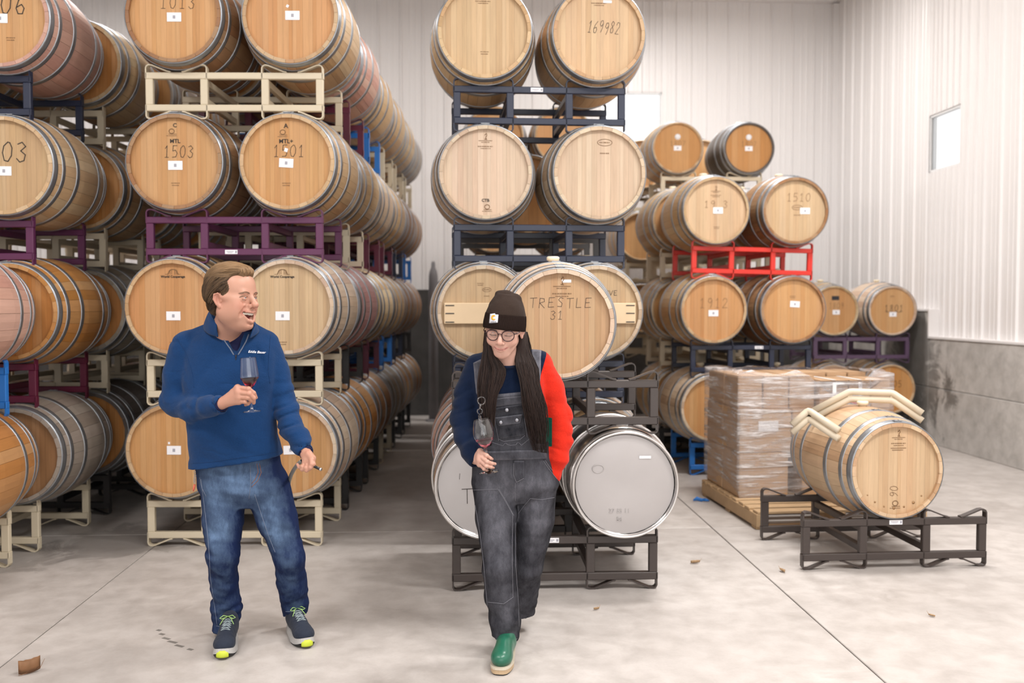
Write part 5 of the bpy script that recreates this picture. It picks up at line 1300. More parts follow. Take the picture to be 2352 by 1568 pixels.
def brow_mesh(T, par, tree, s, pts, r, mat, n=34, spread=.0022, name='eyebrow'):
    mb = MB(); rs = random.Random(9 + s)
    for i in range(n):
        u = i / (n - 1); k = u * (len(pts) - 1); a = int(min(k, len(pts) - 2)); p = Vector(pts[a]).lerp(Vector(pts[a + 1]), k - a)
        p.z += rs.uniform(-spread, spread) * (1.1 - u * .6); q = []
        for e in (0, .5, 1):
            w = Vector((s * (p.x + .0085 * e), p.y, p.z + .0022 * e * (1 - 1.6 * u))); loc, nn, _, _ = tree.ray_cast(Vector((w.x, -.2, w.z)), Vector((0, 1, 0)))
            q.append((loc + nn * .0008) if loc else w)
        mb.tube(q, [r, r * .9, r * .25], 5)
    return at_head(mb.build(name, mat), T, par)
for s in (-1, 1):
    brow_mesh(HM, man, head_tree_m, s, [(.012, 0, .0185), (.024, 0, .0235), (.036, 0, .0235), (.044, 0, .0185)], .0008, M['brow'], 40, .0020)
    brow_mesh(HM, man, head_tree_m, s, [(.018, 0, .0050), (.027, 0, .0085), (.036, 0, .0085), (.047, 0, .0030)], .0005, M['brow'], 22, .0006, 'eyelashes')
# hair
hf = Field((-.125, -.13, -.13), (.125, .15, .165), .003)
hf.ell((0, .020, .056), (.0830, .1060, .0880), .01); hf.ell((0, -.034, .108), (.052, .050, .022), .03); hf.ell((0, .078, -.010), (.056, .034, .066), .03)
for s in (-1, 1): hf.ell((s * .066, .035, .02), (.020, .058, .050), .02)
hf.ell((0, -.125, .012), (.090, .092, .086), .006, 'cut'); hf.ell((0, -.02, -.115), (.1, .13, .05), .01, 'cut') 
for s in (-1, 1): hf.ell((s * .090, .004, -.020), (.030, .030, .050), .006, 'cut'); hf.cone((s * .0735, -.020, .050), (s * .0715, -.016, -.002), .010, .0055, .006); hf.ell((s * .062, -.080, .070), (.030, .046, .034), .010, 'cut')
hf.F += .0022 * vnoise(hf.ax[0][:, None, None] * 190, hf.ax[1][None, :, None] * 35, hf.ax[2][None, None, :] * 90)
hV, hQ = hf.mesh(); hme = np_mesh('hair', hV, hQ, M['hair_m'], True, None, 1); fattr(hme, 'strand', np.clip((hV[:, 2] - .035) / .085, 0, 1) * .6 + .2 * vnoise(hV[:, 0] * 160, hV[:, 1] * 22, hV[:, 2] * 60))
hair_m = at_head(link('hair', hme), HM, man)
ht = bvh(hme)
def flow_paths(tree, starts, dirf, steps, ds, lift):
    out = []
    for p in starts:
        p = Vector(p); pts = []
        for i in range(steps):
            loc, n, _, _ = tree.find_nearest(p)
            if loc is None: break
            d = dirf(loc); d = d - n * d.dot(n)
            if d.length < 1e-5: break
            pts.append(loc + n * (lift * math.sin(PI * min(1, (i + .5) / steps)) )); p = loc + d.normalized() * ds
        if len(pts) > 4: out.append(pts)
    return out
rs = random.Random(4); starts = []
for i in range(640):
    a = rs.uniform(-1, 1); starts.append((.062 * a, -.100 + .145 * rs.random() ** 1.4 + .03 * abs(a), .118 - .05 * a * a + .01))
for i in range(260): starts.append((rs.uniform(-.06, .06), -.10, rs.uniform(.085, .12)))
for i in range(160):
    s = rs.choice((-1, 1)); starts.append((s * .085, rs.uniform(-.075, -.01), rs.uniform(.02, .09)))
for i in range(330):
    s = rs.choice((-1, 1)); starts.append((s * .08, rs.uniform(-.03, .06), rs.uniform(.0, .10)))
pm = flow_paths(ht, starts, lambda p: Vector((0, .25, 1)) if p.y < -.072 and p.z < .118 else Vector(((.55 if p.x > .012 else -.35) * (1 if p.z > .06 else .05), 1.0, -.10 - max(0, (p.y)) * 14 - (0 if p.z > .08 else .55))), 12, .0085, .0022)
at_head(link('hair_locks', strands(pm, .0017, 5, .35, lambda p: .05 + .75 * min(1, max(0, (p[len(p) // 2].z - .050) / .075)) ** 1.3)), HM, man).data.materials.append(M['hair_m'])

# ---- fleece pullover
z_ = lambda y, D=4.35: P(500, y, D).z
sw = Field(P(355, 1095, 4.35) - Vector((.02, .33, 0)), P(735, 700, 4.35) + Vector((.0, .22, 0)), .0055)
tors = [prow(748, 533, 46, .070, 4.35), prow(766, 531, 76, .088, 4.35), prow(785, 529, 98, .105, 4.34), prow(810, 528, 107, .118, 4.335), prow(850, 528, 109, .128, 4.33), prow(900, 529, 104, .135, 4.325), prow(950, 532, 99, .138, 4.325), prow(1000, 537, 101, .138, 4.33), prow(1045, 543, 105, .140, 4.34), prow(1092, 548, 108, .140, 4.34)]
def tfold(x, y, z, t):
    w = np.clip((1.06 - z) / .35, 0, 1); u = np.clip((z - 1.05) / .2, 0, 1)
    return .006 * vnoise(x * 6 + 3, y * 4, z * 15 + x * 8) + .0085 * w * crease(x * 3 + z * 6, y * 2, z * 15 + x * 4 + 7) * .8 + .004 * u * crease(x * 11 + z * 6 + 3, y * 3, z * 6 - x * 9)
sw.loft(tors, .02, 'add', tfold)
sw.cone(P(505, 757, 4.37), P(432, 792, 4.36), .050, .060, .035); sw.cone(P(562, 757, 4.38), P(608, 786, 4.37), .048, .056, .035)
def sfoldL(x, y, z, t): return .0055 * crease(x * 20 + z * 9, y * 6, z * 15 + 3 - x * 8) + .0025 * vnoise(x * 40, y * 12, z * 34)
def sfoldR(x, y, z, t): return (.0025 + .0080 * np.clip((1.24 - z) / .2, 0, 1) * np.clip((z - .84) / .06, .2, 1)) * crease(x * 6 + 4, y * 6, z * 32 - x * 11) + .002 * vnoise(x * 20, y * 20, z * 60)
sw.chain(pl((430, 800, 4.345), (413, 858, 4.345), (405, 922, 4.335), (440, 941, 4.235), (480, 934, 4.145), (505, 930, 4.093)), [.074, .073, .067, .052, .044, .039], .018, 'add', sfoldL)
sw.chain(pl((610, 796, 4.365), (632, 850, 4.36), (650, 915, 4.345), (669, 976, 4.285), (686, 1010, 4.22), (700, 1034, 4.175)), [.066, .060, .055, .054, .045, .039], .016, 'add', sfoldR)
a_, b_ = P(436, 1077, 4.3), P(650, 1046, 4.3); dd = (b_ - a_).normalized(); sw.plane_cut(a_, Vector((dd.z, 0, -dd.x)))
sw.chain(pl((542, 816, 4.215), (541, 792, 4.240), (538, 752, 4.275)), [.004, .020, .048], .003, 'cut'); sw.cone(P(530, 752, 4.36), P(530, 700, 4.36), .060, .085, .01, 'cut')
for p, q in ((P(505, 930, 4.093), P(521, 928, 4.058)), (P(700, 1034, 4.175), P(707, 1048, 4.145))):      # open cuffs
    d = (q - p).normalized(); sw.cone(p - d * .012, p + d * .05, .029, .034, .003, 'cut')
sV, sQ = sw.mesh(); swm = np_mesh('pullover', sV, sQ, M['fleece'], True, None, 2); pull = child(link('pullover', swm), man); st_ = bvh(swm)
# collar
def catmull(pts, n):
    pts = [Vector(p) for p in pts]; out = []; q = [pts[0] * 2 - pts[1]] + pts + [pts[-1] * 2 - pts[-2]]
    for i in range(1, len(q) - 2):
        for k in range(n):
            t = k / n; a, b, c, d = q[i - 1], q[i], q[i + 1], q[i + 2]
            out.append(.5 * ((2 * b) + (c - a) * t + (2 * a - 5 * b + 4 * c - d) * t * t + (3 * b - a - 3 * c + d) * t ** 3))
    out.append(pts[-1]); return out
def ribbon(rows, n):
    R_ = [catmull(r, n) for r in rows]; m = len(R_[0]); vs = [p for r in R_ for p in r]
    return MB().add(vs, [(j * m + i, j * m + i + 1, (j + 1) * m + i + 1, (j + 1) * m + i) for j in range(len(R_) - 1) for i in range(m - 1)], True)
ctop = pl((499, 742, 4.215), (488, 727, 4.26), (482, 713, 4.34), (492, 708, 4.42), (525, 704, 4.46), (558, 712, 4.43), (575, 727, 4.34), (580, 737, 4.275), (587, 745, 4.235))
cmid = pl((497, 757, 4.205), (480, 745, 4.25), (473, 732, 4.34), (486, 727, 4.43), (525, 723, 4.47), (562, 728, 4.44), (584, 739, 4.35), (588, 748, 4.275), (580, 757, 4.215))
cbot = pl((503, 776, 4.215), (478, 768, 4.25), (466, 755, 4.34), (478, 747, 4.43), (525, 744, 4.47), (570, 747, 4.44), (594, 757, 4.35), (592, 767, 4.27), (572, 780, 4.212))
col = child(ribbon([ctop, cmid, cbot], 8).build('collar', M['fleece']), man); thick(col, .006, 0); sub = col.modifiers.new('s', 'SUBSURF'); sub.levels = 1; sub.render_levels = 1
# lapels of the open zip, zip pull, chest embroidery, hem stitching
def rope(tree, pts, r, name, mat, par, off=.0015, step=4):
    q = on_path(tree, pts, step, off)
    return child(MB().tube(q, r, 6).build(name, mat), par) if len(q) > 2 else None
for pts in ([(508, 768), (520, 784), (532, 801), (540, 815)], [(568, 768), (562, 784), (553, 800), (544, 815)]): rope(st_, [(x + (-3 if pts[0][0] < 540 else 3), y) for x, y in pts], .0028, 'zip_edge', M['stitch'], man, .001)
zp = hit(st_, 542, 818, .003); child(MB().box(zp, (.007, .004, .012), bev=.001).box(zp + Vector((0, -.002, -.012)), (.004, .003, .010)).build('zip_pull', flat('dark_zip', (.03, .03, .04), .3, .6)), man)
def text_on(tree, s, px, py, size, mat, par, name='embroidery', tilt=0, off=.002, bold=0, shear=0, extrude=.0004):
    me = text_mesh(s, size, bold, mat, extrude=extrude); c = hit(tree, px, py, off); rx, ry = hit(tree, px + 8, py, off), hit(tree, px, py - 8, off)
    X = (rx - c).normalized(); Z = (ry - c); Z = (Z - X * Z.dot(X)).normalized()
    for v in me.vertices: q = c + X * (v.co.x + v.co.y * shear) + Z * (v.co.y + v.co.x * tilt); n = X.cross(Z); v.co = q + n * v.co.z
    return child(link(name, me), par)
text_on(st_, 'Eddie Bauer', 590, 809, .0155, flat('white_thread', (.75, .78, .84), .7), man, tilt=-.02, off=.004, bold=.0003, shear=.35)
rope(st_, [(440, 1064), (490, 1060), (540, 1052), (600, 1044), (646, 1036)], .0011, 'hem_stitch', M['fleece'], man, .0006)
rope(st_, [(404, 775), (425, 805), (440, 850), (446, 890)], .0016, 'armhole_seam', M['fleece'], man, .0005); rope(st_, [(622, 768), (618, 810), (616, 850), (620, 880)], .0016, 'armhole_seam', M['fleece'], man, .0005)
# tee shirt showing at the neck and cuffs
tf = Field(P(470, 860, 4.35) - Vector((0, .2, 0)), P(600, 740, 4.35) + Vector((0, .12, 0)), .005)
tf.loft([prow(755, 536, 46, .060, 4.33), prow(775, 537, 58, .074, 4.33), prow(800, 537, 66, .092, 4.33), prow(845, 536, 72, .104, 4.33)], .01); tf.ell(P(539, 742, 4.25), (.062, .060, .040), .006, 'cut')
V, Q = tf.mesh(); child(link('undershirt', np_mesh('undershirt', V, Q, M['tee'], True, None, 1)), man)
for a, b, r in ((P(498, 931, 4.105), P(511, 929.3, 4.078), .0305), (P(698, 1030, 4.183), P(704, 1042, 4.159), .0310)):
    o = MB().tube([a, a.lerp(b, .6), b, b.lerp(a, .3)], [r, r, r * .99, r * .9], 22, False).build('shirt_cuff', M['tee']); child(o, man)

# ---- jeans
jf = Field(P(420, 1455, 4.45) - Vector((.02, .36, .02)), P(725, 1030, 4.35) + Vector((.02, .30, 0)), .0055)
def jfold(x, y, z, t):
    k = np.clip((.64 - z) / .16, 0, 1); q = np.clip((.26 - z) / .12, 0, 1)
    return .002 * vnoise(x * 9, y * 9, z * 30 + x * 16) + .0085 * k * crease(x * 5 + 2, y * 5, z * 11 + x * 9 + 5) + .006 * q * crease(x * 6, y * 5, z * 26 - x * 10) + .0025 * k * vnoise(x * 22, y * 14, z * 60)
jf.loft([prow(1030, 545, 94, .112, 4.36), prow(1060, 547, 97, .118, 4.36), prow(1090, 551, 98, .122, 4.36), prow(1122, 559, 103, .125, 4.365), prow(1140, 565, 84, .110, 4.37), prow(1160, 569, 34, .085, 4.37)], .02, 'add', lambda x, y, z, t: .0022 * vnoise(x * 7, y * 5, z * 42 + 6 * x))
jf.chain(pl((513, 1118, 4.36), (513, 1195, 4.33), (512, 1268, 4.285), (515, 1335, 4.34), (520, 1395, 4.375), (520, 1444, 4.38)), [.104, .087, .069, .063, .059, .054], .02, 'add', jfold)
jf.chain(pl((612, 1112, 4.38), (637, 1195, 4.355), (665, 1280, 4.325), (672, 1335, 4.40), (676, 1385, 4.45), (678, 1412, 4.47)), [.104, .090, .070, .064, .058, .054], .02, 'add', jfold)
jf.plane_cut(P(520, 1445, 4.40), (-.05, 0, -1)); 
V, Q = jf.mesh()
# raise the right hem (nearer vertices of the other leg stay)
hm = P(678, 1408, 4.47); keep = ~((V[:, 0] > (P(590, 1400, 4.4).x)) & (V[:, 2] < hm.z + (V[:, 0] - hm.x) * .12)); Q = Q[keep[Q].all(1)]
jm = np_mesh('jeans', V, Q, M['jeans'], True, None, 2); jeans = child(link('jeans', jm), man); jt = bvh(jm)
N = np.empty(len(jm.vertices) * 3, np.float32); jm.vertices.foreach_get('normal', N); N = N.reshape(-1, 3); Vv = vco(jm)
fr = np.clip(-N[:, 1], 0, 1) ** 2.5; zz = Vv[:, 2]
prof = np.interp(zz, [.1, .3, .42, .50, .58, .70, .85, .95], [.26, .34, .40, .68, .58, .62, .60, .42])
fattr(jm, 'wear', np.clip(fr * prof + .02 + .10 * vnoise(Vv[:, 0] * 7, Vv[:, 1] * 7, Vv[:, 2] * 55 + 10 * Vv[:, 0]) * fr, 0, 1))
for pts in ([(575, 1068), (576, 1110), (572, 1145)], [(596, 1064), (600, 1085), (592, 1104), (578, 1118)], [(590, 1064), (593, 1084), (587, 1099), (578, 1110)]): rope(jt, pts, .0011, 'fly_stitch', M['rustst'] if pts[0][0] > 580 else M['stitch'], man, .0008)
for pts in ([(462, 1100), (468, 1150), (474, 1200), (480, 1260), (484, 1330), (494, 1400), (499, 1436)], [(585, 1135), (600, 1180), (617, 1230), (632, 1268)], [(497, 1437), (520, 1440), (543, 1434)], [(656, 1404), (680, 1404), (700, 1398)]): rope(jt, pts, .0012, 'seam_stitch', M['stitch'], man, .0006)
rope(jt, [(459, 1096), (464, 1120), (474, 1140)], .0012, 'pocket_stitch', M['stitch'], man, .0008)
# waistband strip and belt loop under the hem
kc = empty('key_chain', P(448, 1080, 4.28)); kc.parent = man; kc.matrix_parent_inverse = man.matrix_world.inverted()
mbk = MB()
for i in range(7):
    c = P(447.5 + .8 * math.sin(i), 1083 + i * 4.2, 4.275); mbk.tube([c + Vector((.004 * math.cos(a * PI / 4), .004 * math.sin(a * PI / 4) if i % 2 else 0, .005 * math.sin(a * PI / 4))) for a in range(8)], .0011, 5, closed=True)
o = child(mbk.build('chain', M['hoop']), man); bpy.data.objects.remove(kc); o.name = 'key_chain'
child(MB().tube(pl((447, 1112, 4.275), (445, 1122, 4.272), (444, 1128, 4.27)), [.004, .005, .002], 8).build('key_clip', flat('red_enamel', (.55, .10, .06), .3)), man)

# ---- trainers
M['mesh_shoe'] = fabric('dark_shoe_mesh', (.022, .028, .045), .3, .8, 500, .4); M['midsole'] = speckle('grey_midsole', (.42, .41, .40), .6, .12, 30); M['outsole'] = flat('black_outsole', (.02, .02, .022), .7); M['lime'] = flat('lime_toe', (.52, .60, .04), .45); M['lace'] = flat('lime_lace', (.30, .48, .16), .6); M['lace2'] = flat('grey_lace', (.25, .30, .32), .6)
def outline(L_, w_heel, w_toe, n=40, flare=0.0):
    pts = []
    for i in range(n):
        a = 2 * PI * i / n; y = L_ / 2 * (1 + math.sin(a)); u = y / L_
        w = w_heel * (1 - u) + w_toe * u; w *= (.93 - .10 * math.sin(PI * min(1, u * 1.6)) if u < .6 else 1)
        pts.append(((w / 2 + flare) * math.copysign(abs(math.cos(a)) ** .62, math.cos(a)), y + flare * math.sin(a)))
    return pts
def shoe(par, toe, heading, L_=.300, name='trainer'):
    T = Matrix.Translation((toe.x, toe.y, 0)) @ Matrix.Rotation(heading, 4, 'Z') @ Matrix.Translation((0, -L_, 0))
    r = empty(name); r.matrix_world = T; bpy.context.view_layer.update()
    child(r, par)
    def kid(o): o.parent = r; return o
    def slab(z0, z1, f0, f1, nm, mat, spring=.018):
        A, B2 = outline(L_, .078, .100, 40, f0), outline(L_, .078, .100, 40, f1); n = len(A); sp = lambda y: spring * max(0, (y / L_ - .72) / .28) ** 2
        vs = [(x, y, z0 + sp(y)) for x, y in A] + [(x, y, z1 + sp(y) * .8 + .010 * max(0, .3 - y / L_)) for x, y in B2]
        return kid(MB().add(vs, [tuple(range(n))[::-1], tuple(n + i for i in range(n))] + [(i, (i + 1) % n, n + (i + 1) % n, n + i) for i in range(n)], False).build(nm, mat))
    slab(.0, .008, .004, .006, 'outsole', M['outsole']); slab(.0081, .034, .008, .003, 'midsole', M['midsole'])
    f = Field((-.075, -.03, .02), (.075, L_ + .03, .15), .0035)
    f.ell((0, L_ * .78, .050), (.047, .068, .034), .02); f.ell((0, L_ * .48, .062), (.040, .085, .046), .03); f.ell((0, L_ * .2, .070), (.037, .058, .052), .03)
    f.cone((0, L_ * .20, .08), (0, L_ * .17, .105), .036, .034, .02); f.cone((0, L_ * .38, .088), (0, L_ * .30, .106), .022, .022, .02)
    f.F += .0012 * vnoise(f.ax[0][:, None, None] * 40, f.ax[1][None, :, None] * 90, f.ax[2][None, None, :] * 40); f.plane_cut((0, 0, .026), (0, 0, -1))
    V, Q = f.mesh(); me = np_mesh('upper', V, Q, M['mesh_shoe'], True, None, 1); kid(link('upper', me)); tr = bvh(me)
    # lime toe bumper wrapped over the front of the sole
    n = 13; vs = []; 
    for j in range(5):
        for i in range(n):
            a = (i / (n - 1) - .5) * 1.0; v = j / 4; k = 1 - .30 * max(0, v - .55)
            x = .027 * math.sin(a * 1.35) / math.sin(.675) * .9; y = L_ + .0105 - .030 * (abs(a) * 2) ** 2 * .36 - .020 * max(0, v - .6) ** 1.2; vs.append((x * k, y, .012 + .027 * v))
    o = kid(MB().add(vs, [(j * n + i, j * n + i + 1, (j + 1) * n + i + 1, (j + 1) * n + i) for j in range(4) for i in range(n - 1)], True).build('toe_bumper', M['lime'])); thick(o, .003, 1)
    def top(x, y):
        loc, nn, _, _ = tr.ray_cast(Vector((x, y, .3)), Vector((0, 0, -1))); return loc + nn * .002 if loc else Vector((x, y, .1))
    mb = MB(); rows_ = [L_ * q for q in (.66, .60, .54, .48, .42, .36)]
    for a, b in zip(rows_[:-1], rows_[1:]):
        for s in (-1, 1): mb.tube([top(s * .019, a), top(s * .010, (a * .7 + b * .3)), top(0, (a + b) / 2) + Vector((0, 0, .001)), top(-s * .010, (a * .3 + b * .7)), top(-s * .019, b)], .0019, 6)
    for y in rows_[::2]: mb.tube([top(-.019, y), top(0, y), top(.019, y)], .0019, 6)
    kid(mb.build('laces', M['lace2']))
    bw = MB(); c = top(0, L_ * .36) + Vector((0, 0, .004))
    for s in (-1, 1): bw.tube([c, c + Vector((s * .02, .004, .006)), c + Vector((s * .034, .016, -.002)), c + Vector((s * .024, .022, -.004)), c], .0021, 6); bw.tube([c, c + Vector((s * .015, .02, -.002)), c + Vector((s * .030, .045, -.022))], .0018, 6)
    kid(bw.build('lace_bow', M['lace'])); return r
def setback(p, d): return p
shoe(man, G(509, 1517) + Vector((0, .012, 0)), PI + math.radians(9), .295)
shoe(man, G(704, 1491) + Vector((0, .012, 0)), PI + math.radians(26), .295)

# ---- wine glass in his hand
def glass_obj(name, label, foot, top, prof, stem_h, bowl, wine_mat, level, group='wine glasses'):
    """prof: outer bowl (r, h) from stem up to rim, metres above the foot"""
    ax = (top - foot); Hh = ax.length; q = Vector((0, 0, 1)).rotation_difference(ax.normalized())
    r = empty(name, foot); r.rotation_mode = 'QUATERNION'; r.rotation_quaternion = q; tag(r, label, 'wine glass', group)
    t_ = .0011; fr_ = bowl
    MB().lathe([(.0001, .0), (fr_, .0), (fr_ + .0006, .0008), (fr_, .0016), (fr_ * .5, .004), (.007, .009), (.0042, .018), (.0036, stem_h * .5), (.0038, stem_h * .85), (.006, stem_h - .002)] + prof[:-1] + [(prof[-1][0] + .0001, prof[-1][1] - .0010), (prof[-1][0] - .0001, prof[-1][1] - .0002), (prof[-1][0] - t_ / 2, prof[-1][1]), (prof[-1][0] - t_ + .0001, prof[-1][1] - .0002), (prof[-1][0] - t_ + .0001, prof[-1][1] - .0010)] + [(max(.0002, a - t_), h + (t_ if i == 0 else 0)) for i, (a, h) in reversed(list(enumerate(prof[:-1])))] + [(.0001, prof[0][1] + .0015)], 40).build('glass_body', M['glass'], r)
    ins = [(max(.0002, a - t_ * .9), h) for a, h in prof]; w = [(.0001, prof[0][1] + .0012)]
    for (a, h), (a2, h2) in zip(ins[:-1], ins[1:]):
        if h >= level: break
        w.append((a, h + .0006))
        if h2 > level: t = (level - h) / (h2 - h); w.append((a + (a2 - a) * t, level))
    w.append((.0001, level)); MB().lathe(w, 40).build('wine', wine_mat, r); return r
gf, gt = P(579, 945, 4.075), P(569.5, 820, 4.075)
prof_m = [(.007, .100), (.012, .104), (.026, .121), (.0365, .139), (.0405, .147), (.0408, .151), (.0395, .162), (.036, .195), (.0325, .2315)]
glass_obj('wine_glass', 'angular wine glass of dark red wine held up by the laughing man', gf, gt, prof_m, .100, .037, M['wine_dark'], .146)
# black wand with a grey hose in his lowered hand
wt = empty('sampling_wand', P(716, 1067, 4.10)); tag(wt, "black metal wand with a grey hose in the man's lowered hand", 'tool')
def sub(o, par): bpy.context.view_layer.update(); return child(o, par)
bpy.context.view_layer.update()
M['blackmetal'] = flat('black_metal', (.012, .012, .014), .3, .3); M['hose'] = speckle('grey_hose', (.22, .21, .19), .45, .15, 12)
sub(MB().tube(pl((692, 1057, 4.135), (716, 1068, 4.098), (736.5, 1077.5, 4.07)), .0060, 14).build('tube', M['blackmetal']), wt)
sub(MB().tube(pl((735, 1076.8, 4.072), (737.5, 1078, 4.068)), [.0068, .0068], 14).build('tip_ring', flat('steel_tip', (.6, .6, .62), .25, 1)), wt)
sub(MB().tube(pl((706, 1063.5, 4.112), (709, 1065, 4.108)), [.0075, .0075], 14).build('collar_ring', M['blackmetal']), wt)
sub(MB().tube(catmull(pl((693, 1058, 4.133), (684, 1066, 4.17), (674, 1080, 4.27), (666, 1098, 4.39), (660, 1130, 4.50), (654, 1160, 4.56), (640, 1185, 4.60)), 8), .0085, 12).build('hose', M['hose']), wt)
# ================================================================== THE WOMAN
wom = empty('person', (P(1170, 1500, 4.15).x, 4.15, 0)); tag(wom, 'smiling woman in a brown beanie, glasses and grey denim overalls walking with a wine glass', 'person', 'the two people')
bpy.context.view_layer.update()
WM = Matrix.Translation(P(1159, 753.5, 4.02)) @ Matrix.Rotation(math.radians(-10), 4, 'Z') @ Matrix.Rotation(math.radians(3), 4, 'Y') @ Matrix.Rotation(math.radians(19), 4, 'X') @ Matrix.Scale(.972, 4)
WMi = WM.inverted()
wn1, wn2 = WMi @ P(1166, 835, 4.10), WMi @ P(1168, 880, 4.15)
f, wup, wdn = head_field('woman', (wn1, .047, wn2, .06)); f.smooth(1); V, Q = f.mesh(); wt_ = head_tint(V, 'woman', wup, wdn)
mh = np_mesh('h', V, Q, None, True, None, 1); head_tree_w = bvh(mh); mh.transform(WM); Vh = vco(mh); Qh = Q; wtree = bvh(mh)
hw_ = hand_parts(P(1092, 1053, 3.985), P(1080, 1025, 4.05), pl((1103, 1036, 3.955), (1102, 1046, 3.94), (1102, 1056, 3.935), (1102, 1066, 3.94)),
    [pl((1118, 1046, 3.915), (1126, 1052, 3.925), (1130, 1054, 3.94)), pl((1119, 1060, 3.90), (1130, 1064, 3.915), (1137, 1065, 3.93)), pl((1117, 1070, 3.90), (1128, 1073, 3.915), (1133, 1074, 3.93)), pl((1112, 1077, 3.91), (1119, 1081, 3.92), (1123, 1081.5, 3.935))],
    pl((1100, 1040, 3.985), (1113, 1046, 3.985), (1122, 1052, 3.975)), r=.0083, palm_r=.0120, wr=.0215)
bf = Field(P(1040, 1530, 4.4) - Vector((.1, .45, .1)), P(1300, 815, 4.1) + Vector((.1, .45, .05)), .014)
bf.loft([prow(830, 1166, 50, .06, 4.15), prow(870, 1165, 62, .075, 4.16), prow(940, 1168, 58, .075, 4.17), prow(1040, 1176, 64, .08, 4.2), prow(1120, 1183, 74, .09, 4.2)], .03)
bf.chain(pl((1097, 842, 4.16), (1068, 962, 4.14), (1081, 1022, 4.05)), [.036, .030, .024], .02); bf.chain(pl((1238, 840, 4.17), (1282, 960, 4.20), (1278, 1055, 4.185), (1268, 1080, 4.19)), [.036, .030, .022, .020], .02)
bf.chain(pl((1140, 1130, 4.18), (1148, 1300, 4.08), (1160, 1420, 4.12), (1162, 1450, 4.14)), [.065, .042, .026, .02], .03); bf.chain(pl((1226, 1130, 4.22), (1215, 1300, 4.25), (1200, 1370, 4.38), (1196, 1395, 4.44)), [.065, .042, .026, .02], .03)
bV, bQ = bf.mesh(); bodyV, bodyQ = join_np([(Vh, Qh), hw_, (bV, bQ)])
me = np_mesh('body', bodyV, bodyQ, M['skin_w'], True, None, 0); tv = np.zeros((len(bodyV), 3), np.float32); tv[:len(wt_)] = wt_; tv[len(Vh):len(Vh) + len(hw_[0]), 1] = .12
cattr(me, 'tint', tv); child(link('body', me), wom)
eyes(wom, WM, 'woman', (.05, .45))
for s in (-1, 1):
    brow_mesh(WM, wom, head_tree_w, s, [(.013, 0, .0215), (.024, 0, .0255), (.035, 0, .0255), (.044, 0, .0205)], .0009, M['brow_w'], 30, .0014)
    brow_mesh(WM, wom, head_tree_w, s, [(.017, 0, .0010), (.026, 0, .0010), (.036, 0, .0008), (.044, 0, .0005)], .0009, M['brow_w'], 30, .0007, 'eyelashes')
lp = []
for x, z in ((-.0285, -.0533), (-.02, -.0578), (-.01, -.0615), (0, -.0628), (.01, -.0615), (.02, -.0578), (.0285, -.0533)):
    q, nn, _, _ = head_tree_w.ray_cast(Vector((x, -.2, z)), Vector((0, 1, 0)))
    if q: lp.append(q + nn * .0002)
at_head(MB().tube(lp, [.0004] + [.0008] * (len(lp) - 2) + [.0004], 5).build('lip_line', flat('lip_line', (.16, .03, .03), .5)), WM, wom)
# glasses
M['frame'] = flat('tortoise_frame', (.035, .010, .012), .18); t = NT('lens'); trn = t.n('ShaderNodeBsdfTransparent'); gl = t.n('ShaderNodeBsdfGlossy'); gl.inputs['Roughness'].default_value = .02; mx = t.n('ShaderNodeMixShader'); mx.inputs[0].default_value = .05
t.l(trn.outputs[0], mx.inputs[1]); t.l(gl.outputs[0], mx.inputs[2]); t.l(mx.outputs[0], t.t.nodes['Material Output'].inputs['Surface']); M['lens'] = t.m
gR = Matrix.Translation((0, 0, -.002)) @ Matrix.Rotation(-.06, 4, 'X')
gl_e = empty('glasses'); gl_e.matrix_world = WM; bpy.context.view_layer.update(); child(gl_e, wom); gl_e['kind'] = 'thing'
def gkid(mb, n, m): o = mb.build(n, m, gl_e); o.matrix_parent_inverse = Matrix(); return o
def lens_pts(s, k=1.0):
    out = []
    for i in range(36):
        a = 2 * PI * i / 36; rx, rz = .0255 * k, .0225 * k
        x = rx * math.copysign(abs(math.cos(a)) ** .92, math.cos(a)); z = rz * math.copysign(abs(math.sin(a)) ** .92, math.sin(a)) + (.0012 * math.cos(2 * a))
        out.append(gR @ Vector((s * .0335 + x, -.1035 + .012 * abs((s * .0335 + x) / .06) ** 2, z)))
    return out
for s in (-1, 1):
    gkid(MB().tube(lens_pts(s), .0021, 8, closed=True), 'rim', M['frame'])
    p = lens_pts(s, .95); c = sum(p, Vector()) / len(p); gkid(MB().add([c + Vector((0, -.001, 0))] + p, [(0, i + 1, (i + 1) % 36 + 1) for i in range(36)], True), 'lens', M['lens'])
    gkid(MB().tube([gR @ Vector((s * .0585, -.0935, .008)), gR @ Vector((s * .069, -.088, .009)), gR @ Vector((s * .0775, -.07, .010)), gR @ Vector((s * .080, -.02, .012)), gR @ Vector((s * .081, .015, .008)), gR @ Vector((s * .080, .028, -.012))], [.0022, .0024, .002, .0018, .0018, .0018], 8), 'temple_arm', M['frame'])
gkid(MB().tube([gR @ Vector((-.0095, -.1040, .006)), gR @ Vector((0, -.1075, .0095)), gR @ Vector((.0095, -.1040, .006))], .0022, 8), 'bridge', M['frame'])
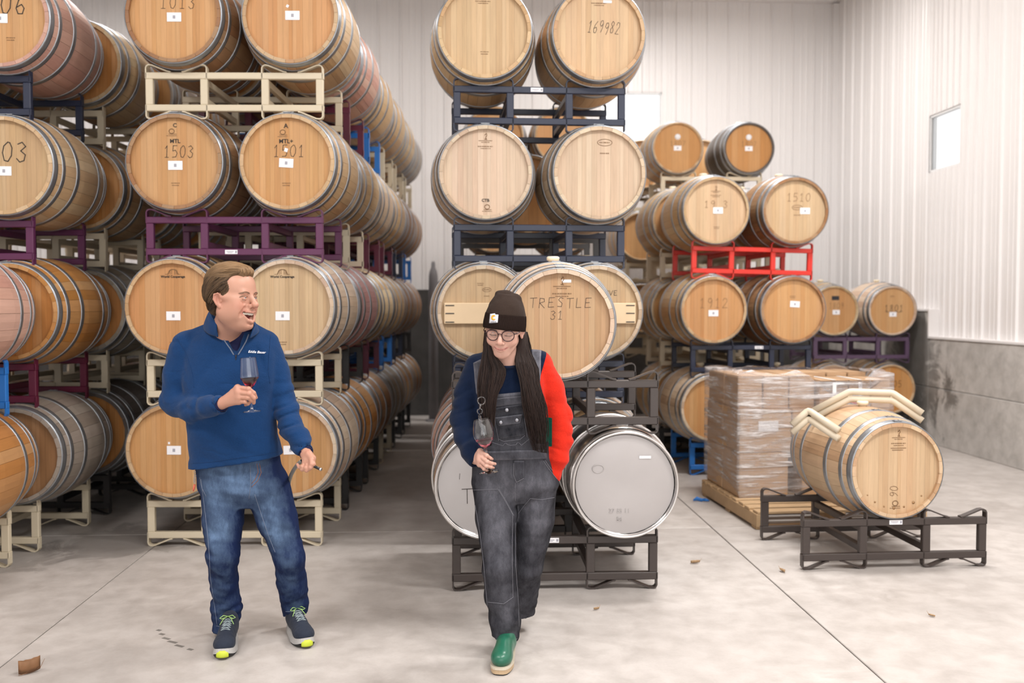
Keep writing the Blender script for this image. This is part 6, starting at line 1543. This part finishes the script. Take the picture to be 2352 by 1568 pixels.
# beanie
M['knit'] = fabric('brown_knit', (.034, .022, .017), .35, .95, 420, .6, .02, 30, 0, .03); t = NT('ribbed_knit'); wv = t.n('ShaderNodeTexWave', wave_type='BANDS', bands_direction='X'); c = t.coord(); 
sx = t.n('ShaderNodeSeparateXYZ'); t.l(c, sx.inputs[0]); ang = t.math('ARCTAN2', sx.outputs['Y'], sx.outputs['X']); cmb = t.n('ShaderNodeCombineXYZ'); t.l(t.math('MULTIPLY', ang, 1.0), cmb.inputs[0]); t.l(cmb.outputs[0], wv.inputs['Vector']); wv.inputs['Scale'].default_value = 9.0
nz = t.noise(c, 300, 2); t.set(Base_Color=t.mix(wv.outputs['Fac'], (.012, .008, .007), (.028, .018, .015)), Roughness=.95, Specular_IOR_Level=.03); t.bump(t.math('ADD', wv.outputs['Fac'], t.math('MULTIPLY', nz, .6)), .5, .003); M['rib'] = t.m
HB_ = Matrix.Translation((-.002, -.004, -.0165)) @ Matrix.Rotation(math.radians(3.5), 4, 'Y') @ Matrix.Rotation(math.radians(-19), 4, 'X')
cf = Field((-.13, -.15, .0), (.13, .15, .26), .0035)
cf.loft([(.060, 0, .0, .086, .104), (.085, 0, .0, .084, .102), (.110, 0, .001, .077, .093), (.135, 0, .002, .066, .078), (.152, -.003, .002, .054, .062), (.164, -.006, .0, .040, .045)], .012)
cf.ell((-.012, -.004, .166), (.034, .034, .015), .008); cf.ell((-.036, -.006, .160), (.020, .022, .016), .006); cf.ell((.030, .0, .150), (.030, .03, .02), .012)
cf.ell((.006, -.06, .175), (.012, .03, .010), .008, 'cut')
cf.F -= .0018 * vnoise(cf.ax[0][:, None, None] * 34, cf.ax[1][None, :, None] * 34, cf.ax[2][None, None, :] * 50)
be = empty('beanie'); be.matrix_world = WM @ HB_; bpy.context.view_layer.update(); child(be, wom)
V, Q = cf.mesh(); o = link('crown', np_mesh('crown', V, Q, M['knit'], True, None, 1), be); crown_me = o.data
uf = Field((-.13, -.15, -.01), (.13, .15, .12), .0035)
uf.loft([(.012, 0, 0, .0885, .1085), (.020, 0, 0, .0925, .1125), (.045, 0, 0, .0915, .1110), (.068, 0, 0, .0885, .1075), (.078, 0, 0, .0870, .1055)], .004); uf.loft([(-.02, 0, 0, .078, .096), (.05, 0, 0, .078, .096)], .004, 'cut')
uf.F -= .0014 * vnoise(uf.ax[0][:, None, None] * 22, uf.ax[1][None, :, None] * 22, uf.ax[2][None, None, :] * 30)
V, Q = uf.mesh(); cuffm = np_mesh('cuff', V, Q, M['rib'], True, None, 1); link('cuff', cuffm, be)
cm2 = cuffm.copy(); cm2.transform(WM @ HB_); ct = bvh(cm2)
M['label'] = flat('woven_label', (.60, .60, .64), .8); M['orange'] = flat('orange_print', (.80, .36, .02), .7); M['greyprint'] = flat('grey_weave', (.18, .18, .2), .8)
o = child(patch(ct, [(1126.5, 721), (1145.5, 719.5), (1143.5, 741), (1124.5, 742)], .002, 6, 6).build('label_patch', M['label']), wom); thick(o, .001)
mk = []
for i in range(15):
    a = math.radians(50 + i * 260 / 14); q = hit(ct, 1135.3 + 4.0 * math.cos(a), 729.5 - 4.6 * math.sin(a), .0036)
    if q: mk.append(q)
child(MB().tube(mk, [.0022 + .0018 * math.sin(PI * i / max(1, len(mk) - 1)) for i in range(len(mk))], 8, flat=.8).build('wave_mark', M['orange']), wom)
text_on(ct, 'carhartt', 1134, 739.2, .0072, M['greyprint'], wom, 'label_print', 0, .0034, .0002)
# ---- pullover in panels: navy, red and green fleece
pf = Field(P(1025, 1115, 4.15) - Vector((.02, .30, 0)), P(1325, 795, 4.15) + Vector((.02, .22, .02)), .0055)
def wfold(x, y, z, t): return .004 * vnoise(x * 9, y * 7, z * 18 + x * 6)
pf.loft([prow(816, 1165, 50, .062, 4.14), prow(832, 1165, 78, .082, 4.15), prow(865, 1165, 86, .102, 4.15), prow(915, 1167, 84, .112, 4.16), prow(980, 1171, 83, .108, 4.18), prow(1045, 1176, 86, .108, 4.2), prow(1075, 1180, 90, .11, 4.2)], .02, 'add', wfold)
pf.cone(P(1140, 822, 4.15), P(1098, 842, 4.16), .042, .052, .03); pf.cone(P(1192, 818, 4.16), P(1238, 834, 4.17), .042, .052, .03)
def wfL(x, y, z, t): return (.002 + .0045 * np.clip((1.30 - z) / .15, 0, 1)) * crease(x * 7 + 2, y * 6, z * 26 - x * 13) + .002 * vnoise(x * 22, y * 16, z * 60)
def wfR(x, y, z, t): return (.002 + .0050 * np.clip((1.30 - z) / .15, 0, 1)) * crease(x * 6 + 8, y * 6, z * 22 + x * 9) + .002 * vnoise(x * 22, y * 16, z * 60)
pf.chain(pl((1098, 842, 4.16), (1076, 900, 4.17), (1066, 962, 4.14), (1072, 1005, 4.08), (1083, 1036, 4.02), (1094, 1056, 3.985)), [.056, .058, .055, .052, .044, .034], .016, 'add', wfL)
pf.chain(pl((1238, 836, 4.17), (1262, 890, 4.19), (1283, 955, 4.205), (1286, 1012, 4.20), (1280, 1055, 4.185), (1268, 1088, 4.19), (1252, 1112, 4.19)), [.056, .058, .056, .053, .045, .037, .032], .016, 'add', wfR)
q = P(1094, 1056, 3.985); d = (q - P(1083, 1036, 4.02)).normalized(); pf.cone(q - d * .010, q + d * .05, .026, .030, .003, 'cut'); pf.cone(P(1167, 872, 4.140), P(1166, 848, 4.108), .070, .0575, .02)
V, Q = pf.mesh(); pme = np_mesh('pullover', V, Q, M['panels'], True, None, 2)
cx_, rx_ = P(1256, 815, 4.1).x, P(1232, 900, 4.1).x; gz, gz2 = P(1200, 962, 4.1).z, P(1200, 1030, 4.1).z; gx = P(1268, 1000, 4.15).x; Vv = vco(pme)
bx = cx_ + (rx_ - cx_) * np.clip((P(1200, 815, 4.1).z - Vv[:, 2]) / .15, 0, 1); fattr(pme, 'red_panel', Vv[:, 0] - bx)
fattr(pme, 'green_panel', np.minimum.reduce([Vv[:, 0] - rx_ + .02, gz - Vv[:, 2], Vv[:, 2] - gz2, gx - Vv[:, 0]]))
child(link('pullover', pme), wom); pt = bvh(pme)
# knitted neck band
nbp = [P(1165.5, 836, 4.10) + Vector((.0515 * math.cos(a), .0515 * math.sin(a) + .002, .010 * math.sin(a))) for a in [2 * PI * i / 28 for i in range(28)]]
child(MB().tube(nbp, .0065, 10, closed=True, flat=1.6).build('neck_band', M['fleecenavy']), wom)
# ---- overalls: trousers and waist
of = Field(P(1060, 1495, 4.3) - Vector((.02, .45, .02)), P(1300, 1000, 4.2) + Vector((.02, .45, 0)), .0055)
def ofold(x, y, z, t):
    k = np.clip((.62 - z) / .2, 0, 1); q = np.clip((.30 - z) / .14, 0, 1)
    return .0025 * vnoise(x * 9 + 5, y * 9, z * 26 - x * 14) + .0075 * k * crease(x * 5 + 6, y * 5, z * 11 - x * 8 + 2) + .005 * q * crease(x * 6, y * 5, z * 20 + x * 10)
of.loft([prow(1012, 1174, 87, .114, 4.19), prow(1040, 1176, 89, .116, 4.195), prow(1060, 1178, 93, .118, 4.20), prow(1090, 1182, 99, .122, 4.205), prow(1112, 1184, 101, .122, 4.21), prow(1130, 1184, 82, .108, 4.21), prow(1150, 1184, 34, .085, 4.21)], .02, 'add', lambda x, y, z, t: .0025 * vnoise(x * 8, y * 5, z * 30 + 8 * x))
of.chain(pl((1137, 1120, 4.19), (1140, 1190, 4.15), (1146, 1300, 4.07), (1153, 1370, 4.10), (1158, 1420, 4.12), (1162, 1482, 4.12)), [.099, .088, .069, .067, .064, .055], .018, 'add', ofold)
of.chain(pl((1228, 1120, 4.225), (1228, 1190, 4.225), (1212, 1300, 4.27), (1200, 1365, 4.38), (1194, 1421, 4.48)), [.099, .087, .068, .064, .062], .014, 'add', ofold)
of.cone(P(1262, 1108, 4.17), P(1240, 1165, 4.18), .034, .040, .03)
V, Q = of.mesh()
zf = P(1162, 1479, 4.05).z; keep = ~((V[:, 1] < 4.26) & (V[:, 2] < zf - (V[:, 0] - P(1162, 1479, 4.05).x) * .2)); zb = P(1198, 1414, 4.42).z; keep &= ~((V[:, 1] > 4.30) & (V[:, 2] < zb)); Q = Q[keep[Q].all(1)]
ome = np_mesh('overalls', V, Q, M['overall'], True, None, 2); child(link('overalls', ome), wom)
N = np.empty(len(ome.vertices) * 3, np.float32); ome.vertices.foreach_get('normal', N); N = N.reshape(-1, 3); Vv = vco(ome); fr = np.clip(-N[:, 1], 0, 1) ** 2
def wear_of(Vv, fr): return np.clip(fr * np.interp(Vv[:, 2], [.05, .3, .42, .55, .75, .9, 1.1], [.42, .40, .30, .52, .46, .30, .45]) + .06 + .10 * np.abs(vnoise(Vv[:, 0] * 11, Vv[:, 1] * 7, Vv[:, 2] * 24)), 0, 1)
fattr(ome, 'wear', wear_of(Vv, fr)); ot = bvh(ome)
allv = [v.co.copy() for v in pme.vertices] + [v.co.copy() for v in ome.vertices]; n0 = len(pme.vertices)
both = BVHTree.FromPolygons(allv, [tuple(p.vertices) for p in pme.polygons] + [tuple(i + n0 for i in p.vertices) for p in ome.polygons])
def denim_patch(poly, name, off=.004, t_=.003, w=.45, nx=14, ny=14, tree=both):
    o = child(patch(tree, poly, off, nx, ny).build(name, M['overall']), wom); me = o.data; Vp = vco(me)
    e = np.array([[min(i, nx - i), min(j, ny - j)] for j in range(ny + 1) for i in range(nx + 1)]).min(1) if len(Vp) == (nx + 1) * (ny + 1) else np.ones(len(Vp))
    fattr(me, 'wear', np.clip(w + .25 * (e == 0) + .12 * vnoise(Vp[:, 0] * 30, Vp[:, 1] * 20, Vp[:, 2] * 40), 0, 1)); thick(o, t_, 1); return o
bib = denim_patch([(1131, 906), (1203, 899), (1246, 1040), (1106, 1044)], 'bib', .005, .003, .36, 20, 22)
ba = bpy.context.evaluated_depsgraph_get(); bibt = bvh(bib.data)
denim_patch([(1132, 907), (1202, 900.5), (1203, 925), (1132, 932)], 'bib_band', .010, .002, .42, 16, 4, both)
denim_patch([(1137, 936), (1199, 926), (1200, 936), (1138, 946)], 'pocket_slot', .010, .001, .12, 12, 3, both)
denim_patch([(1139, 958), (1199, 949), (1206, 997), (1146, 1007)], 'bib_pocket', .010, .002, .30, 14, 12, both)
denim_patch([(1137, 957), (1199, 949), (1194, 969), (1146, 976)], 'pocket_flap', .014, .002, .48, 12, 6, both)
denim_patch([(1088, 834), (1106, 826), (1108, 905), (1096, 905)], 'shoulder_strap', .005, .003, .55, 5, 16, pt)
denim_patch([(1221, 804), (1243, 806), (1238, 890), (1226, 900)], 'shoulder_strap', .005, .003, .60, 5, 16, pt)
denim_patch([(1103, 1036), (1250, 1032), (1253, 1053), (1101, 1056)], 'waistband', .0085, .0025, .40, 22, 4, both)
denim_patch([(1180, 1056), (1204, 1056), (1203, 1098), (1184, 1107)], 'fly', .006, .002, .34, 6, 8, ot)
M['button'] = flat('steel_button', (.30, .30, .33), .35, .9)
for x, y in ((1151.5, 967), (1186.5, 961.5), (1164.5, 938.5)):
    p = hit(both, x, y, .019); child(MB().lathe([(.0001, -.004), (.0085, -.004), (.0085, .0), (.0065, .0015), (.0001, .0010)], 16, M=Matrix.Translation(p) @ Matrix.Rotation(PI / 2, 4, 'X')).build('button', M['button']), wom)
def seam(pts, off=.001, r=.0008, tree=ot): return rope(tree, pts, r, 'seam_stitch', M['stitchg'], wom, off, 3)
for pts, off in (([(1087, 1125), (1144, 1123), (1160, 1150), (1177, 1181), (1176, 1240), (1176, 1300), (1178, 1371), (1157, 1386), (1121, 1382)], .001), ([(1146, 1123), (1162, 1150), (1180, 1184)], .001), ([(1190, 1180), (1206, 1158), (1218, 1144), (1245, 1147), (1273, 1142)], .001),
    ([(1251, 1056), (1262, 1072), (1283, 1098)], .001), ([(1248, 1058), (1259, 1075), (1279, 1100)], .001), ([(1184, 1108), (1183, 1130), (1184, 1150)], .001), ([(1092, 1160), (1102, 1220), (1111, 1290), (1116, 1350), (1122, 1416), (1130, 1460)], .001), ([(1184, 1200), (1184, 1300), (1190, 1380), (1192, 1440)], .001), ([(1134, 1476), (1160, 1476), (1188, 1466)], .001),
    ([(1190, 1413), (1200, 1410), (1208, 1404)], .001), ([(1180, 1062), (1180, 1090), (1186, 1106), (1203, 1097)], .0085)): seam(pts, off)
for pts in ([(1132, 1013), (1147, 1018), (1172, 1025), (1194, 1022), (1214, 1005)], [(1134, 916), (1166, 912), (1202, 909)], [(1136, 935), (1140, 970), (1147, 1010)], [(1200, 926), (1203, 960), (1208, 1002)], [(1146, 1005), (1158, 1011), (1194, 1006), (1204, 997)], [(1110, 1041), (1172, 1044), (1246, 1037)], [(1110, 1052), (1172, 1054), (1248, 1049)]): seam(pts, .0165, .0007, both)
# ---- green rubber boots
t = NT('green_rubber'); n = t.noise(t.coord(), 14, 4); t.set(Base_Color=t.mix(n, (.010, .085, .050), (.025, .155, .095)), Roughness=.3); M['boot'] = t.m; M['bootsole'] = speckle('tan_rubber', (.50, .36, .22), .6, .12, 20)
def boot(par, toe, heading, L_=.275, lift=0.0):
    r = empty('rubber_boot'); r.matrix_world = Matrix.Translation((toe.x, toe.y, 0)) @ Matrix.Rotation(heading, 4, 'Z') @ Matrix.Translation((0, -L_, lift)); bpy.context.view_layer.update(); child(r, par)
    def slab(z0, z1, f0, f1, nm, mat):
        A, B2 = outline(L_, .074, .094, 40, f0), outline(L_, .074, .094, 40, f1); n = len(A)
        o = MB().add([(x, y, z0) for x, y in A] + [(x, y, z1) for x, y in B2], [tuple(range(n))[::-1], tuple(n + i for i in range(n))] + [(i, (i + 1) % n, n + (i + 1) % n, n + i) for i in range(n)]).build(nm, mat, r); return o
    slab(0, .006, .002, .004, 'outsole', M['outsole']); slab(.0061, .024, .006, .006, 'sole', M['bootsole']); slab(.0241, .031, .008, .007, 'foxing', flat('cream_rubber', (.55, .48, .38), .5))
    f = Field((-.07, -.04, .02), (.07, L_ + .03, .30), .004)
    f.ell((0, L_ * .76, .054), (.046, .062, .040), .02); f.ell((0, L_ * .46, .068), (.040, .080, .052), .03); f.ell((0, L_ * .2, .068), (.036, .052, .050), .03); f.cone((0, L_ * .26, .09), (0, L_ * .20, .185), .037, .036, .03); f.plane_cut((0, 0, .028), (0, 0, -1))
    V, Q = f.mesh(); link('boot_upper', np_mesh('boot_upper', V, Q, M['boot'], True, None, 2), r); return r
boot(wom, G(1147, 1553) + Vector((0, .01, 0)), PI + math.radians(-8), .275)
boot(wom, G(1174, 1463) + Vector((0, .03, 0)), PI + math.radians(4), .270)
# ---- long hair in front of both shoulders
def lock(left, right, n, wob, seed, r0):
    rs = random.Random(seed); L_, R_ = catmull(left, 5), catmull(right, 5); m = min(len(L_), len(R_)); out = []
    for i in range(n):
        u = rs.random(); dep = rs.uniform(-.012, .012); end = m - int(rs.random() ** 1.5 * m * .42); ph = rs.random() * 6
        p = []
        for k in range(0, end, 2):
            v = k / m; uu = u + wob * math.sin(v * 5 + ph) * v * .5; q = L_[k].lerp(R_[k], uu)
            bulge = -.014 * math.sin(PI * max(0, min(1, uu))) ; q = q + Vector((rs.uniform(-.0012, .0012), dep * (.3 + v) + bulge, 0)); p.append(q)
        if len(p) > 4: out.append(p)
    return out
lk = lock(pl((1118, 748, 4.06), (1110, 806, 4.03), (1103, 850, 4.015), (1100, 900, 4.01), (1107, 950, 4.015), (1117, 1000, 4.02), (1121, 1024, 4.02)), pl((1124, 750, 4.03), (1136, 812, 4.03), (1160, 848, 4.03), (1153, 880, 4.025), (1139, 915, 4.015), (1133, 985, 4.015), (1128, 1022, 4.015)), 460, .35, 1, .0014)
lk += lock(pl((1196, 750, 4.09), (1186, 812, 4.06), (1186, 840, 4.03), (1197, 880, 4.015), (1204, 930, 4.01), (1216, 990, 4.02), (1226, 1034, 4.03)), pl((1206, 750, 4.11), (1216, 802, 4.09), (1234, 845, 4.07), (1240, 890, 4.055), (1252, 935, 4.05), (1257, 985, 4.055), (1256, 1040, 4.06)), 640, .32, 2, .0014)
# the back of the hair under the beanie, falling behind the shoulders
bk = lock(pl((1112, 758, 4.07), (1108, 800, 4.10), (1112, 840, 4.14), (1120, 880, 4.26), (1125, 940, 4.30)), pl((1212, 762, 4.12), (1220, 800, 4.14), (1222, 830, 4.22), (1215, 880, 4.29), (1210, 940, 4.31)), 200, .1, 3, .0035)
hme = strands(lk + bk, .0015, 4, .3); hme.materials.append(M['hair_w']); o = child(link('hair', hme), wom)
hc = Field((-.12, -.12, -.12), (.12, .14, .1), .004); hc.ell((0, .022, .03), (.0800, .094, .075), .01); hc.ell((0, .075, -.03), (.066, .035, .085), .03); hc.ell((0, -.13, -.03), (.092, .105, .12), .005, 'cut')
V, Q = hc.mesh(); hm2 = np_mesh('hair_cap', V, Q, M['hair_w'], True, None, 1); at_head(link('hair_cap', hm2), WM, wom)
# ---- her glass and the glass wine thief standing in it
gf, gt = P(1123.5, 1084, 3.925), P(1106, 961, 3.925)
prof_w = [(.007, .102), (.014, .106), (.028, .120), (.038, .134), (.0435, .150), (.0445, .160), (.0435, .174), (.040, .195), (.0355, .212), (.0325, .2215)]
glass_obj('wine_glass', 'round wine glass with a little pale red wine held low by the woman', gf, gt, prof_w, .102, .041, M['wine_pink'], .139)
wt2 = empty('wine_thief', P(1103, 951, 3.93)); tag(wt2, "clear glass wine thief with ring loops standing in the woman's wine glass", 'wine thief'); bpy.context.view_layer.update()
def ringp(px, py, D, r, n=24, tilt=.25): c = P(px, py, D); return [c + Vector((r * math.cos(2 * PI * i / n), r * tilt * math.sin(2 * PI * i / n), r * math.sin(2 * PI * i / n))) for i in range(n)]
sub(MB().tube(ringp(1105.6, 920, 3.93, .0155), .0024, 10, closed=True).build('ring_loop', M['glass']), wt2); sub(MB().tube(ringp(1102, 944.5, 3.93, .0105), .0022, 10, closed=True).build('ring_loop', M['glass']), wt2)
sub(MB().tube(pl((1103.6, 929.5, 3.93), (1102.3, 937, 3.93)), .0030, 10).build('neck', M['glass']), wt2)
ax = pl((1101.4, 950.5, 3.93), (1102.0, 958, 3.93), (1103.2, 972, 3.93), (1104.6, 980, 3.93), (1109, 1004, 3.93)); sub(MB().tube(ax, [.0055, .0060, .0055, .0030, .0018], 14).build('tube', M['glass']), wt2)
